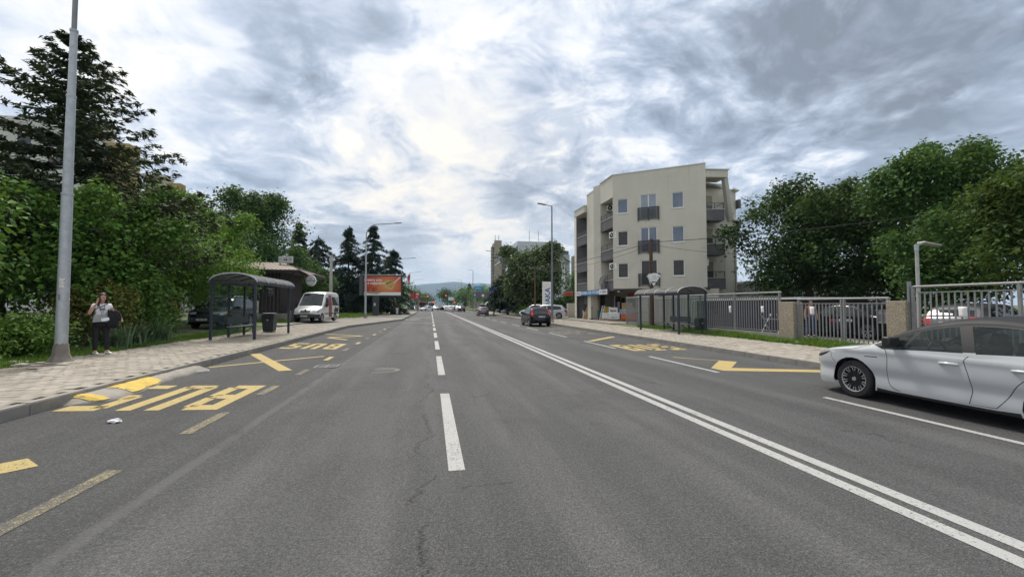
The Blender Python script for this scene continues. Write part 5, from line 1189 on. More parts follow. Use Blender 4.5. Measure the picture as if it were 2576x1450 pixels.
# lamp in the courtyard behind the fence
s = thing('yard_lamp', 'short lamp post with a flat lamp head behind the fence', 'street lamp', (18.6, 13.35, .23))
MB().tube([(0, 0, 0), (0, 0, 3.72)], [.07, .06], 12).build('post', mat('pale painted post', (.42, .42, .40), .6, .1, .12, 6, dirt=(.25, .2, .15), dscale=4), s, 60); MB().tube([(0, 0, 3.55), (0, 0, 3.80)], .075, 10).build('sleeve', GALV, s, 60)
MB().bar((-.05, 0, 3.76), (.45, -.02, 3.88), .07, .06).build('bracket', GALV, s); MB().box((.62, 0, 3.83), (.85, .3, .07), M=Matrix.Rotation(.12, 3, 'Y')).build('lamp_head', mat('lamp glass bowl', (.55, .52, .46), .3, 0, .1, 9), s, None, .03)

# ------------------------------------------------------------ fence on the right
FEN = mat('grey fence paint', (.235, .235, .235), .55, .2, .12, 5, dirt=(.31, .305, .295), dscale=2.5); FEN_D = mat('darker fence paint', (.22, .23, .24), .55, .2, .12, 5)
EXPO = mat('exposed aggregate concrete', (.27, .225, .165), .95, 0, .35, 22, .8, 60, dirt=(.42, .37, .29), dscale=26, dmin=.48, dmax=.6)
FX = 15.0
def bars(parent, y0, y1, zb, zt, sp=.155, w=.034, lo=None, hi=None, mt=None):
    n = int(round((y1-y0)/sp)); me = MB().b2((-w/2, -w*.45, 0), (w/2, w*.45, zt-zb)).mesh('bar'); me.materials.append(mt or FEN)
    for i in range(n+1):
        o = bpy.data.objects.new('bar', me); o.location = (0, y0 + (y1-y0)*i/max(1, n), zb); link(o, parent)
def fence_panel(name, label, y0, y1, zb, zt, rail, posts, rails=True):
    f = thing(name, label, 'fence' if 'fence' in name else 'gate', (FX, 0, 0)); bars(f, y0+.06, y1-.06, zb+.03, zt)
    MB().tube([(0, y0-.02, rail), (0, y1+.02, rail)], .038, 10).build('top_rail', FEN, f, 60); MB().b2((-.025, y0, zt-.02), (.025, y1, zt+.015)).build('upper_rail', FEN, f); MB().b2((-.028, y0, zb), (.028, y1, zb+.04)).build('lower_rail', FEN, f)
    for y in posts: MB().b2((-.04, y-.032, zb-.28), (.04, y+.032, rail)).build('post', FEN, f)
    return f
fa = fence_panel('railing_fence', 'grey steel railing fence behind the right bus shelter', 16.12, 27.3, .50, 2.06, 2.23, (16.2, 19.0, 21.8, 24.6, 27.25))
MB().b2((-.10, 16.12, .1), (.10, 27.3, .44)).build('plinth', CONC, fa)
g1 = fence_panel('steel_gate', 'open grey steel gate leaf beyond the wooden pole', 27.55, 31.1, .16, 2.18, 2.24, (27.6, 29.3, 31.05)); MB().b2((-.03, 27.6, 1.15), (.03, 31.05, 1.19)).build('middle_rail', FEN, g1)
for k, (ya, yb, lb) in enumerate(((13.30, 15.24, 'left leaf of the grey double gate between the pillars'), (11.66, 13.25, 'right leaf of the grey double gate between the pillars'))):
    gg = fence_panel('steel_gate', lb, ya, yb, .22, 1.73, 1.90, (ya+.03, yb-.03))
for ya, yb, lb in ((15.30, 16.08, 'rough exposed aggregate gate pillar on the left of the double gate'), (11.02, 11.62, 'rough exposed aggregate gate pillar on the right of the double gate')):
    p = MB().b2((-.22, ya, .05), (.22, yb, 1.80)).build('gate_pillar', EXPO, None, None, .02, (FX+.04, 0, 0)); tag(p, lb, 'pillar', 'gate pillars')
fb = fence_panel('railing_fence', 'tall grey steel railing fence behind the passing car', 4.2, 10.96, .45, 2.06, 2.24, (10.92, 8.42, 5.9, 4.25)); MB().b2((-.10, 4.2, .1), (.10, 10.96, .40)).build('plinth', CONC, fb); MB().b2((-.06, 10.98, .1), (.03, 11.05, 2.42)).build('end_post', FEN_D, fb)
def paper(label, y, z, h=.30, w=.21):
    m = MB(); n = 5
    for i in range(n+1): t = i/n; m.v += [(-.006*math.sin(t*5), -w/2, -t*h), (-.010*math.sin(t*4+1), w/2, -t*h)]
    m.f = [(2*i, 2*i+1, 2*i+3, 2*i+2) for i in range(n)]; o = m.build('paper_notice', LIT, None, 60, 0, (FX-.035, y, z)); o.modifiers.new('thickness', 'SOLIDIFY').thickness = .002; tag(o, label, 'paper notice', 'papers tied to the fence')
paper('white paper tied to the left gate leaf', 14.55, 1.60, .32); paper('white paper tied to the tall fence behind the passing car', 9.62, 1.62, .30); paper('white paper on the railing right of the bus shelter, nearer the shelter', 19.3, 1.62, .34, .17); paper('white paper on the railing close to the left gate pillar', 17.15, 1.62, .30, .17)
s = thing('letter_box', 'grey metal letter box hanging inside the right gate leaf', 'letter box', (FX+.14, 11.95, 1.05)); MB().b2((-.09, -.16, 0), (.09, .16, .42)).build('body', GALV, s, None, .01); MB().b2((-.12, -.18, .42), (.12, .18, .46)).build('lid', FEN, s); MB().b2((-.095, -.12, .06), (-.088, .12, .30)).build('door', FEN_D, s)

# wooden pole with pointed signs
s = thing('wooden_pole', 'dark wooden utility pole in front of the apartment building', 'utility pole', (14.72, 26.7, .15))
MB().tube([(0, 0, 0), (.01, 0, 2), (-.01, .02, 4), (0, 0, 6.0)], [.15, .14, .125, .11], 12).build('shaft', POLEWOOD, s, 60); MB().tube([(0, -.13, 5.72), (0, .13, 5.72)], .02, 6).build('bolt', GALV_DARK, s)
def pointed_sign(label, ry, dx, text=True):
    g_ = thing('pointed_sign', label, 'sign', (14.72, 26.55, 3.30), 0); z = -ry
    out = [(-.46, .33), (-.34, .42), (-.05, .52), (.16, .52), (.47, .36), (.22, .0), (0, -.34)]
    mt = Matrix.Rotation(ry, 3, 'Z')
    m = MB().prism(out, -.012, .012, lambda a, b, h: tuple(Vector((dx, -.03-dx*.1, 0)) + mt @ Vector((a, h, b)))); m.build('board', WHITE, g_)
    m = MB().prism([(a*1.05, b*1.05) for a, b in out], -.009, .009, lambda a, b, h: tuple(Vector((dx, -.03-dx*.1, 0)) + mt @ Vector((a, h, b)))); m.build('edge', INK, g_)
    if text:
        f = lambda x, zz_: frame(mt @ Vector((x, -.0135, zz_)) + Vector((dx, -.03-dx*.1, 0)), mt @ Vector((1, 0, 0)))
        for q_, (w_, h_, x_, z_) in enumerate(((.26, .10, -.05+.09, .30), (.17, .10, .30, .29), (.52, .05, .11, .19), (.30, .035, .04, .42), (.44, .03, .02, .11), (.40, .03, .02, .05))): scribble(w_, h_, INK, g_, f(x_, z_), seed=q_+40)
        m = MB(); m.prism([(-.16, -.085), (-.03, -.01), (-.03, -.055), (.17, -.055), (.13, -.115), (-.03, -.115), (-.03, -.16)], -.018, -.013, lambda a, b, h: tuple(Vector((dx, -.03-dx*.1, 0)) + mt @ Vector((a, h, b)))); m.build('arrow', INK, g_)
        m = MB(); m.prism([(-.30, .24), (-.26, .38), (-.235, .30), (-.25, .22)], -.018, -.013, lambda a, b, h: tuple(Vector((dx, -.03-dx*.1, 0)) + mt @ Vector((a, h, b)))); m.build('emblem', INK, g_)
    return g_
pointed_sign('white pointed sign with black arrow on the wooden pole', R(-26), .06); b_ = pointed_sign('blank back sign half hidden behind the arrow sign', R(38), -.12, False); b_.location.y += .10
# second pole farther down, with crossarm
s = thing('wooden_pole', 'thin brown pole with crossarm in front of the linden', 'utility pole', (12.45, 50.5, .2)); MB().tube([(0, 0, 0), (0, 0, 6.2)], [.10, .075], 10).build('shaft', mat('brown pole wood', (.13, .075, .05), .85, 0, .3, 6), s, 60); MB().bar((-.75, 0, 5.95), (.75, 0, 5.95), .06, .06).build('crossarm', GALV_DARK, s); MB().bar((-.05, 0, 5.0), (-.5, 0, 4.2), .05).build('stay', POLEWOOD, s)
for x in (-.65, -.25, .25, .65): MB().lathe([(.03, 5.98), (.05, 6.02), (.03, 6.10), (.001, 6.12)], 8, c=(x, 0, 0)).build('insulator', mat('brown insulator', (.25, .10, .05), .3), s)
# cables
CAB = mat('black cable', (.012, .012, .013), .6)
def cable(label, a, b, sag, r_=.016, n=16):
    a, b = Vector(a), Vector(b); pts = [a.lerp(b, i/n) - Vector((0, 0, sag*4*(i/n)*(1-i/n))) for i in range(n+1)]
    o = MB().tube([p - a for p in pts], r_, 5).build('overhead_cable', CAB, None, 60, 0, tuple(a)); tag(o, label, 'cable', 'overhead cables')
cable('thick overhead cable running from the wooden pole to the right picture edge', (14.72, 26.7, 5.95), (25.0, 13.2, 6.1), .25, .020)
cable('thin overhead cable sagging from the wooden pole past the right balconies', (14.72, 26.7, 5.80), (30.5, 24.0, 5.9), .75, .011)
cable('overhead cable from the wooden pole to the far brown pole', (14.72, 26.7, 5.95), (12.45, 50.5, 6.15), .30, .020); cable('lower twin cable between the two wooden poles', (14.72, 26.7, 5.75), (12.75, 50.5, 6.1), .62, .012)
cable('cable from the far brown pole to the apartment house', (12.45, 50.5, 6.0), (15.95, 41.0, 5.2), .15, .012); cable('cable hanging from the concrete pole to the trees', (-10.0, 46.2, 6.55), (-26, 49, 7.3), .3, .012)
# concrete pole on the left
s = thing('concrete_pole', 'square concrete utility pole behind the white van', 'utility pole', (-10.0, 46.2, .4)); 
V = [(sx*w_, sy*w_, z_) for w_, z_ in ((.16, 0), (.10, 6.3)) for sx, sy in ((-1, -1), (1, -1), (1, 1), (-1, 1))]
MB().add(V, [(3, 2, 1, 0), (4, 5, 6, 7)] + [(i, (i+1) % 4, 4+(i+1) % 4, 4+i) for i in range(4)]).build('shaft', CONC_L, s)
for z_ in (4.3, 4.9, 6.15): MB().bar((-.2, 0, z_), (.2, 0, z_), .03).build('step_iron', GALV_DARK, s)
MB().bar((-.5, 0, 6.25), (.15, 0, 6.35), .04).build('bracket', GALV_DARK, s)

# ------------------------------------------------------------ billboards
def ad_material():
    m = bpy.data.materials.new('orange printed poster'); m.use_nodes = True; nt = m.node_tree; g = NG(nt); b = nt.nodes['Principled BSDF']
    co = nd(nt, 'ShaderNodeTexCoord').outputs['Generated']; x, y, z = g.xyz(co)
    dx = g.m('SUBTRACT', x, .62); dz = g.m('SUBTRACT', z, .52); rr = g.m('SQRT', g.m('ADD', g.m('MULTIPLY', dx, dx), g.m('MULTIPLY', g.m('MULTIPLY', dz, dz), .5)))
    c = g.ramp(rr, [(0, (.72, .36, .12)), (.22, (.62, .20, .05)), (.42, (.50, .075, .025)), (.65, (.40, .035, .02))])
    nt.links.new(c, b.inputs['Base Color']); b.inputs['Roughness'].default_value = .35; return m
s = thing('billboard', 'large billboard with an orange food advertisement on a dark pillar', 'billboard', (-6.9, 57.0, .35))
MB().b2((-.38, -.22, 0), (.38, .22, 2.55)).build('pillar', mat('dark billboard pillar', (.05, .052, .056), .5, .2, .2, 5), s, None, .03); MB().b2((-.2, -.24, 1.25), (.0, -.22, 1.6)).build('meter_plate', PLATE, s)
MB().b2((-1.6, .25, 2.45), (3.25, .75, 5.25)).build('case', mat('billboard case', (.12, .125, .13), .5, .2, .12, 5), s, None, .04); MB().b2((-1.58, -.12, 2.42), (3.28, .26, 5.16)).build('front_frame', BLACK, s, None, .03)
m = MB().b2((-1.42, -.135, 2.58), (3.12, -.122, 5.02)); m.build('poster', ad_material(), s)
SH = [(-1.42, 5.02)]
MB().b2((-2.05, .1, 2.6), (-1.6, .7, 5.35)).build('second_case', mat('billboard case side', (.09, .095, .10), .5, .2, .12, 5), s)
F = lambda x, z: frame((x, -.139, z), (1, 0, 0))
text_mesh('Знаете што', .40, WHITE, s, F(-.35, 4.52), bold=.012, shear=.1); text_mesh('е најдобро!', .40, WHITE, s, F(.05, 4.12), bold=.012, shear=.1)
MB().b2((-1.42, -.142, 2.58), (3.12, -.136, 2.98)).build('white_strip', WHITE, s); scribble(1.7, .24, mat('dark red script', (.30, .02, .03), .5), s, F(2.1, 2.80), seed=8)
for k in range(4):
    x = -.95 + k*.34 - (.06 if k % 2 else 0); j = MB().prism([(-.14, 0), (.14, 0), (.15, .06), (.15, .42), (.10, .48), (-.10, .48), (-.15, .42), (-.15, .06)], -.146, -.142, lambda a, b, h, x=x: (x+a, h, 3.02+b)); j.build('printed_jar', mat(f'printed jar {k % 2}', ((.33, .05, .02), (.42, .11, .03))[k % 2], .5, 0, .3, 8), s)
    MB().b2((x-.11, -.150, 3.49), (x+.11, -.146, 3.56)).build('printed_lid', mat('printed jar lid', (.20, .03, .02), .5), s)
MB().prism([(-1.40, 2.98), (-1.25, 3.06), (.75, 2.98), (.15, 2.72), (-.9, 2.80)], -.1455, -.1425, lambda a, b, h: (a, h, b)).build('printed_cloth', mat('printed checked cloth', (.45, .30, .22), .6, 0, .5, 14), s)
MB().prism([(2.05, 4.10), (2.20, 4.25), (2.98, 4.98), (3.08, 4.90), (2.30, 4.12), (2.15, 4.00)], -.1455, -.1425, lambda a, b, h: (a, h, b)).build('printed_fork', mat('printed fork', (.62, .60, .60), .4, 0, .1, 6), s)
r = np.random.default_rng(5); nb = [(.52*math.cos(a)*(1+.18*math.sin(3*a)), .50*math.sin(a)*(1+.2*math.cos(2*a+1))) for a in np.linspace(0, 2*math.pi, 28)[:-1]]
MB().prism([(1.72+a*1.12, 3.90+b*1.12) for a, b in nb], -.1462, -.1430, lambda a, b, h: (a, h, b)).build('printed_food_glow', mat('printed cream', (.70, .55, .32), .6, 0, .2, 6), s); MB().prism([(1.72+a, 3.90+b) for a, b in nb], -.1490, -.1465, lambda a, b, h: (a, h, b)).build('printed_pasta', mat('printed pasta', (.52, .33, .11), .6, 0, .6, 7), s)
for k, (x, z, q) in enumerate(((1.55, 4.22, .2), (1.86, 4.28, -.3), (1.38, 4.05, .6))): MB().prism([(x-.20*math.cos(q), z-.2*math.sin(q)), (x, z-.10), (x+.22*math.cos(q), z+.22*math.sin(q)), (x, z+.10)], -.1515, -.1492, lambda a, b, h: (a, h, b)).build('printed_basil', mat('printed basil', (.06, .16, .03), .6, 0, .3, 8), s)
s = thing('billboard', 'small red billboard with white print farther down the street', 'billboard', (-5.6, 142, .3)); MB().b2((-.35, -.2, 0), (.35, .2, 3.4)).build('pillar', GALV_DARK, s); MB().b2((-2.05, -.15, 3.0), (2.25, .2, 5.55)).build('front_frame', BLACK, s)
MB().b2((-1.95, -.17, 3.1), (2.15, -.155, 5.45)).build('poster', mat('red printed poster', (.30, .012, .018), .4, 0, .1, 1), s); MB().prism([(-1.75, 4.6), (-1.75, 5.25), (-1.5, 5.2), (-1.3, 4.9), (-.8, 4.7), (-.8, 4.55)], -.178, -.172, lambda a, b, h: (a, h, b)).build('printed_shape', WHITE, s)
for k, (w_, h_) in enumerate(((1.0, .62), (.9, .26), (.55, .3), (1.3, .18))): scribble(w_, h_, WHITE, s, frame((1.45-.1*k, -.174, 5.05-.5*k), (1, 0, 0)), seed=k+60)
scribble(1.2, .2, WHITE, s, frame((-.8, -.174, 3.42), (1, 0, 0)), seed=71)
for x, z, w_, h_, col, lb, y in ((19.5, 5.6, 5.6, 2.4, (.10, .09, .095), 'dark advertising board far right of the street', 160), (24.2, 5.5, 3.0, 3.2, (.55, .55, .56), 'white advertising board with a red mark far right of the street', 160), (18.2, 8.3, 3.4, 1.4, (.02, .25, .50), 'blue advertising board above the dark far board', 165)):
    s = thing('advertising_board', lb, 'billboard', (x, y, .2), 0, 'advertising boards at the far crossing'); MB().b2((-w_/2, -.15, z-h_/2-.2), (w_/2, .15, z+h_/2-.2)).build('panel', mat('print '+lb[:12], col, .5, 0, .25, .6), s, None, .03)
    for q in (-.3, .3): MB().b2((q*w_-.08, -.05, 0), (q*w_+.08, .05, z-h_/2-.2)).build('leg', GALV_DARK, s)
    if 'white' in lb: scribble(1.6, 1.1, mat('red print', (.25, .03, .04), .5), s, frame((0, -.155, z), (1, 0, 0)), seed=72)
    if 'blue' in lb: scribble(2.2, .4, WHITE, s, frame((0, -.155, z-.2), (1, 0, 0)), seed=73)
# flag
s = thing('flagpole', 'tall thin flagpole with a limp red and yellow flag', 'flag', (-6.5, 140, .3)); MB().tube([(0, 0, 0), (0, 0, 11.8)], [.08, .04], 8).build('pole', GALV, s, 60)
m = MB(); n = 10
for i in range(n+1):
    t = i/n; 
    for j in range(5): u = j/4; m.v.append((-.05 - .75*u*(1-.35*t) + .10*math.sin(t*6+u*4), .16*math.sin(u*7+t*3), 11.5 - 3.2*t - .9*u))
m.f = [(i*5+j, i*5+j+1, (i+1)*5+j+1, (i+1)*5+j) for i in range(n) for j in range(4)]; m.build('flag_cloth', mat('red flag with yellow rays', (.45, .02, .02), .7, 0, .1, 2, dirt=(.70, .42, .03), dscale=.9, dmin=.56, dmax=.6), s, 60)
# totem of the shop
s = thing('totem_sign', 'white upright totem with blue lettering by the street lamp', 'sign', (14.15, 51.0, .2)); MB().b2((-.62, -.14, .4), (.62, .14, 4.35)).build('panel', WHITE, s, None, .03); MB().b2((-.45, -.1, 0), (.45, .1, .42)).build('foot', GALV_DARK, s)
text_mesh('DAKA', .92, mat('blue lettering', (.03, .14, .36), .4), s, frame((.02, -.145, 2.35), (0, 0, 1), (-1, 0, 0)), bold=.02)
# road signs and traffic lights
SB = mat('blue road sign', (.02, .06, .30), .4); SRED = mat('red sign', (.45, .02, .02), .4)
def sign(label, x, y, z, h, shape, mk=None, group='road signs on the right'):
    s = thing('road_sign', label, 'road sign', (x, y, z), 0, group); MB().tube([(0, .06, 0), (0, .06, h)], .035, 8).build('post', GALV, s, 60)
    if shape == 'square': MB().b2((-.45, -.015, h-.95), (.45, .015, h)).build('plate', SB, s, None, .02); MB().prism([(-.32, h-.82), (0, h-.15), (.32, h-.82)], -.022, -.016, lambda a, b, q: (a, q, b)).build('triangle', WHITE, s); MB().prism([(-.08, h-.75), (-.02, h-.35), (.06, h-.4), (.12, h-.75)], -.026, -.022, lambda a, b, q: (a, q, b)).build('walker_symbol', INK, s)
    elif shape == 'tall': 
        MB().b2((-.5, -.015, h-1.5), (.5, .015, h)).build('plate', SB, s, None, .02)
        for k in range(3): MB().b2((-.3+k*.28, -.022, h-1.3), (-.22+k*.28, -.016, h-.5+.15*(k % 2))).build('lane_symbol', WHITE, s)
    elif shape == 'round': MB().lathe([(.001, -.018), (.32, -.018), (.32, .018), (.001, .018)], 28, 'y', (0, 0, h-.35)).build('plate', mk or SRED, s, 40); MB().lathe([(.001, -.024), (.24, -.024), (.24, -.019)], 28, 'y', (0, 0, h-.35)).build('face', SB if mk is None else WHITE, s, 40); MB().bar((-.2, -.03, h-.55), (.2, -.03, h-.15), .06, .008).build('bar', SRED if mk is None else INK, s)
    return s
sign('blue lane sign in front of the low cedar', 10.15, 69.2, .13, 4.4, 'tall'); sign('blue pedestrian crossing sign down the right side', 12.0, 118, .13, 5.0, 'square'); sign('round no parking sign down the right side', 10.0, 116, .13, 3.6, 'round'); sign('round white end of limit sign on the far right lamp', 12.8, 106, .13, 4.3, 'round', WHITE)
sign('blue sign at the far left kerb', -4.0, 160, .2, 4.0, 'square', None, 'road signs on the left'); sign('grey backed sign on the left pavement behind the pedestrians', -5.9, 72, .3, 3.9, 'round', GALV_DARK, 'road signs on the left'); sign('second grey backed sign left of the flagpole', -5.6, 96, .3, 4.3, 'round', GALV_DARK, 'road signs on the left')
LAMP_R = mat('lit red signal', (.9, .03, .02), .4, emit=((1, .03, .015), 2.5))
def signal(label, x, y, h, arm=0):
    s = thing('traffic_light', label, 'traffic light', (x, y, .1), 0, 'traffic lights at the far crossing'); MB().tube([(0, 0, 0), (0, 0, h)], .09, 8).build('post', GALV_DARK, s, 60); x0 = 0
    if arm: MB().bar((0, 0, h-.1), (arm, 0, h), .10).build('arm', GALV, s); x0 = arm
    MB().b2((x0-.22, -.2, h-.95), (x0+.22, .12, h+.15)).build('housing', BLACK, s, None, .03)
    for k, mt in enumerate((LAMP_R, BLACK, BLACK)): MB().lathe([(.001, -.26), (.13, -.23), (.13, -.19)], 16, 'y', (x0, 0, h-.06-.31*k)).build('lens', mt, s, 40)
    return s
signal('traffic light on an arm above the queue, showing red', 8.4, 160, 5.2, -2.9); signal('low traffic light beside the queue, showing red', 8.6, 158, 2.6); signal('traffic light in the middle of the far crossing, showing red', .9, 160, 2.7); signal('traffic light with a long arm on the far left', -5.5, 165, 4.9, 4.5)
s = thing('direction_board', 'white direction board on the traffic light arm', 'sign', (7.6, 162, 3.5)); MB().b2((-1.1, -.04, 0), (1.1, .04, 1.2)).build('panel', WHITE, s); MB().bar((-.7, -.06, .6), (.6, -.06, .6), .12, .02).build('arrow', INK, s); MB().b2((1.0, .0, -3.4), (1.12, .06, 1.0)).build('post', GALV, s)
s = thing('roadside_cabinet', 'grey roadside cabinet on the left pavement ahead', 'cabinet', (-3.6, 112, .2)); MB().b2((-.35, -.25, 0), (.35, .25, 1.5)).build('body', GALV, s, None, .02); MB().b2((-.4, -.3, 1.5), (.4, .3, 1.58)).build('lid', GALV_DARK, s); MB().b2((-.1, -.27, .6), (.1, -.25, 1.2)).build('door', GALV_DARK, s)
s = thing('roadside_cabinet', 'dark cabinet under the red billboard', 'cabinet', (-5.6, 128, .3)); MB().b2((-.8, -.4, 0), (.8, .4, 1.5)).build('body', GALV_DARK, s, None, .02); MB().b2((-.85, -.45, 1.5), (.85, .45, 1.58)).build('lid', BLACK, s)
s = thing('yellow_parasol', 'yellow folded cover among the parked cars under the cedar', 'cover', (12.8, 83, .15)); bm = bmesh.new(); bmesh.ops.create_icosphere(bm, subdivisions=3, radius=1)
for v in bm.verts: v.co = Vector((v.co.x*1.1, v.co.y*.7, v.co.z*.55+1.6))*random.uniform(.94, 1.06)
me = bpy.data.meshes.new('cover'); bm.to_mesh(me); bm.free(); obj('cover', me, mat('yellow cover', (.75, .62, .03), .6), s, 60); MB().tube([(0, 0, 0), (0, 0, 1.6)], .05, 8).build('pole', GALV, s, 60)

# ------------------------------------------------------------ buildings
BEIGE = mat('beige render', (.575, .54, .455), .92, 0, .045, .8, .25, 30, dirt=(.51, .475, .39), dscale=.35)
_b = BEIGE.node_tree; _g = NG(_b); _p = _b.nodes['Principled BSDF']; _src = _p.inputs['Base Color'].links[0].from_socket       # rain streaks down the render
_mp = nd(_b, 'ShaderNodeMapping'); _g._in(_mp.inputs[0], nd(_b, 'ShaderNodeTexCoord').outputs['Object']); _mp.inputs['Scale'].default_value = (2.2, 2.2, .10)
_b.links.new(_g.mix(_g.m('MULTIPLY', _g.step(_g.noise(_mp.outputs[0], 1.6, 6, .65), .52, .74), .45), _src, (.44, .395, .305)), _p.inputs['Base Color'])
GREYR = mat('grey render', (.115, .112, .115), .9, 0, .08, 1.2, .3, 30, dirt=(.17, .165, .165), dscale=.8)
TRIM = mat('pale metal coping', (.62, .62, .60), .5, .1, .06, 3)
FRAMEW = mat('white window frame', (.74, .74, .73), .45, 0, .03, 4); GREYM = mat('dark grey railing', (.06, .062, .066), .5, .2, .1, 5)
SHUT = mat('dark roller shutter', (.055, .052, .05), .6, 0, .12, 3); CURT = mat('pale curtain', (.30, .34, .38), .8, 0, .2, 3)
WGLASS = mat('window glass', (.10, .13, .17), .03, 0, .25, 1.2, spec=.9); DGLASS = mat('dark window glass', (.02, .022, .026), .04, 0, .3, 1.5, spec=.7)
ROLL = mat('grey roller door', (.20, .205, .21), .5, .3, .1, 4)
class Face:
    """a vertical wall plane: origin, direction along it (u), outward normal"""
    def __init__(s, a, b): s.a = Vector((*a, 0)); d = Vector((*b, 0)) - s.a; s.L = d.length; s.u = d.normalized(); s.n = Vector((s.u.y, -s.u.x, 0))
    def p(s, u, z, o=0.0): return s.a + s.u*u + s.n*o + Vector((0, 0, z))
    def wall(s, m, z0, z1, holes=(), depth=.18, u0=0.0, u1=None):
        u1 = s.L if u1 is None else u1
        us = sorted({u0, u1, *[v for h in holes for v in h[:2]]}); zs = sorted({z0, z1, *[v for h in holes for v in h[2:4]]})
        for ua, ub in zip(us[:-1], us[1:]):
            for za, zb in zip(zs[:-1], zs[1:]):
                um, zm = (ua+ub)/2, (za+zb)/2
                if any(h[0] < um < h[1] and h[2] < zm < h[3] for h in holes): continue
                m.quad(s.p(ua, za), s.p(ub, za), s.p(ub, zb), s.p(ua, zb))
        for a, b, c, e in (h[:4] for h in holes):
            for q, r_ in (((a, c), (b, c)), ((b, c), (b, e)), ((b, e), (a, e)), ((a, e), (a, c))): m.quad(s.p(*q), s.p(*r_), s.p(*r_, -depth), s.p(*q, -depth))
        return m
    def box(s, m, u0, u1, z0, z1, o0, o1):
        P_ = [s.p(u, z, o) for u in (u0, u1) for z in (z0, z1) for o in (o0, o1)]
        return m.add(P_, [(0, 1, 3, 2), (4, 6, 7, 5), (0, 4, 5, 1), (2, 3, 7, 6), (0, 2, 6, 4), (1, 5, 7, 3)])
def window(F, parent, u0, u1, z0, z1, style, o=-.10, sill=True, mull=1, fw=.06):
    w = bpy.data.objects.new('window', None); link(w, parent); m = MB()
    for a in ((u0, u1, z0, z0+fw), (u0, u1, z1-fw, z1), (u0, u0+fw, z0+fw, z1-fw), (u1-fw, u1, z0+fw, z1-fw)): F.box(m, a[0], a[1], a[2], a[3], o-.03, o+.05)
    for k in range(1, mull): u = lerp(u0, u1, k/mull); F.box(m, u-fw*.75, u+fw*.75, z0+fw, z1-fw, o-.03, o+.045)
    m.build('frame', FRAMEW, w)
    for k in range(mull):
        a, b = lerp(u0, u1, k/mull)+fw*.8, lerp(u0, u1, (k+1)/mull)-fw*.8
        if style == 'shutter':
            zz = z0+fw; n = 0; mm = MB()
            F.box(mm, a, b, z0+fw, z1-fw, o-.02, o+.02); mm.build('shutter', SHUT, w)
        else:
            F.box(MB(), a, b, z0+fw, z1-fw, o, o+.012).build('pane', WGLASS if style == 'glass' else DGLASS, w)
            if style == 'curtain': F.box(MB(), a, b, z0+fw, z1-fw, o+.013, o+.016).build('curtain', CURT, w)
    if sill: F.box(MB(), u0-.04, u1+.04, z0-.06, z0+.005, -.1, .05).build('sill', FRAMEW, w)
    return w
apt = thing('apartment_building', 'four storey beige apartment house with grey balconies and a shop below', 'building', (0, 0, 0))
Z0, Z1 = 3.15, 13.46
FF = Face((16.17, 36.1), (22.4, 31.55)); FF.n = Vector((-.590, -.808, 0)); L = FF.L
px2u = lambda c: (c-568)/(1638-568)                         # fraction along the facade as it looks
def uu(fr): Zl, Zr = 38.5, 35.2; return L*(fr/Zl*1)/(fr/Zl + (1-fr)/Zr)*1 if False else L*(fr*Zr**-1*0 + fr*1.0)
wins = []; rows = [(9.90, 11.50), (6.98, 8.60), (4.10, 5.72)]
cols = [(.42, 1.34), (2.42, 3.80), (5.05, 5.98)]
sty = [('glass', 'curtain', 'glass'), ('shutter', 'glass', 'glass'), ('shutter', 'shutter', 'shutter')]
holes = []
for ri, (za, zb) in enumerate(rows):
    holes += [(cols[0][0], cols[0][1], za, zb-.30), (cols[1][0], cols[1][1], za-.72, zb-.12), (cols[2][0], cols[2][1], za+.05, zb-.20)]
m = MB(); FF.wall(m, Z0, Z1, holes)
m.build('front_wall', BEIGE, apt)
for ri in range(3):
    for ci in range(3):
        h = holes[ri*3+ci]; window(FF, apt, *h, sty[ri][ci], mull=2 if ci == 1 and sty[ri][ci] != 'shutter' else 1, sill=ci != 1)
    h = holes[ri*3+1]; rl = bpy.data.objects.new('window_railing', None); link(rl, apt); za = h[2]-.12; zb = h[2]+1.0; a, b = h[0]-.17, h[1]+.17
    for u in (a, (a+b)/2, b): FF.box(MB(), u-.045, u+.045, za, zb, .04, .12).build('upright', GREYM, rl)
    FF.box(MB(), a-.05, b+.05, zb-.02, zb+.05, .02, .14).build('handrail', GREYM, rl)
    for k in range(12): z = za+.10+k*.078; FF.box(MB(), a+.05, b-.05, z, z+.030, .06, .09).build('bar', GREYM, rl)
FF.box(MB(), -.05, L+.04, Z1, Z1+.07, -.35, .05).build('coping', TRIM, apt)
# back body, roof deck, side faces
def vwall(name, pts, z0, z1, mt, flip=False):
    m = MB()
    for a, b in zip(pts[:-1], pts[1:]): m.quad((*a, z0), (*b, z0), (*b, z1), (*a, z1))
    return m.build(name, mt, apt)
RB = [(22.4, 31.55), (22.85, 32.2), (25.25, 33.05), (27.1, 33.95), (27.6, 42), (24, 47), (16.2, 47)]
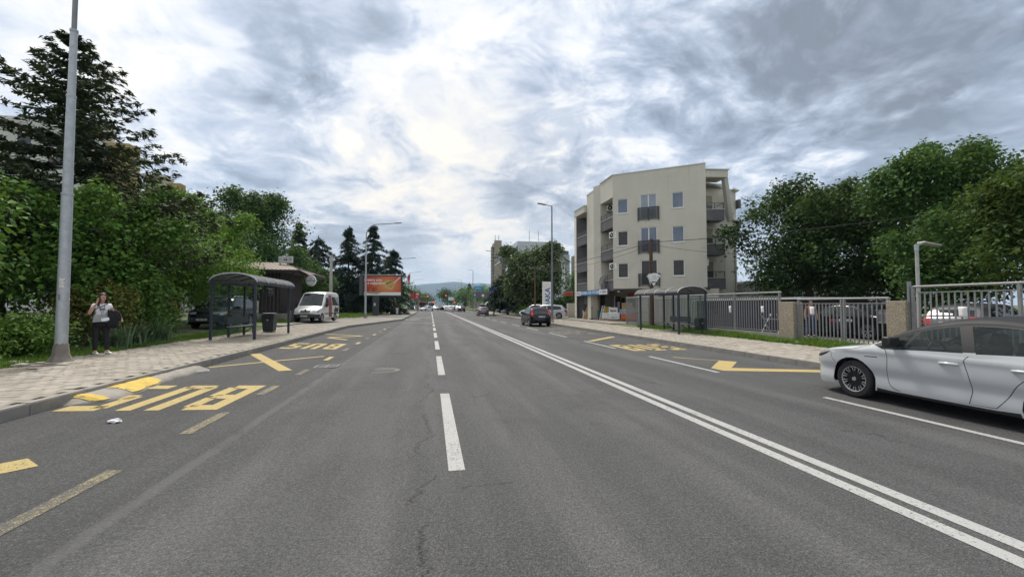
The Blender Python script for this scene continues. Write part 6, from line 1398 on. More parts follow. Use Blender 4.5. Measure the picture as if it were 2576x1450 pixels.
# right part: recessed wall, three balconies, slanted fin, end wall
vwall('right_wall', [(22.4, 31.55), (22.95, 32.35), (23.2, 33.0), (25.20, 32.95)], Z0, Z1-1.2, BEIGE); vwall('right_wall', [(25.20, 32.95), (27.1, 33.95)], .2, 12.0, BEIGE); vwall('end_wall', [(27.1, 33.95), (28.6, 42), (25, 47), (16.3, 47)], .2, 12.0, BEIGE)
MB().prism([(16.25, 36.3), (22.42, 31.7), (25.2, 33.0), (27.0, 34.0), (28.5, 42), (25, 46.9), (16.3, 46.9)], 11.85, 12.0).build('roof_deck', CONC, apt)
FR = Face((22.66, 31.92), (24.12, 31.60)); FR.n = Vector((-.187, -.982, 0))
MB().prism([(22.45, 31.62), (24.35, 31.35), (24.45, 33.0), (22.6, 33.2)], 12.35, 12.95).build('roof_canopy', BEIGE, apt); MB().prism([(22.40, 31.52), (24.45, 31.25), (24.55, 33.0), (22.6, 33.2)], 12.95, 13.04).build('canopy_coping', TRIM, apt)
def balcony(F, u0, u1, zt, depth_in, parent=apt, h=.92, front=GREYR, goods=False, hr=.58):
    b = bpy.data.objects.new('balcony', None); link(b, parent)
    F.box(MB(), u0, u1, zt-h, zt, -.10, 0).build('parapet', front, b); F.box(MB(), u0-.02, u1+.05, zt, zt+.035, -.14, .04).build('parapet_coping', TRIM, b); F.box(MB(), u0, u1, zt-h+.001, zt-h+.14, -depth_in, -.101).build('slab', GREYR, b)
    F.box(MB(), u1-.08, u1, zt-h+.15, zt, -depth_in, -.101).build('parapet', front, b)
    F.box(MB(), u0, u1, zt+hr-.04, zt+hr, -.07, -.03).build('handrail', GREYM, b)
    for k in range(3): u = lerp(u0+.03, u1-.05, k/2); F.box(MB(), u-.025, u+.025, zt+.035, zt+hr-.04, -.07, -.03).build('upright', GREYM, b)
    F.box(MB(), u1-.06, u1-.02, zt+hr-.04, zt+hr, -depth_in, -.071).build('handrail', GREYM, b)
    for k in range(5): z = zt+.10+k*.085; F.box(MB(), u0, u1, z, z+.02, -.058, -.042).build('bar', mat('mesh infill', (.16, .155, .15), .6), b)
    return b
for zt in (9.62, 6.72, 3.86+.0): balcony(FR, 0, 1.50, zt+.06, 1.2)
FD = Face((22.95, 33.0), (24.3, 32.92)); FD.n = Vector((-.1, -1, 0))
for z in (8.78, 5.9, 3.05):
    d_ = bpy.data.objects.new('balcony_door', None); link(d_, apt); FD.box(MB(), .15, 1.0, z+1.55, z+2.35, .0, .06).build('blind_box', mat('ochre blind', (.30, .26, .19), .8, 0, .1, 4), d_); FD.box(MB(), .15, 1.0, z, z+1.54, .02, .05).build('pane', mat('blue dark glass', (.03, .04, .06), .1, spec=.6), d_)
# slanted fin beside the top balcony
m = MB(); m.add([(24.15, 31.55, 12.4), (24.55, 31.62, 12.4), (26.0, 32.9, 9.1), (25.6, 32.9, 9.1), (24.15, 31.95, 12.4), (24.55, 32.0, 12.4), (26.0, 33.3, 9.1), (25.6, 33.3, 9.1)], [(0, 1, 2, 3), (4, 7, 6, 5), (0, 4, 5, 1), (1, 5, 6, 2), (2, 6, 7, 3), (3, 7, 4, 0)]); m.build('slanted_fin', mat('pale fin render', (.55, .53, .47), .8, 0, .06, 2), apt)
for z in (11.95, 9.2): MB().prism([(26.3, 33.2), (27.3, 33.7), (27.5, 34.6), (26.6, 34.2)], z, z+.12).build('end_coping', TRIM, apt)
MB().tube([(26.75, 33.70, .3), (26.75, 33.70, 8.9)], .05, 8).build('downpipe', mat('beige pipe', (.45, .42, .36), .6), apt, 60)
for zt in (10.4, 8.6): MB().b2((27.1, 33.6, zt), (27.35, 34.6, zt+.75)).build('end_balcony', GREYR, apt)
# left part along the street (x about 16.2): parapet, balcony stack, pier, second stack
FS = Face((16.17, 38.95), (16.17, 36.1)); FS.n = Vector((-1, 0, 0)); FS.a = Vector((16.17, 38.95, 0)); FS.u = Vector((0, -1, 0))
vwall('upper_parapet', [(16.17, 36.1), (16.17, 38.95)], 11.45, Z1, BEIGE); MB().b2((16.1, 36.1, Z1), (16.4, 39.0, Z1+.07)).build('coping', TRIM, apt); MB().b2((16.18, 36.15, 11.45), (17.6, 38.9, 11.55)).build('parapet_soffit', BEIGE, apt)
vwall('loggia_wall', [(16.6, 36.0), (17.5, 36.4), (17.5, 38.9), (16.17, 38.95)], Z0, 11.6, BEIGE)
for zt in (9.60, 6.70, 3.86): balcony(FS, 0, 2.83, zt+.05, 1.25)
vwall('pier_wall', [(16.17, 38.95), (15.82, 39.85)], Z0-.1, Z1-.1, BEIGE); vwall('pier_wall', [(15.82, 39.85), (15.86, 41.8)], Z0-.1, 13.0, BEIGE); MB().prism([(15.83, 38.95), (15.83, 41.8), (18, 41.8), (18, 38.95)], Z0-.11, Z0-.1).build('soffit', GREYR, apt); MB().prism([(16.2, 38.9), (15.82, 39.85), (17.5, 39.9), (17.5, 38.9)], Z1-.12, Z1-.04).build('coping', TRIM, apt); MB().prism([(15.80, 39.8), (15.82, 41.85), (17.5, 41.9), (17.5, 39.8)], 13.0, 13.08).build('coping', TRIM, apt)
vwall('pier_wall', [(15.86, 41.8), (17.3, 41.9)], .2, 13.0, BEIGE); vwall('pier_wall', [(16.2, 38.95), (17.5, 39.0)], 11.4, Z1-.1, BEIGE)
FS2 = Face((15.75, 44.5), (15.85, 41.85)); FS2.n = Vector((-1, -.04, 0)).normalized(); FS2.u = Vector((.038, -1, 0)).normalized()
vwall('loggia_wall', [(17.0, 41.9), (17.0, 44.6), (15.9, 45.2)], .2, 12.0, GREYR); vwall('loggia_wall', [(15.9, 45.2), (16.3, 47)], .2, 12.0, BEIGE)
MB().prism([(15.6, 41.85), (15.5, 44.7), (17.0, 45.0), (17.0, 41.85)], 11.3, 11.95).build('roof_canopy', BEIGE, apt); MB().prism([(15.55, 41.8), (15.45, 44.75), (17.0, 45.05), (17.0, 41.85)], 11.95, 12.03).build('canopy_coping', TRIM, apt)
for zt in (8.95, 6.1, 3.95): balcony(FS2, 0, 2.62, zt, 1.1)
# wall fittings: air conditioners, stubs, satellite dish, lightning rods
def aircon(label, M_, parent=None):
    a = thing('air_conditioner', label, 'air conditioner', (0, 0, 0), 0, 'air conditioners on the apartment house'); a.matrix_world = M_
    MB().b2((-.42, -.16, 0), (.42, .16, .58)).build('case', WHITE, a, None, .02); MB().lathe([(.001, -.175), (.21, -.172), (.23, -.160)], 24, 'y', (-.10, 0, .29)).build('fan_grille', BLACK, a, 40); MB().lathe([(.001, -.182), (.06, -.18)], 16, 'y', (-.10, 0, .29)).build('fan_hub', WHITE, a)
    for q in (-.3, .3): MB().b2((q-.02, -.15, -.06), (q+.02, .3, 0)).build('bracket', GREYM, a)
aircon('white air conditioner under the top parapet on the street side', Matrix.Translation((17.1, 38.55, 10.75)) @ Matrix.Rotation(R(-22), 4, 'Z'))
aircon('white air conditioner on the middle loggia of the street side', Matrix.Translation((16.35, 36.35, 7.75)) @ Matrix.Rotation(R(-70), 4, 'Z')); aircon('white air conditioner on the lowest loggia of the street side', Matrix.Translation((16.35, 36.35, 4.9)) @ Matrix.Rotation(R(-70), 4, 'Z')); aircon('white air conditioner on the lowest right balcony', Matrix.Translation((22.78, 32.35, 4.95)) @ Matrix.Rotation(R(75), 4, 'Z'))
MB().lathe([(.001, 0)], 3); ds = thing('satellite_dish', 'white satellite dish in front of the lowest street side balcony', 'satellite dish', (15.75, 37.9, 4.05))
m = MB().lathe([(.001, .0), (.2, .015), (.4, .06), (.56, .125)], 32); me = m.mesh('reflector'); me.transform(Matrix.Rotation(R(-52), 4, 'Z') @ Matrix.Rotation(R(-72), 4, 'Y') @ Matrix.Rotation(R(90), 4, 'X') @ Matrix.Rotation(R(90), 4, 'X')); o = obj('reflector', me, WHITE, ds, 60); o.modifiers.new('thickness', 'SOLIDIFY').thickness = .012
nrm = (Matrix.Rotation(R(-52), 3, 'Z') @ Matrix.Rotation(R(-72), 3, 'Y') @ Matrix.Rotation(R(180), 3, 'X')) @ Vector((0, 0, 1))
MB().tube([(0, 0, -.45), tuple(nrm*.3 + Vector((0, 0, -.35))), tuple(nrm*.62 + Vector((0, 0, -.1)))], .018, 6).build('feed_arm', GALV, ds); MB().box(tuple(nrm*.64 + Vector((0, 0, -.08))), (.09, .09, .13)).build('receiver', BLACK, ds); MB().tube([(.05, 0, 0), (.45, .0, .0)], .025, 6).build('mount', GALV, ds)
for k, (x, y) in enumerate(((17.0, 35.6), (18.6, 34.4), (22.3, 31.7))): MB().tube([(x, y, Z1), (x, y, Z1+.35)], .012, 5).build('lightning_rod', GREYM, apt)
for zz in (8.2, 5.35):
    for yy in (37.3, 38.3): MB().bar((17.5, yy, zz+.2), (17.2, yy-.05, zz), .06).build('wall_stub', BLACK, apt)
# ground floor: soffit, wall with the house number, shop front
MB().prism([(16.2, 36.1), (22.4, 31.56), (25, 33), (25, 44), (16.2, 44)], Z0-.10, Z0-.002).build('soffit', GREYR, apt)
FG = Face((18.35, 35.45), (23.6, 31.9)); FG.n = FF.n
vwall('ground_wall', [(18.2, 35.55), (18.05, 35.35), (23.4, 31.50), (25.2, 32.9)], .2, Z0-.1, BEIGE)
text_mesh('216', .30, INK, apt, frame(Vector((18.45, 35.05, 2.72)) + FF.n*.03, tuple(FF.u)), 'house_number', .004, bold=.006)
shop = Face((17.6, 44.9), (17.95, 35.8)); shop.n = Vector((-1, -.04, 0)).normalized()
vwall('shop_wall', [(16.6, 45.1), (17.7, 45.0), (17.7, 41.6), (18.15, 41.2), (18.15, 35.5)], .2, Z0-.1, mat('shop wall grey beige', (.26, .24, .20), .9, 0, .1, 2)); MB().b2((15.87, 40.85, .2), (16.6, 41.75, Z0)).build('ground_pier', BEIGE, apt)
sw = lambda name, y0, y1, z0, z1, mt, x=18.10: MB().b2((x-.05, y0, z0), (x, y1, z1)).build(name, mt, apt)
sw('shop_window', 36.3, 38.6, 1.0, 2.35, DGLASS); sw('shop_door', 38.9, 39.9, .25, 2.5, DGLASS); sw('poster', 35.75, 36.25, 1.5, 2.2, mat('round dark poster', (.06, .03, .03), .6, 0, .4, 5)); sw('poster', 36.1, 36.9, 2.42, 2.8, mat('dark red poster', (.22, .02, .03), .6, 0, .2, 5)); sw('poster', 37.1, 38.2, 2.42, 2.75, mat('green poster', (.16, .19, .08), .6, 0, .3, 5)); sw('poster', 38.7, 39.3, 1.1, 2.0, mat('pale poster', (.45, .38, .36), .6, 0, .4, 6), 18.02); sw('door_frame', 39.95, 40.1, .2, 2.6, FRAMEW)
rs_ = MB()
for k in range(9): MB().b2((16.55, 42.3, 1.75+.11*k), (16.62, 44.7, 1.845+.11*k)).build('shutter_slat', ROLL, apt)
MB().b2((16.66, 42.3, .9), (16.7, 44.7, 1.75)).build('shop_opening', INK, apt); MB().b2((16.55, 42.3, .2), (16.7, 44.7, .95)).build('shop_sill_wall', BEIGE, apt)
for x, y in ((15.95, 45.0),): MB().b2((x-.04, y-.04, .2), (x+.04, y+.04, 2.7)).build('sign_post', BLACK, apt)
MB().bar((17.4, 37.2, 2.92), (16.6, 36.0, 2.90), .16, .08).build('tube_light', WHITE, apt)
# the long shop sign
sg = thing('shop_sign', 'long shop sign, blue in the middle with white ends, along the street side', 'sign', (15.66, 0, 0)); BLUE = mat('blue sign vinyl', (.02, .20, .46), .45, 0, .15, 1.5); SIGNB = mat('dark blue sign mark', (.02, .07, .22), .4)
MB().b2((0, 36.25, 2.64), (.16, 45.1, 3.14)).build('box', GREYM, sg, None, .01)
for y0, y1, mt, nm in ((36.3, 38.15, WHITE, 'white_panel'), (38.17, 43.25, BLUE, 'blue_panel'), (43.27, 45.05, WHITE, 'white_panel')): MB().b2((-.012, y0, 2.67), (-.002, y1, 3.11)).build(nm, mt, sg)
fs = lambda y, z=2.89: frame((-.016, y, z), (0, -1, 0))
for yc in (37.0, 43.95):
    text_mesh('DAKA', .36, SIGNB, sg, fs(yc), bold=.004, sx=1.15)
    MB().prism([(yc+.90, 2.72), (yc+.74, 2.90), (yc+.86, 2.92), (yc+.78, 3.06), (yc+.98, 2.88), (yc+.86, 2.86)], -.018, -.013, lambda a, b, h: (h, a, b)).build('sign_mark', SIGNB, sg)
text_mesh('КЕРАМИКА  БОИ  ФАСАДИ', .36, WHITE, sg, fs(40.75), bold=.008, sx=1.08)
s = thing('hanging_sign', 'small red shop sign hanging at the corner of the shop', 'sign', (15.3, 46.3, 2.72)); MB().b2((-.5, -.05, 0), (.5, .05, .42)).build('panel', mat('red orange sign', (.42, .07, .03), .5, 0, .15, 4), s); MB().b2((-.52, -.06, .42), (.6, .06, .52)).build('hood', GALV_DARK, s); scribble(.5, .16, INK, s, frame((0, -.052, .2), (1, 0, 0)), seed=81)
# goods in front of the shop
G = 'goods stacked in front of the shop'
def pallet_stack(label, x, y, n, rz, z0=.225):
    for i in range(n):
        p = thing('wooden_pallet', ('lowest', 'second', 'third', 'topmost')[min(i, 3)] + ' ' + label, 'pallet', (x, y, z0+.145*i), rz+random.uniform(-.04, .04), G)
        for k in range(3): MB().b2((-.6, -.40+.36*k, 0), (.6, -.32+.36*k, .10)).build('bearer', WOOD, p)
        for k in range(5): MB().b2((-.6+.275*k, -.4, .105), (-.46+.275*k, .4, .125)).build('deck_board', WOOD, p)
BAGW = mat('white plastic sacks', (.66, .66, .64), .55, 0, .12, 5); BAGO = mat('orange sacks', (.55, .13, .035), .6, 0, .15, 5); BAGB = mat('blue printed sacks', (.30, .42, .50), .55, 0, .3, 3)
def sacks(label, x, y, z, lx, ly, lz, mt, rz=0, print_=None):
    s = thing('sack_block', label, 'sacks', (x, y, z), rz, G); n = max(1, round(lz/.14))
    for i in range(n):
        bm = bmesh.new(); bmesh.ops.create_cube(bm, size=1); bmesh.ops.subdivide_edges(bm, edges=bm.edges, cuts=3, use_grid_fill=True)
        for v in bm.verts:
            c = v.co; f = 1-.10*(abs(c.z)*2)**2; v.co = Vector((c.x*lx*f*random.uniform(.98, 1.02), c.y*ly*f*random.uniform(.98, 1.02), (c.z*1.0 + (i+.5))*lz/n))
        me = bpy.data.meshes.new('sack'); bm.to_mesh(me); bm.free(); obj('sack', me, mt, s, 60)
    if print_:
        for k in range(print_[0]): scribble(lx*.6, lz*.22, print_[1], s, frame((0, -ly/2-.004, lz*(.3+.4*k)), (1, 0, 0)), seed=90+k)
    return s
frz = math.atan2(-.59, .808)
pallet_stack('pallet of the stack on the white sacks', 18.0, 36.75, 4, frz, 1.32)
sacks('pile of white and blue sacks beside the open gate', 18.2, 36.6, .38, 2.2, .9, .90, BAGB, frz, (1, SIGNB)); sacks('orange sacks at the front of the pile', 17.75, 36.2, .36, 1.5, .5, .55, BAGO, frz); sacks('white wrapped block of sacks with black print', 16.85, 37.55, .36, .85, .7, 1.10, BAGW, frz, (2, INK)); sacks('low white sacks with a blue mark', 16.75, 37.2, .36, 1.1, .7, .62, BAGW, frz, (1, SIGNB)); sacks('white slab of sacks under the pallets', 18.05, 36.75, 1.18, 1.6, .8, .14, BAGW, frz)
pallet_stack('pallet under the sacks', 17.7, 36.7, 1, frz); pallet_stack('pallet under the white block of sacks', 16.7, 37.5, 1, frz)
yb = thing('yellow_crate', 'yellow plastic crate beside the white sacks', 'crate', (16.55, 38.3, .95), frz, G); 
for a in ((-.2, -.02, .0, .5, .04), (.2, -.02, 0, .5, .04)): MB().b2((a[0]-.02, -.15, 0), (a[0]+.02, .15, .55)).build('side', mat('yellow crate plastic', (.62, .45, .04), .5), yb)
MB().b2((-.2, -.15, 0), (.2, .15, .03)).build('bottom', MATS['yellow crate plastic'], yb); MB().b2((-.18, .13, .03), (.18, .15, .55)).build('back', MATS['yellow crate plastic'], yb); MB().b2((-.22, -.15, .5), (.22, .15, .55)).build('rim', MATS['yellow crate plastic'], yb); pallet_stack('pallet under the yellow crate', 16.5, 38.35, 1, frz); sacks('white sacks below the yellow crate', 16.5, 38.35, .37, .8, .7, .57, BAGW, frz)
gb = bin_('tall green plastic bin by the shop door', 16.6, 40.0, .225, 1.0, .6); gm = mat('dark green bin', (.02, .06, .045), .5, 0, .15, 6)
for ch in gb.children:
    if ch.name.startswith(('body', 'rim', 'lid')): ch.data.materials.clear(); ch.data.materials.append(gm)
for k in range(6):
    x, y = 16.75 - .10*k, 41.6 + .16*k; p = thing('timber_plank', ['pale pine plank nearest the green bin', 'second plank from the green bin', 'third plank from the green bin', 'fourth plank from the green bin', 'fifth plank from the green bin', 'plank at the far end of the leaning row'][k], 'plank', (x, y, .225), 0, 'planks leaning at the shop')
    MB().bar((-.55, .1, 0), (.15, 0, 1.75+.18*(k % 3)), .17, .05, (0, 1, 0)).build('board', WOOD, p)
p = thing('wooden_pallet', 'pallet standing upright behind the leaning planks', 'pallet', (16.65, 41.0, .225), R(90), G)
for k in range(5): MB().b2((-.4, -.02, .1+.42*k), (.4, .02, .24+.42*k)).build('deck_board', WOOD, p)
for q in (-.36, 0, .36): MB().b2((q-.04, .03, 0), (q+.04, .10, 2.0)).build('bearer', WOOD, p)
jk = thing('pallet_jack', 'black hand pallet jack parked before the planks', 'pallet jack', (15.95, 40.8, .225), R(70)); MB().tube([(0, 0, .25), (-.2, 0, 1.15)], .025, 8).build('shaft', BLACK, jk); MB().tube([(-.2, -.13, 1.2), (-.22, 0, 1.1), (-.2, .13, 1.2), (-.2, 0, 1.3), (-.2, -.13, 1.2)], .018, 6).build('handle', BLACK, jk)
for q in (-.18, .18): MB().b2((0, q-.08, .06), (1.1, q+.08, .12)).build('fork', mat('worn orange steel', (.35, .16, .04), .5, .3, .2, 8), jk)
MB().lathe([(.08, -.06), (.08, .06)], 14, 'y', (-.05, 0, .08), True).build('wheel', BLACK, jk)
ch_ = thing('plastic_chair', 'white plastic chair below the roller shutter', 'chair', (15.95, 42.6, .225), R(60)); MB().b2((-.22, -.22, .42), (.22, .22, .46)).build('seat', WHITE, ch_, None, .01); MB().box((0, .24, .68), (.44, .04, .44), M=Matrix.Rotation(-.15, 3, 'X')).build('backrest', WHITE, ch_, None, .01)
for a in (-1, 1):
    for b in (-1, 1): MB().bar((a*.2, b*.2, .43), (a*.24, b*.25, 0), .045).build('leg', WHITE, ch_)
    MB().bar((a*.24, -.2, .64), (a*.24, .24, .66), .05, .03).build('armrest', WHITE, ch_)
rolls = thing('wrapped_rolls', 'pale wrapped rolls leaning by the shop window', 'rolls', (16.5, 39.2, .225))
for k in range(4): MB().tube([(-.12*k, .12*k-.3, 0), (.15-.08*k, .05*k-.2, 1.15+.25*(k % 2))], .06, 10).build('roll', mat('grey white wrap', (.48, .49, .50), .5, 0, .2, 6), rolls, 60)
st_ = thing('sign_stand', 'black metal stand at the far corner of the shop', 'stand', (15.75, 44.6, .225)); MB().tube([(0, 0, 0), (0, 0, 2.4)], .03, 8).build('post', BLACK, st_)
for a in (0, 120, 240): MB().bar((0, 0, .35), (.4*math.cos(R(a)), .4*math.sin(R(a)), 0), .03).build('foot', BLACK, st_)
MB().bar((-.3, 0, .75), (.3, 0, .75), .03).build('crossbar', BLACK, st_)
lw = tag(MB().b2((16.6, 55.0, .1), (21.5, 55.35, .95)).build('low_wall', CONC_L), 'low concrete wall in front of the dark hedge', 'wall'); tag(MB().b2((15.75, 47.8, .1), (16.6, 48.3, 1.9)).build('wall_pier', CONC_L), 'beige wall pier at the far corner of the shop', 'wall')
# courtyard shed seen over the fence; solid wall coloured dark as the shade inside
gr = thing('courtyard_shed', 'low shed with pale roof and shade-dark wall behind the fence next to the shelter', 'shed', (18.2, 21.5, .23)); MB().b2((-.8, -4.0, 0), (3, 4.2, 1.72)).build('wall', mat('shed wall dark as inner shade', (.045, .043, .045), .9, 0, .2, 1), gr); MB().b2((-1.0, -4.2, 1.72), (3.2, 4.4, 1.82)).build('roof', TRIM, gr); MB().b2((-.83, -3.6, .0), (-.8, 1.5, 1.5)).build('gate_panel', mat('dark blue sheet', (.012, .014, .035), .5, 0, .2, 2), gr); MB().b2((-.83, 2.0, .9), (-.8, 3.4, 1.6)).build('window', DGLASS, gr)
wb = thing('pale_building', 'pale low building beyond the courtyard trees', 'building', (31, 33, .2)); MB().b2((-3, -.1, 0), (14, 8, 3.4)).build('wall', mat('pale plaster', (.55, .55, .53), .9, 0, .06, 1), wb); MB().b2((-3.3, -.4, 3.4), (14.3, 8.3, 3.6)).build('roof', TRIM, wb)
for k in range(5): MB().b2((-2+3*k, -.14, 1.2), (-.6+3*k, -.09, 2.4)).build('window', DGLASS, wb)
for x, y, z, lb in ((16.6, 18.3, .23, 'white crossed trestle behind the railing'),):
    t = thing('trestle', lb, 'trestle', (x, y, z)); 
    for a in (-1, 1): MB().bar((a*.3, -.5, 0), (-a*.3, -.5, 1.0), .04).build('leg', GALV, t); MB().bar((a*.3, .5, 0), (-a*.3, .5, 1.0), .04).build('leg', GALV, t)
    MB().bar((0, -.6, .75), (0, .6, .75), .04).build('bar', GALV, t)

# white office block behind the linden
of = thing('office_block', 'white office block with a stepped metal roof behind the linden', 'building', (0, 0, 0)); OW = mat('white office render', (.56, .57, .58), .8, 0, .05, .5); OM = mat('pale roof metal', (.48, .50, .52), .4, .3, .08, 1); GD = mat('grey metal sheet', (.13, .135, .14), .5, .3, .1, 1)
FO = Face((15.2, 85), (27.4, 85)); FO.n = Vector((0, -1, 0)); hs = [(u, u+1.25, z, z+1.35) for u in (.8, 3.2, 5.6, 8.0, 10.2) for z in (.9, 3.7, 6.5, 9.3)]
m = MB(); FO.wall(m, .15, 11.4, hs, .15); m.build('wall', OW, of)
for h in hs: window(FO, of, *h, 'dark' if h[2] > .9 and h[0] != 8.0 else 'glass', -.08, False, 1, .07)
MB().b2((26.9, 85.02, .15), (28.4, 100, 12.2)).build('side_wall', mat('grey side cladding', (.32, .33, .34), .6, 0, .08, 1), of); MB().b2((15.22, 85.1, 11.4), (26.9, 100, 12.0)).build('attic', OW, of)
MB().b2((17.3, 84.9, 11.4), (24.3, 99, 14.7)).build('upper_storey', OM, of)
for k in range(13): MB().b2((17.35+.55*k, 84.82, 11.5), (17.41+.55*k, 84.9, 14.6)).build('standing_seam', OM, of)
for x0, x1 in ((14.4, 17.2), (24.4, 28.4)):
    m = MB(); f_ = 1 if x0 < 20 else -1; e = x0 if f_ > 0 else x1; i_ = x1 if f_ > 0 else x0
    m.add([(e, 84.2, 10.6), (i_, 84.2, 13.6), (i_, 99, 13.6), (e, 99, 10.6), (e, 84.2, 10.75), (i_, 84.2, 13.75), (i_, 99, 13.75), (e, 99, 10.75)], [(0, 1, 2, 3), (4, 7, 6, 5), (0, 4, 5, 1), (1, 5, 6, 2), (2, 6, 7, 3), (3, 7, 4, 0)]); m.build('slanted_roof', GD if f_ > 0 else OM, of)
    MB().b2((min(e, i_)+.6, 85.3, 11.4), (max(e, i_)-.1, 98, 13.3 if f_ > 0 else 13.0)).build('loggia', GD, of)
for x in (20.5, 22.5): MB().tube([(x, 88, 14.7), (x, 88, 17.6)], .06, 6).build('antenna', GALV, of)
# concrete tower and slab blocks in the distance
TOW = mat('brown concrete', (.30, .245, .18), .9, 0, .12, .2); TOWD = mat('dark concrete', (.17, .145, .115), .9, 0, .15, .2)
tw = thing('residential_tower', 'slim brown concrete tower with stacked balcony slabs at the street end', 'building', (0, 0, 0)); X0, YT = 56.8, 385
MB().b2((X0, YT, 0), (X0+6.8, YT+14, 59)).build('wall', TOW, tw); MB().prism([(X0, YT), (X0+6.8, YT), (X0+6.8, YT+10), (X0+2, YT+10)], 59, 61).build('parapet', TOW, tw); MB().b2((X0+6.8, YT+3, 0), (X0+11, YT+16, 55)).build('wing', TOWD, tw)
for k in range(18):
    MB().b2((X0-1.9, YT+1, 3+3.0*k), (X0, YT+8, 4.3+3.0*k)).build('balcony', TOWD, tw); MB().b2((X0+7.4, YT+2.9, 3.5+3.0*k), (X0+10.4, YT+3, 5+3.0*k)).build('window', DGLASS, tw)
MB().b2((X0-2.1, YT+1, 0), (X0-1.8, YT+8, 55.5)).build('fin', TOWD, tw)
for q in (1.2, 4.5): MB().tube([(X0+q, YT+2, 60), (X0+q, YT+2, 66)], .25, 6).build('antenna', GALV, tw); MB().b2((X0+q-.5, YT+1.8, 62.5), (X0+q+.2, YT+2.2, 65.5)).build('antenna_panel', WHITE, tw)
sb = thing('slab_block', 'grey brown residential slab seen between office block and apartment house', 'building', (0, 0, 0)); MB().b2((92, 260, 0), (118, 272, 34)).build('wall', TOWD, sb); MB().b2((103, 255, 0), (118, 260, 50)).build('tower', TOW, sb)
for k in range(11):
    for j in range(8): MB().b2((93+3.1*j, 259.9, 2+2.9*k), (94.6+3.1*j, 260, 3.6+2.9*k)).build('window', mat('pale far window', (.5, .5, .48), .5) if (k*7+j*3) % 4 == 0 else DGLASS, sb)
# far house behind the boards
fh = thing('far_house', 'beige far house above the advertising boards', 'building', (20, 220, 0)); MB().b2((0, 0, 0), (9, 8, 8.5)).build('wall', mat('tan render', (.42, .35, .27), .9, 0, .06, .5), fh); MB().add([(-.6, -.6, 8.5), (9.6, -.6, 8.5), (9.6, 8.6, 8.5), (-.6, 8.6, 8.5), (2, 4, 11), (7, 4, 11)], [(0, 1, 5, 4), (1, 2, 5), (2, 3, 4, 5), (3, 0, 4)]).build('roof', mat('dark roof tile', (.09, .07, .06), .9), fh)
for k in range(3): MB().b2((1+2.8*k, -.06, 5.2), (2.4+2.8*k, 0, 6.8)).build('window', DGLASS, fh)
# yellow and white blocks behind the spruce
YEL = mat('ochre yellow render', (.40, .285, .12), .9, 0, .06, .4); OFFW = mat('off white render', (.55, .53, .49), .9, 0, .06, .4)
yb_ = thing('yellow_block', 'white and ochre apartment block behind the tall spruce', 'building', (0, 0, 0))
FY = Face((-50, 57), (-37.2, 57)); FY.n = Vector((0, -1, 0)); hs = [(u, u+1.5, z, z+1.5) for u in (1.0, 4.0, 7.0, 10.2) for z in (2, 5, 8, 11, 14, 17, 19.6)]
m = MB(); FY.wall(m, 0, 22.6, hs, .2); m.build('front_wall', OFFW, yb_)
for h in hs: window(FY, yb_, *h, 'dark', -.12, False, 1, .08)
MB().b2((-37.2, 57.02, 0), (-34.9, 59, 20.6)).build('ochre_wing', YEL, yb_); MB().b2((-50, 57.2, 22.6), (-37.2, 58.5, 23.0)).build('roof', TRIM, yb_); MB().b2((-49.9, 57.2, 0), (-37.25, 58.5, 22.5)).build('body', OFFW, yb_)
MB().b2((-37.1, 56.2, 9), (-34.8, 57.0, 9.2)).build('balcony', TRIM, yb_)
y2 = thing('yellow_block', 'lower stepped ochre and white block right of the spruce', 'building', (0, 0, 0)); MB().b2((-36.0, 62, 0), (-33.6, 63.5, 18.0)).build('white_wing', OFFW, y2); MB().b2((-33.6, 61.8, 0), (-31.9, 63.0, 17.4)).build('ochre_wing', YEL, y2); MB().b2((-36.3, 61.6, 18.0), (-33.5, 63.5, 18.3)).build('roof', TRIM, y2); MB().b2((-31.85, 62.5, 0), (-30.2, 64, 14.6)).build('white_stair', OFFW, y2)
for x0, x1, z in ((-31.9, -30.2, 15.0), (-30.1, -27.6, 13.7)): MB().add([(x0-.3, 61, z), (x1+.4, 61, z-.6), (x1+.4, 64, z-.6), (x0-.3, 64, z), (x0-.3, 61, z+.2), (x1+.4, 61, z-.4), (x1+.4, 64, z-.4), (x0-.3, 64, z+.2)], [(3, 2, 1, 0), (4, 5, 6, 7), (0, 1, 5, 4), (1, 2, 6, 5), (2, 3, 7, 6), (3, 0, 4, 7)]).build('roof_slab', GREYM, y2)
MB().b2((-30.15, 62.6, 0), (-28.2, 64, 12.9)).build('white_annex', OFFW, y2)
for z in (9, 12, 15): MB().b2((-33.2, 61.74, z), (-32.3, 61.8, z+1.4)).build('window', DGLASS, y2)

# ------------------------------------------------------------ kiosk on the left
ki = thing('kiosk', 'dark corrugated kiosk with a wide brown metal roof', 'kiosk', (0, 0, 0)); KW = mat('dark brown corrugated steel', (.05, .042, .04), .5, .2, .15, 3); KR = mat('brown roof sheet', (.19, .145, .12), .5, .2, .1, 1.5, dirt=(.26, .21, .18), dscale=.6)
def corr(x0, x1, y, z0, z1, axis):
    m = MB(); n = int((x1-x0)/.07); 
    for i in range(n+1):
        a = lerp(x0, x1, i/n); o = .018 if (i // 2) % 2 else -.018
        p = (a, y+o) if axis == 'x' else (y+o, a); m.v += [(*p, z0), (*p, z1)]
    m.f = [(2*i, 2*i+1, 2*i+3, 2*i+2) for i in range(n)]; return m
corr(-16.5, -12.0, 37.6, 1.0, 4.35, 'x').build('corrugated_wall', KW, ki); corr(37.6, 43.5, -12.0, 1.0, 4.35, 'y').build('corrugated_wall', KW, ki); MB().b2((-16.5, 37.7, .9), (-12.1, 43.5, 4.4)).build('inner_wall', BLACK, ki)
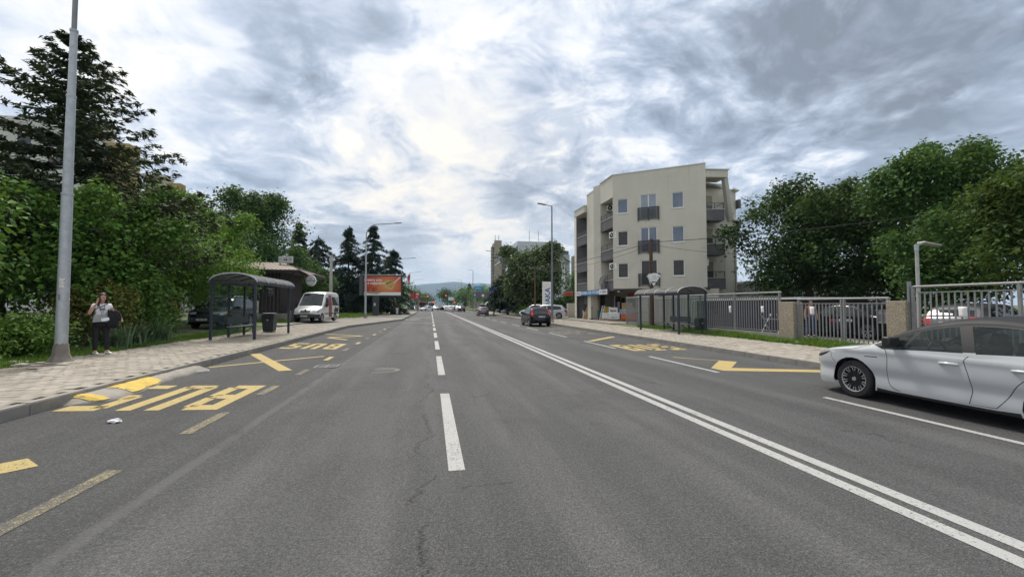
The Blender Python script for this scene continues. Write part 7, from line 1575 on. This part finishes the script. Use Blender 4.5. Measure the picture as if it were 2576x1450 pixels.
MB().b2((-12.9, 37.50, 2.4), (-12.45, 37.57, 3.2)).build('notice_board', mat('menu board', (.10, .10, .10), .6, 0, .2, 9), ki); scribble(.3, .12, PLATE, ki, frame((-12.68, 37.495, 2.95), (1, 0, 0)), seed=85); scribble(.34, .10, PLATE, ki, frame((-12.68, 37.495, 2.7), (1, 0, 0)), seed=86)
ex0, ex1, ey0, ey1, ez = -17.4, -10.2, 36.0, 45.0, 4.45; rx0, rx1, ry_, rz2 = -15.4, -12.6, 40.2, 5.35
rv = [(ex0, ey0, ez), (ex1, ey0, ez), (ex1, ey1, ez), (ex0, ey1, ez), (rx0, ry_, rz2), (rx1, ry_, rz2)]
MB().add(rv + [(a, b, c-.07) for a, b, c in rv[:4]], [(0, 1, 5, 4), (1, 2, 5), (2, 3, 4, 5), (3, 0, 4), (9, 8, 7, 6), (0, 6, 7, 1), (1, 7, 8, 2), (2, 8, 9, 3), (3, 9, 6, 0)]).build('roof', KR, ki)
for i in range(24):                                                          # standing seams of the front slope
    x = lerp(ex0+.15, ex1-.15, i/23); t = min(1, (x-ex0)/(rx0-ex0), (ex1-x)/(ex1-rx1)); MB().bar((x, ey0+.01, ez+.02), (x, lerp(ey0, ry_, t), lerp(ez, rz2, t)+.02), .035, .03).build('roof_seam', KR, ki)
for i in range(12):
    y = lerp(ey0+.3, ey1-.3, i/11); t = min(1, (y-ey0)/(ry_-ey0), (ey1-y)/(ey1-ry_)); MB().bar((ex1-.01, y, ez+.02), (lerp(ex1, rx1, t), y, lerp(ez, rz2, t)+.02), .035, .03).build('roof_seam', KR, ki)
MB().b2((ex0+.02, ey0+.02, ez-.28), (ex1-.02, ey0+.06, ez-.075)).build('fascia', BLACK, ki); MB().b2((ex1-.06, ey0+.07, ez-.28), (ex1-.02, ey1-.02, ez-.075)).build('fascia', BLACK, ki)
MB().bar((-13.3, 37.4, 3.5), (-12.1, 36.4, 4.2), .08).build('roof_brace', KW, ki); MB().bar((-11.95, 38.2, 3.5), (-10.6, 36.3, 4.2), .08).build('roof_brace', KW, ki)
# swept canopy tip towards the street
MB().add([(-11.2, 36.05, 4.44), (-10.15, 36.0, 4.46), (-10.15, 41, 4.46), (-9.75, 37.5, 4.12), (-11.2, 36.05, 4.38), (-10.15, 36.0, 4.40), (-10.15, 41, 4.40), (-9.75, 37.5, 4.06)], [(1, 3, 2), (5, 6, 7), (1, 5, 7, 3), (3, 7, 6, 2)]).build('canopy_tip', KR, ki)
s = thing('roof_sign', 'white box sign with dark print standing on the kiosk roof', 'sign', (-12.0, 38.8, 4.78), R(-18)); MB().b2((-.62, -.09, .42), (.62, .09, .98)).build('box', mat('dull white sign', (.55, .55, .53), .5, 0, .06, 4), s, None, .01); scribble(.34, .30, INK, s, frame((.05, -.092, .72), (1, 0, 0)), seed=87); scribble(.25, .26, GALV, s, frame((-.42, -.092, .74), (1, 0, 0)), seed=88); scribble(.2, .26, mat('green print', (.08, .25, .16), .5), s, frame((.48, -.092, .72), (1, 0, 0)), seed=89)
for q in (-.5, .5): MB().bar((q, 0, -.25), (q, 0, .42), .05).build('leg', BLACK, s)
s = thing('round_sign', 'round white sign on a bracket at the kiosk canopy tip', 'sign', (-9.6, 37.3, 3.66), R(-12)); MB().lathe([(.001, -.10), (.40, -.10), (.42, -.08), (.42, .08), (.40, .10), (.001, .10)], 36, 'y').build('disc', mat('dull white sign', (.55, .55, .53)), s, 40); MB().lathe([(.35, -.104), (.38, -.104), (.38, -.10)], 36, 'y').build('ring', GALV_DARK, s); text_mesh('ZLATEN DAB', .135, INK, s, frame((0, -.104, -.02), (1, 0, 0)), bold=.004, sx=.85)
MB().prism([(-.08, .14), (-.02, .18), (.05, .16), (.09, .22), (.10, .14), (.06, .08), (.05, .14), (-.03, .13), (-.05, .08)], -.108, -.104, lambda a, b, h: (a, h, b)).build('emblem', INK, s); MB().bar((-.46, 0, .0), (-.75, 0, .45), .06).build('bracket', BLACK, s)
te = thing('kiosk_terrace', 'raised concrete terrace with low walls before the kiosk', 'terrace', (0, 0, 0)); MB().b2((-15.5, 35.9, .3), (-8.9, 43, .98)).build('floor', CONC_L, te) if False else MB().prism([(-15.5, 35.8), (-10.9, 35.8), (-10.9, 44), (-15.5, 44)], .3, .98).build('floor', CONC_L, te)
MB().b2((-15.6, 35.5, .3), (-10.8, 35.8, 1.02)).build('front_wall', CONC, te, None, .015); MB().b2((-10.9, 35.81, .3), (-10.6, 44, 1.25)).build('side_wall', CONC, te, None, .015); MB().b2((-13.6, 35.2, .3), (-12.8, 35.49, 2.0)).build('pier', CONC_L, te, None, .02); MB().b2((-12.0, 43.6, .9), (-9.0, 43.9, 1.75)).build('back_wall', CONC_L, te)
sh = tag(MB().prism([(-25, 30.5), (-19.5, 30.2), (-19.5, 36), (-25, 36)], 4.6, 4.9).build('shed_roof', mat('salmon roof', (.35, .20, .16), .9, 0, .1, 2)), 'pinkish roof glimpsed between the leafy trees', 'roof')

# ------------------------------------------------------------ people
def skin_mesh(name, nodes, edges, sub=2):
    """nodes: {key: (pos, (rx, ry))}; first node is the root; returns an evaluated mesh"""
    keys = list(nodes); me = bpy.data.meshes.new(name); me.from_pydata([nodes[k][0] for k in keys], [(keys.index(a), keys.index(b)) for a, b in edges], [])
    o = bpy.data.objects.new(name, me); o.modifiers.new('skin', 'SKIN'); sv = me.skin_vertices[0].data
    for i, k in enumerate(keys):
        r_ = nodes[k][1]; sv[i].radius = r_ if hasattr(r_, '__len__') else (r_, r_); sv[i].use_root = (i == 0)
    if sub: m = o.modifiers.new('sub', 'SUBSURF'); m.levels = sub; m.render_levels = sub
    out = evaluated(o); out.materials.clear()
    out.polygons.foreach_set('use_smooth', np.ones(len(out.polygons), bool)); return out
SKIN = mat('skin', (.50, .29, .21), .55, 0, .06, 20); SKIN2 = mat('tanned skin', (.40, .23, .16), .55, 0, .06, 20)
TEE = mat('white cotton', (.84, .83, .84), .85, 0, .05, 8, .15, 60); BLKC = mat('black cloth', (.012, .012, .016), .85, 0, .3, 10); HAIR = mat('dark brown hair', (.045, .025, .018), .5, 0, .4, 40, .5, 90)
def fingers(nodes, edges, wrist, palm, d, side_, spread, r=.0085, curl=(0, 0, 0), L=.075, tag_=''):
    """five fingers of unequal length rooted in the palm; d = pointing direction, side_ = across the palm towards the thumb"""
    d, s, c = Vector(d).normalized(), Vector(side_).normalized(), Vector(curl)
    for k, (f, ln) in enumerate(((-.030, .80), (-.011, .96), (.009, 1.0), (.028, .93))):
        b = Vector(palm) + s*f + d*.025; p1 = b + d*L*ln*.42 + c*.25; p2 = p1 + (d + c*9).normalized()*L*ln*.33; p3 = p2 + (d + c*22).normalized()*L*ln*.28
        for n_, p in zip('abcd', (b, p1, p2, p3)): nodes[f'{tag_}f{k}{n_}'] = (tuple(p), r if n_ != 'd' else r*.75)
        edges += [(palm_key[0], f'{tag_}f{k}a')] + [(f'{tag_}f{k}{a}', f'{tag_}f{k}{b}') for a, b in ('ab', 'bc', 'cd')]
    t0 = Vector(palm) + s*.040 - d*.01; t1 = t0 + (s*.7+d*.6).normalized()*.032; t2 = t1 + (s*.25+d*.9).normalized()*.026
    for n_, p in zip('abc', (t0, t1, t2)): nodes[f'{tag_}t{n_}'] = (tuple(p), r*1.1 if n_ != 'c' else r*.85)
    edges += [(palm_key[0], f'{tag_}ta'), (f'{tag_}ta', f'{tag_}tb'), (f'{tag_}tb', f'{tag_}tc')]
palm_key = ['']
def person(label, loc, rz, J, skin, top, legs, shoes, hair, sleeves=.45, detail=True, long_hair=True, group=None, shoe_l=.25):
    """J: joints in local metres (facing -Y); clothing is grown from the same joints, a little wider"""
    p = thing('person', label, 'person', loc, rz, group); N = {}
    N['pelvis'] = (J['pelvis'], (.135, .105)); N['waist'] = (J['waist'], (.115, .09)); N['chest'] = (J['chest'], (.14, .10)); N['neckb'] = (J['neckb'], (.055, .055)); N['neck'] = (J['neck'], (.047, .05))
    h = Vector(J['head']); N['jaw'] = (tuple(h+Vector((0, -.022, -.055))), (.060, .070)); N['face'] = (tuple(h+Vector((0, -.012, .0))), (.074, .090)); N['skull'] = (tuple(h+Vector((0, .012, .055))), (.076, .088)); N['top'] = (tuple(h+Vector((0, .012, .10))), (.045, .055))
    E = [('pelvis', 'waist'), ('waist', 'chest'), ('chest', 'neckb'), ('neckb', 'neck'), ('neck', 'jaw'), ('jaw', 'face'), ('face', 'skull'), ('skull', 'top')]
    for s in 'LR':
        N['sh'+s] = (J['sh'+s], (.058, .058)); N['el'+s] = (J['el'+s], (.040, .040)); N['fo'+s] = (tuple(Vector(J['el'+s]).lerp(Vector(J['wr'+s]), .3)), (.039, .039)); N['wr'+s] = (J['wr'+s], (.025, .022)); N['pa'+s] = (J['pa'+s], (.034, .018))
        N['hip'+s] = (J['hip'+s], (.092, .092)); N['th'+s] = (tuple(Vector(J['hip'+s]).lerp(Vector(J['kn'+s]), .35)), (.086, .086)); N['kn'+s] = (J['kn'+s], (.056, .058)); N['ca'+s] = (tuple(Vector(J['kn'+s]).lerp(Vector(J['an'+s]), .32)), (.054, .056)); N['an'+s] = (J['an'+s], (.034, .036)); N['toe'+s] = (J['toe'+s], (.034, .026))
        E += [('chest', 'sh'+s), ('sh'+s, 'el'+s), ('el'+s, 'fo'+s), ('fo'+s, 'wr'+s), ('wr'+s, 'pa'+s), ('pelvis', 'hip'+s), ('hip'+s, 'th'+s), ('th'+s, 'kn'+s), ('kn'+s, 'ca'+s), ('ca'+s, 'an'+s), ('an'+s, 'toe'+s)]
    B, EB = dict(N), list(E)
    if detail:
        for s in 'LR': palm_key[0] = 'pa'+s; fingers(B, EB, J['wr'+s], J['pa'+s], J['fd'+s], J['fs'+s], .01, tag_=s, curl=J.get('fc'+s, (0, 0, 0)))
    obj('body', skin_mesh('body', B, EB), skin, p)
    def grow(name, keys, add, mt, extra=None, ed=None):
        M_ = {k: (N[k][0], tuple(np.array(N[k][1])+add)) for k in keys if k in N}; ee = [e for e in E if e[0] in M_ and e[1] in M_]
        if extra: M_.update(extra); ee += ed
        return obj(name, skin_mesh(name, M_, ee), mt, p)
    ex, ed = {}, []
    for s in 'LR': q = tuple(Vector(J['sh'+s]).lerp(Vector(J['el'+s]), sleeves)); ex['sl'+s] = (q, (.060, .060)); ed.append(('sh'+s, 'sl'+s))
    ex['hem'] = (tuple(Vector(J['pelvis'])+Vector((0, 0, -.02))), (.15, .12)); ed.append(('waist', 'hem')) 
    grow('shirt', ['chest', 'waist', 'shL', 'shR'], .020, top, ex, ed)
    grow('trousers', ['pelvis', 'hipL', 'hipR', 'thL', 'thR', 'knL', 'knR', 'caL', 'caR', 'anL', 'anR'], .010, legs)
    for s in 'LR':
        a, t = Vector(J['an'+s]), Vector(J['toe'+s]); d = Vector((t.x-a.x, t.y-a.y, 0)).normalized(); n = Vector((-d.y, d.x, 0)); m = MB()
        for k, (f, w_, h_) in enumerate(((-.07, .030, .075), (-.04, .040, .10), (.04, .042, .10), (.10, .048, .070), (.15, .046, .055), (.19, .030, .035))):
            c = Vector((a.x, a.y, 0)) + d*f*shoe_l/.25
            m.v += [tuple(c-n*w_), tuple(c+n*w_), tuple(c+n*w_*.75+Vector((0, 0, h_))), tuple(c-n*w_*.75+Vector((0, 0, h_)))]
        m.f = [(4*i+j, 4*i+(j+1) % 4, 4*i+4+(j+1) % 4, 4*i+4+j) for i in range(5) for j in range(4)] + [(3, 2, 1, 0), (20, 21, 22, 23)]
        o = m.build('shoe', shoes, p, 60); sb_ = o.modifiers.new('s', 'SUBSURF'); sb_.levels = 1; sb_.render_levels = 1
    # face and hair
    yaw = J.get('yaw', 0); RM = Matrix.Rotation(yaw, 3, 'Z'); hp = lambda x, y, z: tuple(h + RM @ Vector((x, y, z)))
    if detail:
        MB().lathe([(.001, -.02), (.011, -.004), (.014, .012), (.001, .02)], 10, 'z', hp(0, -.108, -.012)).build('nose', skin, p, 60)
        for s in (-1, 1):
            MB().box(hp(s*.030, -.098, .018), (.020, .010, .009)).build('eye', INK, p); MB().box(hp(s*.030, -.100, .036), (.034, .008, .006)).build('eyebrow', hair, p); MB().lathe([(.001, -.012), (.018, 0), (.024, .01), (.001, .014)], 10, 'x', hp(s*.076, .005, .0)).build('ear', skin, p, 60)
        MB().box(hp(0, -.098, -.052), (.040, .010, .010)).build('mouth', mat('lips', (.35, .10, .09), .5), p)
    bm = bmesh.new(); bmesh.ops.create_uvsphere(bm, u_segments=24, v_segments=16, radius=1)
    for v in bm.verts:
        c = v.co; x, y, zz = c.x*.090, c.y*.106+.014, c.z*.098+.050
        if c.y < 0 and c.z < .45: y = max(y, -.052+.06*(.45-c.z)); x = max(-.078, min(.078, x)); zz = max(zz, .045-.03*(c.y+1))
        v.co = Vector(hp(x, y, zz)) + Vector((random.gauss(0, .002), random.gauss(0, .002), random.gauss(0, .002)))
    me = bpy.data.meshes.new('hair'); bm.to_mesh(me); bm.free(); obj('hair', me, hair, p, 80)
    if long_hair:
        m = MB(); nr, na = 9, 18
        for i in range(nr+1):
            t = i/nr
            for j in range(na+1):
                a = math.pi*(-.16 + 1.32*j/na); rr_ = .094 + .035*t + .007*math.sin(j*2.3+i*.8); z = .07 - .29*t + .012*math.sin(j*1.7)
                m.v.append(hp(rr_*math.cos(a)*.98, rr_*math.sin(a)*1.0+.008, z))
        m.f = [(i*(na+1)+j, i*(na+1)+j+1, (i+1)*(na+1)+j+1, (i+1)*(na+1)+j) for i in range(nr) for j in range(na)]
        o = m.build('hair_length', hair, p, 80); o.modifiers.new('t', 'SOLIDIFY').thickness = .022
    return p
def stand(**k):
    J = dict(pelvis=(0, 0, .90), waist=(0, .0, 1.06), chest=(0, .0, 1.24), neckb=(0, .01, 1.38), neck=(0, .0, 1.44), head=(0, -.01, 1.55), shL=(.165, .0, 1.335), shR=(-.165, .0, 1.335), elL=(.225, .02, 1.06), elR=(-.225, .02, 1.06), wrL=(.235, -.06, .82), wrR=(-.235, -.06, .82), paL=(.235, -.08, .76), paR=(-.235, -.08, .76),
             fdL=(0, -.1, -1), fdR=(0, -.1, -1), fsL=(0, -1, 0), fsR=(0, -1, 0), hipL=(.088, 0, .86), hipR=(-.088, 0, .86), knL=(.10, -.01, .48), knR=(-.10, -.01, .48), anL=(.11, .02, .085), anR=(-.11, .02, .085), toeL=(.12, -.11, .035), toeR=(-.12, -.11, .035)); J.update(k); return J
wz = zside(-9.1)
wo = person('person in white T-shirt and black trousers phoning on the left pavement', (-9.0, 13.85, wz), R(38), stand(elR=(-.26, -.10, 1.10), wrR=(-.125, -.155, 1.385), paR=(-.105, -.135, 1.455), fdR=(.10, .10, 1), fsR=(.3, -.8, .2), fcR=(.004, .006, 0), elL=(.27, .0, 1.09), wrL=(.225, -.17, 1.20), paL=(.21, -.225, 1.235), fdL=(-.35, -.6, .2), fsL=(0, -.2, 1), fcL=(-.003, .004, -.008), yaw=R(22), head=(.012, -.02, 1.55),
    anL=(.13, -.06, .085), toeL=(.18, -.17, .035), knL=(.105, -.05, .48), toeR=(-.07, -.12, .035)), SKIN, TEE, BLKC, mat('white trainers', (.74, .74, .73), .6, 0, .05, 20), HAIR)
# what she carries
k_ = wo.location.copy(); M_ = Matrix.Translation(k_) @ Matrix.Rotation(R(38), 4, 'Z')
def held(name, label, cat, loc=(0, 0, 0)):
    o = thing(name, label, cat); o.matrix_world = M_ @ Matrix.Translation(loc); return o
ph = held('mobile_phone', 'dark phone held to the ear of the person on the pavement', 'phone', (-.088, -.095, 1.47)); MB().box((0, 0, 0), (.010, .070, .145), M=Matrix.Rotation(-.25, 3, 'X')).build('case', INK, ph, None, .004)
bg_ = held('shoulder_bag', 'grey cross body bag with white flap at the waist of the person', 'bag', (-.02, -.165, .90)); bm = bmesh.new(); bmesh.ops.create_cube(bm, size=1); bmesh.ops.subdivide_edges(bm, edges=bm.edges, cuts=4, use_grid_fill=True)
for v in bm.verts: c = v.co; v.co = Vector((c.x*.34*(1-.15*(c.z+.5)), c.y*.10*(1-.5*abs(c.x*2)**3)*(1.1-.5*(c.z+.5)), (c.z+.5)*.20 - .03*abs(c.x)))
me = bpy.data.meshes.new('pouch'); bm.to_mesh(me); bm.free(); obj('pouch', me, mat('grey bag cloth', (.30, .30, .31), .7, 0, .1, 9), bg_, 60); MB().box((.08, -.06, .06), (.17, .02, .09), M=Matrix.Rotation(-.2, 3, 'Y')).build('flap', TEE, bg_, None, .01)
MB().tube([(-.16, .03, .17), (-.17, .08, .25), (-.10, .05, .36), (.02, .035, .42), (.10, .06, .48), (.14, .12, .50)], .010, 6).build('strap', BLKC, bg_, 60)
jk_ = held('dark_jacket', 'black jacket draped over the left arm of the person', 'jacket', (.205, -.155, .0)); m = MB(); n, q = 14, 10
for side_ in (0, 1):
    pass
for i in range(n+1):
    t = i/n; a = -1 + 2*t                                                    # over the forearm: front fall, top, back fall
    for j in range(q+1):
        s_ = j/q - .5; z = 1.23 - (abs(a)**1.6)*(.52 if a < 0 else .44) + .01*math.sin(j*1.9); y = (-.075 if a < 0 else .075)*min(1, abs(a)*2.2) + .022*math.sin(j*2.1+i*.5)*abs(a); x = s_*.19*(1+.25*abs(a)) + .02*abs(a)
        m.v.append((x, y, z))
m.f = [(i*(q+1)+j, i*(q+1)+j+1, (i+1)*(q+1)+j+1, (i+1)*(q+1)+j) for i in range(n) for j in range(q)]; o = m.build('cloth', BLKC, jk_, 80); o.modifiers.new('t', 'SOLIDIFY').thickness = .02
MB().tube([(.06, 0, 1.18), (.12, .02, 1.12), (.15, .03, 1.0), (.14, .02, .90)], [.05, .06, .055, .05], 10).build('sleeve', BLKC, jk_, 60)
pb = held('paper_bag', 'beige paper bag held below the black jacket', 'bag', (.33, -.08, .86)); MB().add([(-.06, -.05, 0), (.12, -.05, .03), (.12, .05, .03), (-.06, .05, 0), (-.10, -.03, .22), (.06, -.03, .25), (.06, .03, .25), (-.10, .03, .22)], [(0, 1, 2, 3), (4, 7, 6, 5), (0, 4, 5, 1), (1, 5, 6, 2), (2, 6, 7, 3), (3, 7, 4, 0)]).build('pouch', mat('beige paper', (.60, .43, .25), .8), pb)
fr_ = MB().b2((-.085, -.150, 1.215), (.095, -.142, 1.255)); 
for o_, nm in ((MB().tube([(-.050, -.100, 1.36), (-.040, -.132, 1.26), (-.012, -.142, 1.12), (.0, -.140, 1.05), (.012, -.142, 1.12), (.040, -.132, 1.26), (.050, -.100, 1.36)], .0045, 6), 'lanyard'), (MB().b2((-.055, -.140, 1.215), (.065, -.134, 1.228)), 'shirt_print'), (MB().b2((-.06, -.141, 1.24), (.055, -.135, 1.262)), 'shirt_print')): o_.build(nm, mat('dark print', (.05, .04, .06), .7), wo)
walk = stand(hipL=(.085, -.02, .86), knL=(.095, -.16, .50), anL=(.10, -.22, .10), toeL=(.11, -.35, .05), knR=(-.095, .05, .47), anR=(-.10, .24, .12), toeR=(-.11, .12, .035), wrL=(.24, .10, .84), paL=(.24, .12, .78), wrR=(-.24, -.16, .84), paR=(-.24, -.2, .79))
PW = 'pedestrians by the billboard'
person('person in black walking on the left pavement beside the billboard', (-5.75, 67.5, .3), R(5), walk, SKIN2, BLKC, BLKC, BLKC, HAIR, group=PW, detail=False)
person('person in dark top and white trousers walking beside the one in black', (-4.85, 65.2, .3), R(0), walk, SKIN2, mat('dark green cloth', (.03, .035, .02), .8), TEE, TEE, mat('fair hair', (.12, .075, .04), .6), sleeves=.9, group=PW, detail=False)
person('person in blue overalls standing behind the left gate leaf', (17.0, 16.6, .23), R(-30), stand(), SKIN2, mat('orange shirt', (.28, .07, .03), .8), mat('blue overalls', (.03, .06, .14), .8, 0, .2, 6), BLKC, HAIR, detail=False, long_hair=False)
person('person standing on the far crossing beside the traffic light', (-1.5, 141, 0), R(0), walk, SKIN2, BLKC, BLKC, BLKC, HAIR, detail=False, long_hair=False); person('person in grey by the roadside cabinet ahead on the left', (-3.1, 110.5, .2), R(10), walk, SKIN2, GREYM, GREYM, BLKC, HAIR, detail=False)
# rubble at the broken pavement edge
ST = mat('broken stone', (.40, .37, .31), .95, 0, .2, 6, .5, 30)
for k in range(9):
    bm = bmesh.new(); bmesh.ops.create_icosphere(bm, subdivisions=2, radius=1)
    sx, sy, sz = random.uniform(.09, .22), random.uniform(.07, .16), random.uniform(.04, .08)
    for v in bm.verts: v.co = Vector((v.co.x*sx, v.co.y*sy, v.co.z*sz+.02))*random.uniform(.85, 1.12)
    me = bpy.data.meshes.new('stone'); bm.to_mesh(me); bm.free(); x = -9.0 - .25*(k % 3) - random.uniform(0, .2); y = 9.9 + .28*k
    o = obj('stone', me, ST, loc=(x, y, .30)); o.rotation_euler = (0, 0, random.uniform(0, 3)); tag(o, ('first', 'second', 'third', 'fourth', 'fifth', 'sixth', 'seventh', 'eighth', 'ninth')[k] + ' broken stone by the hedge, counted from the picture edge', 'stone', 'broken stones at the pavement edge')

# ------------------------------------------------------------ haze: one closed box of even pale air round the whole scene
hz_ = MB().b2((-6500, -900, -3.0), (7500, 7500, 420)); ho = hz_.build('haze', None); ho['kind'] = 'stuff'; tag(ho, 'thin blue haze of the air', 'haze')
hm = bpy.data.materials.new('thin haze'); hm.use_nodes = True; nt = hm.node_tree; nt.nodes.clear(); vo_ = nd(nt, 'ShaderNodeVolumePrincipled'); vo_.inputs['Color'].default_value = (.52, .72, 1.0, 1); vo_.inputs['Density'].default_value = 1.25e-4; vo_.inputs['Anisotropy'].default_value = 0.0
nt.links.new(vo_.outputs[0], nd(nt, 'ShaderNodeOutputMaterial').inputs['Volume']); ho.data.materials.append(hm)
bpy.data.scenes.remove(TMP)
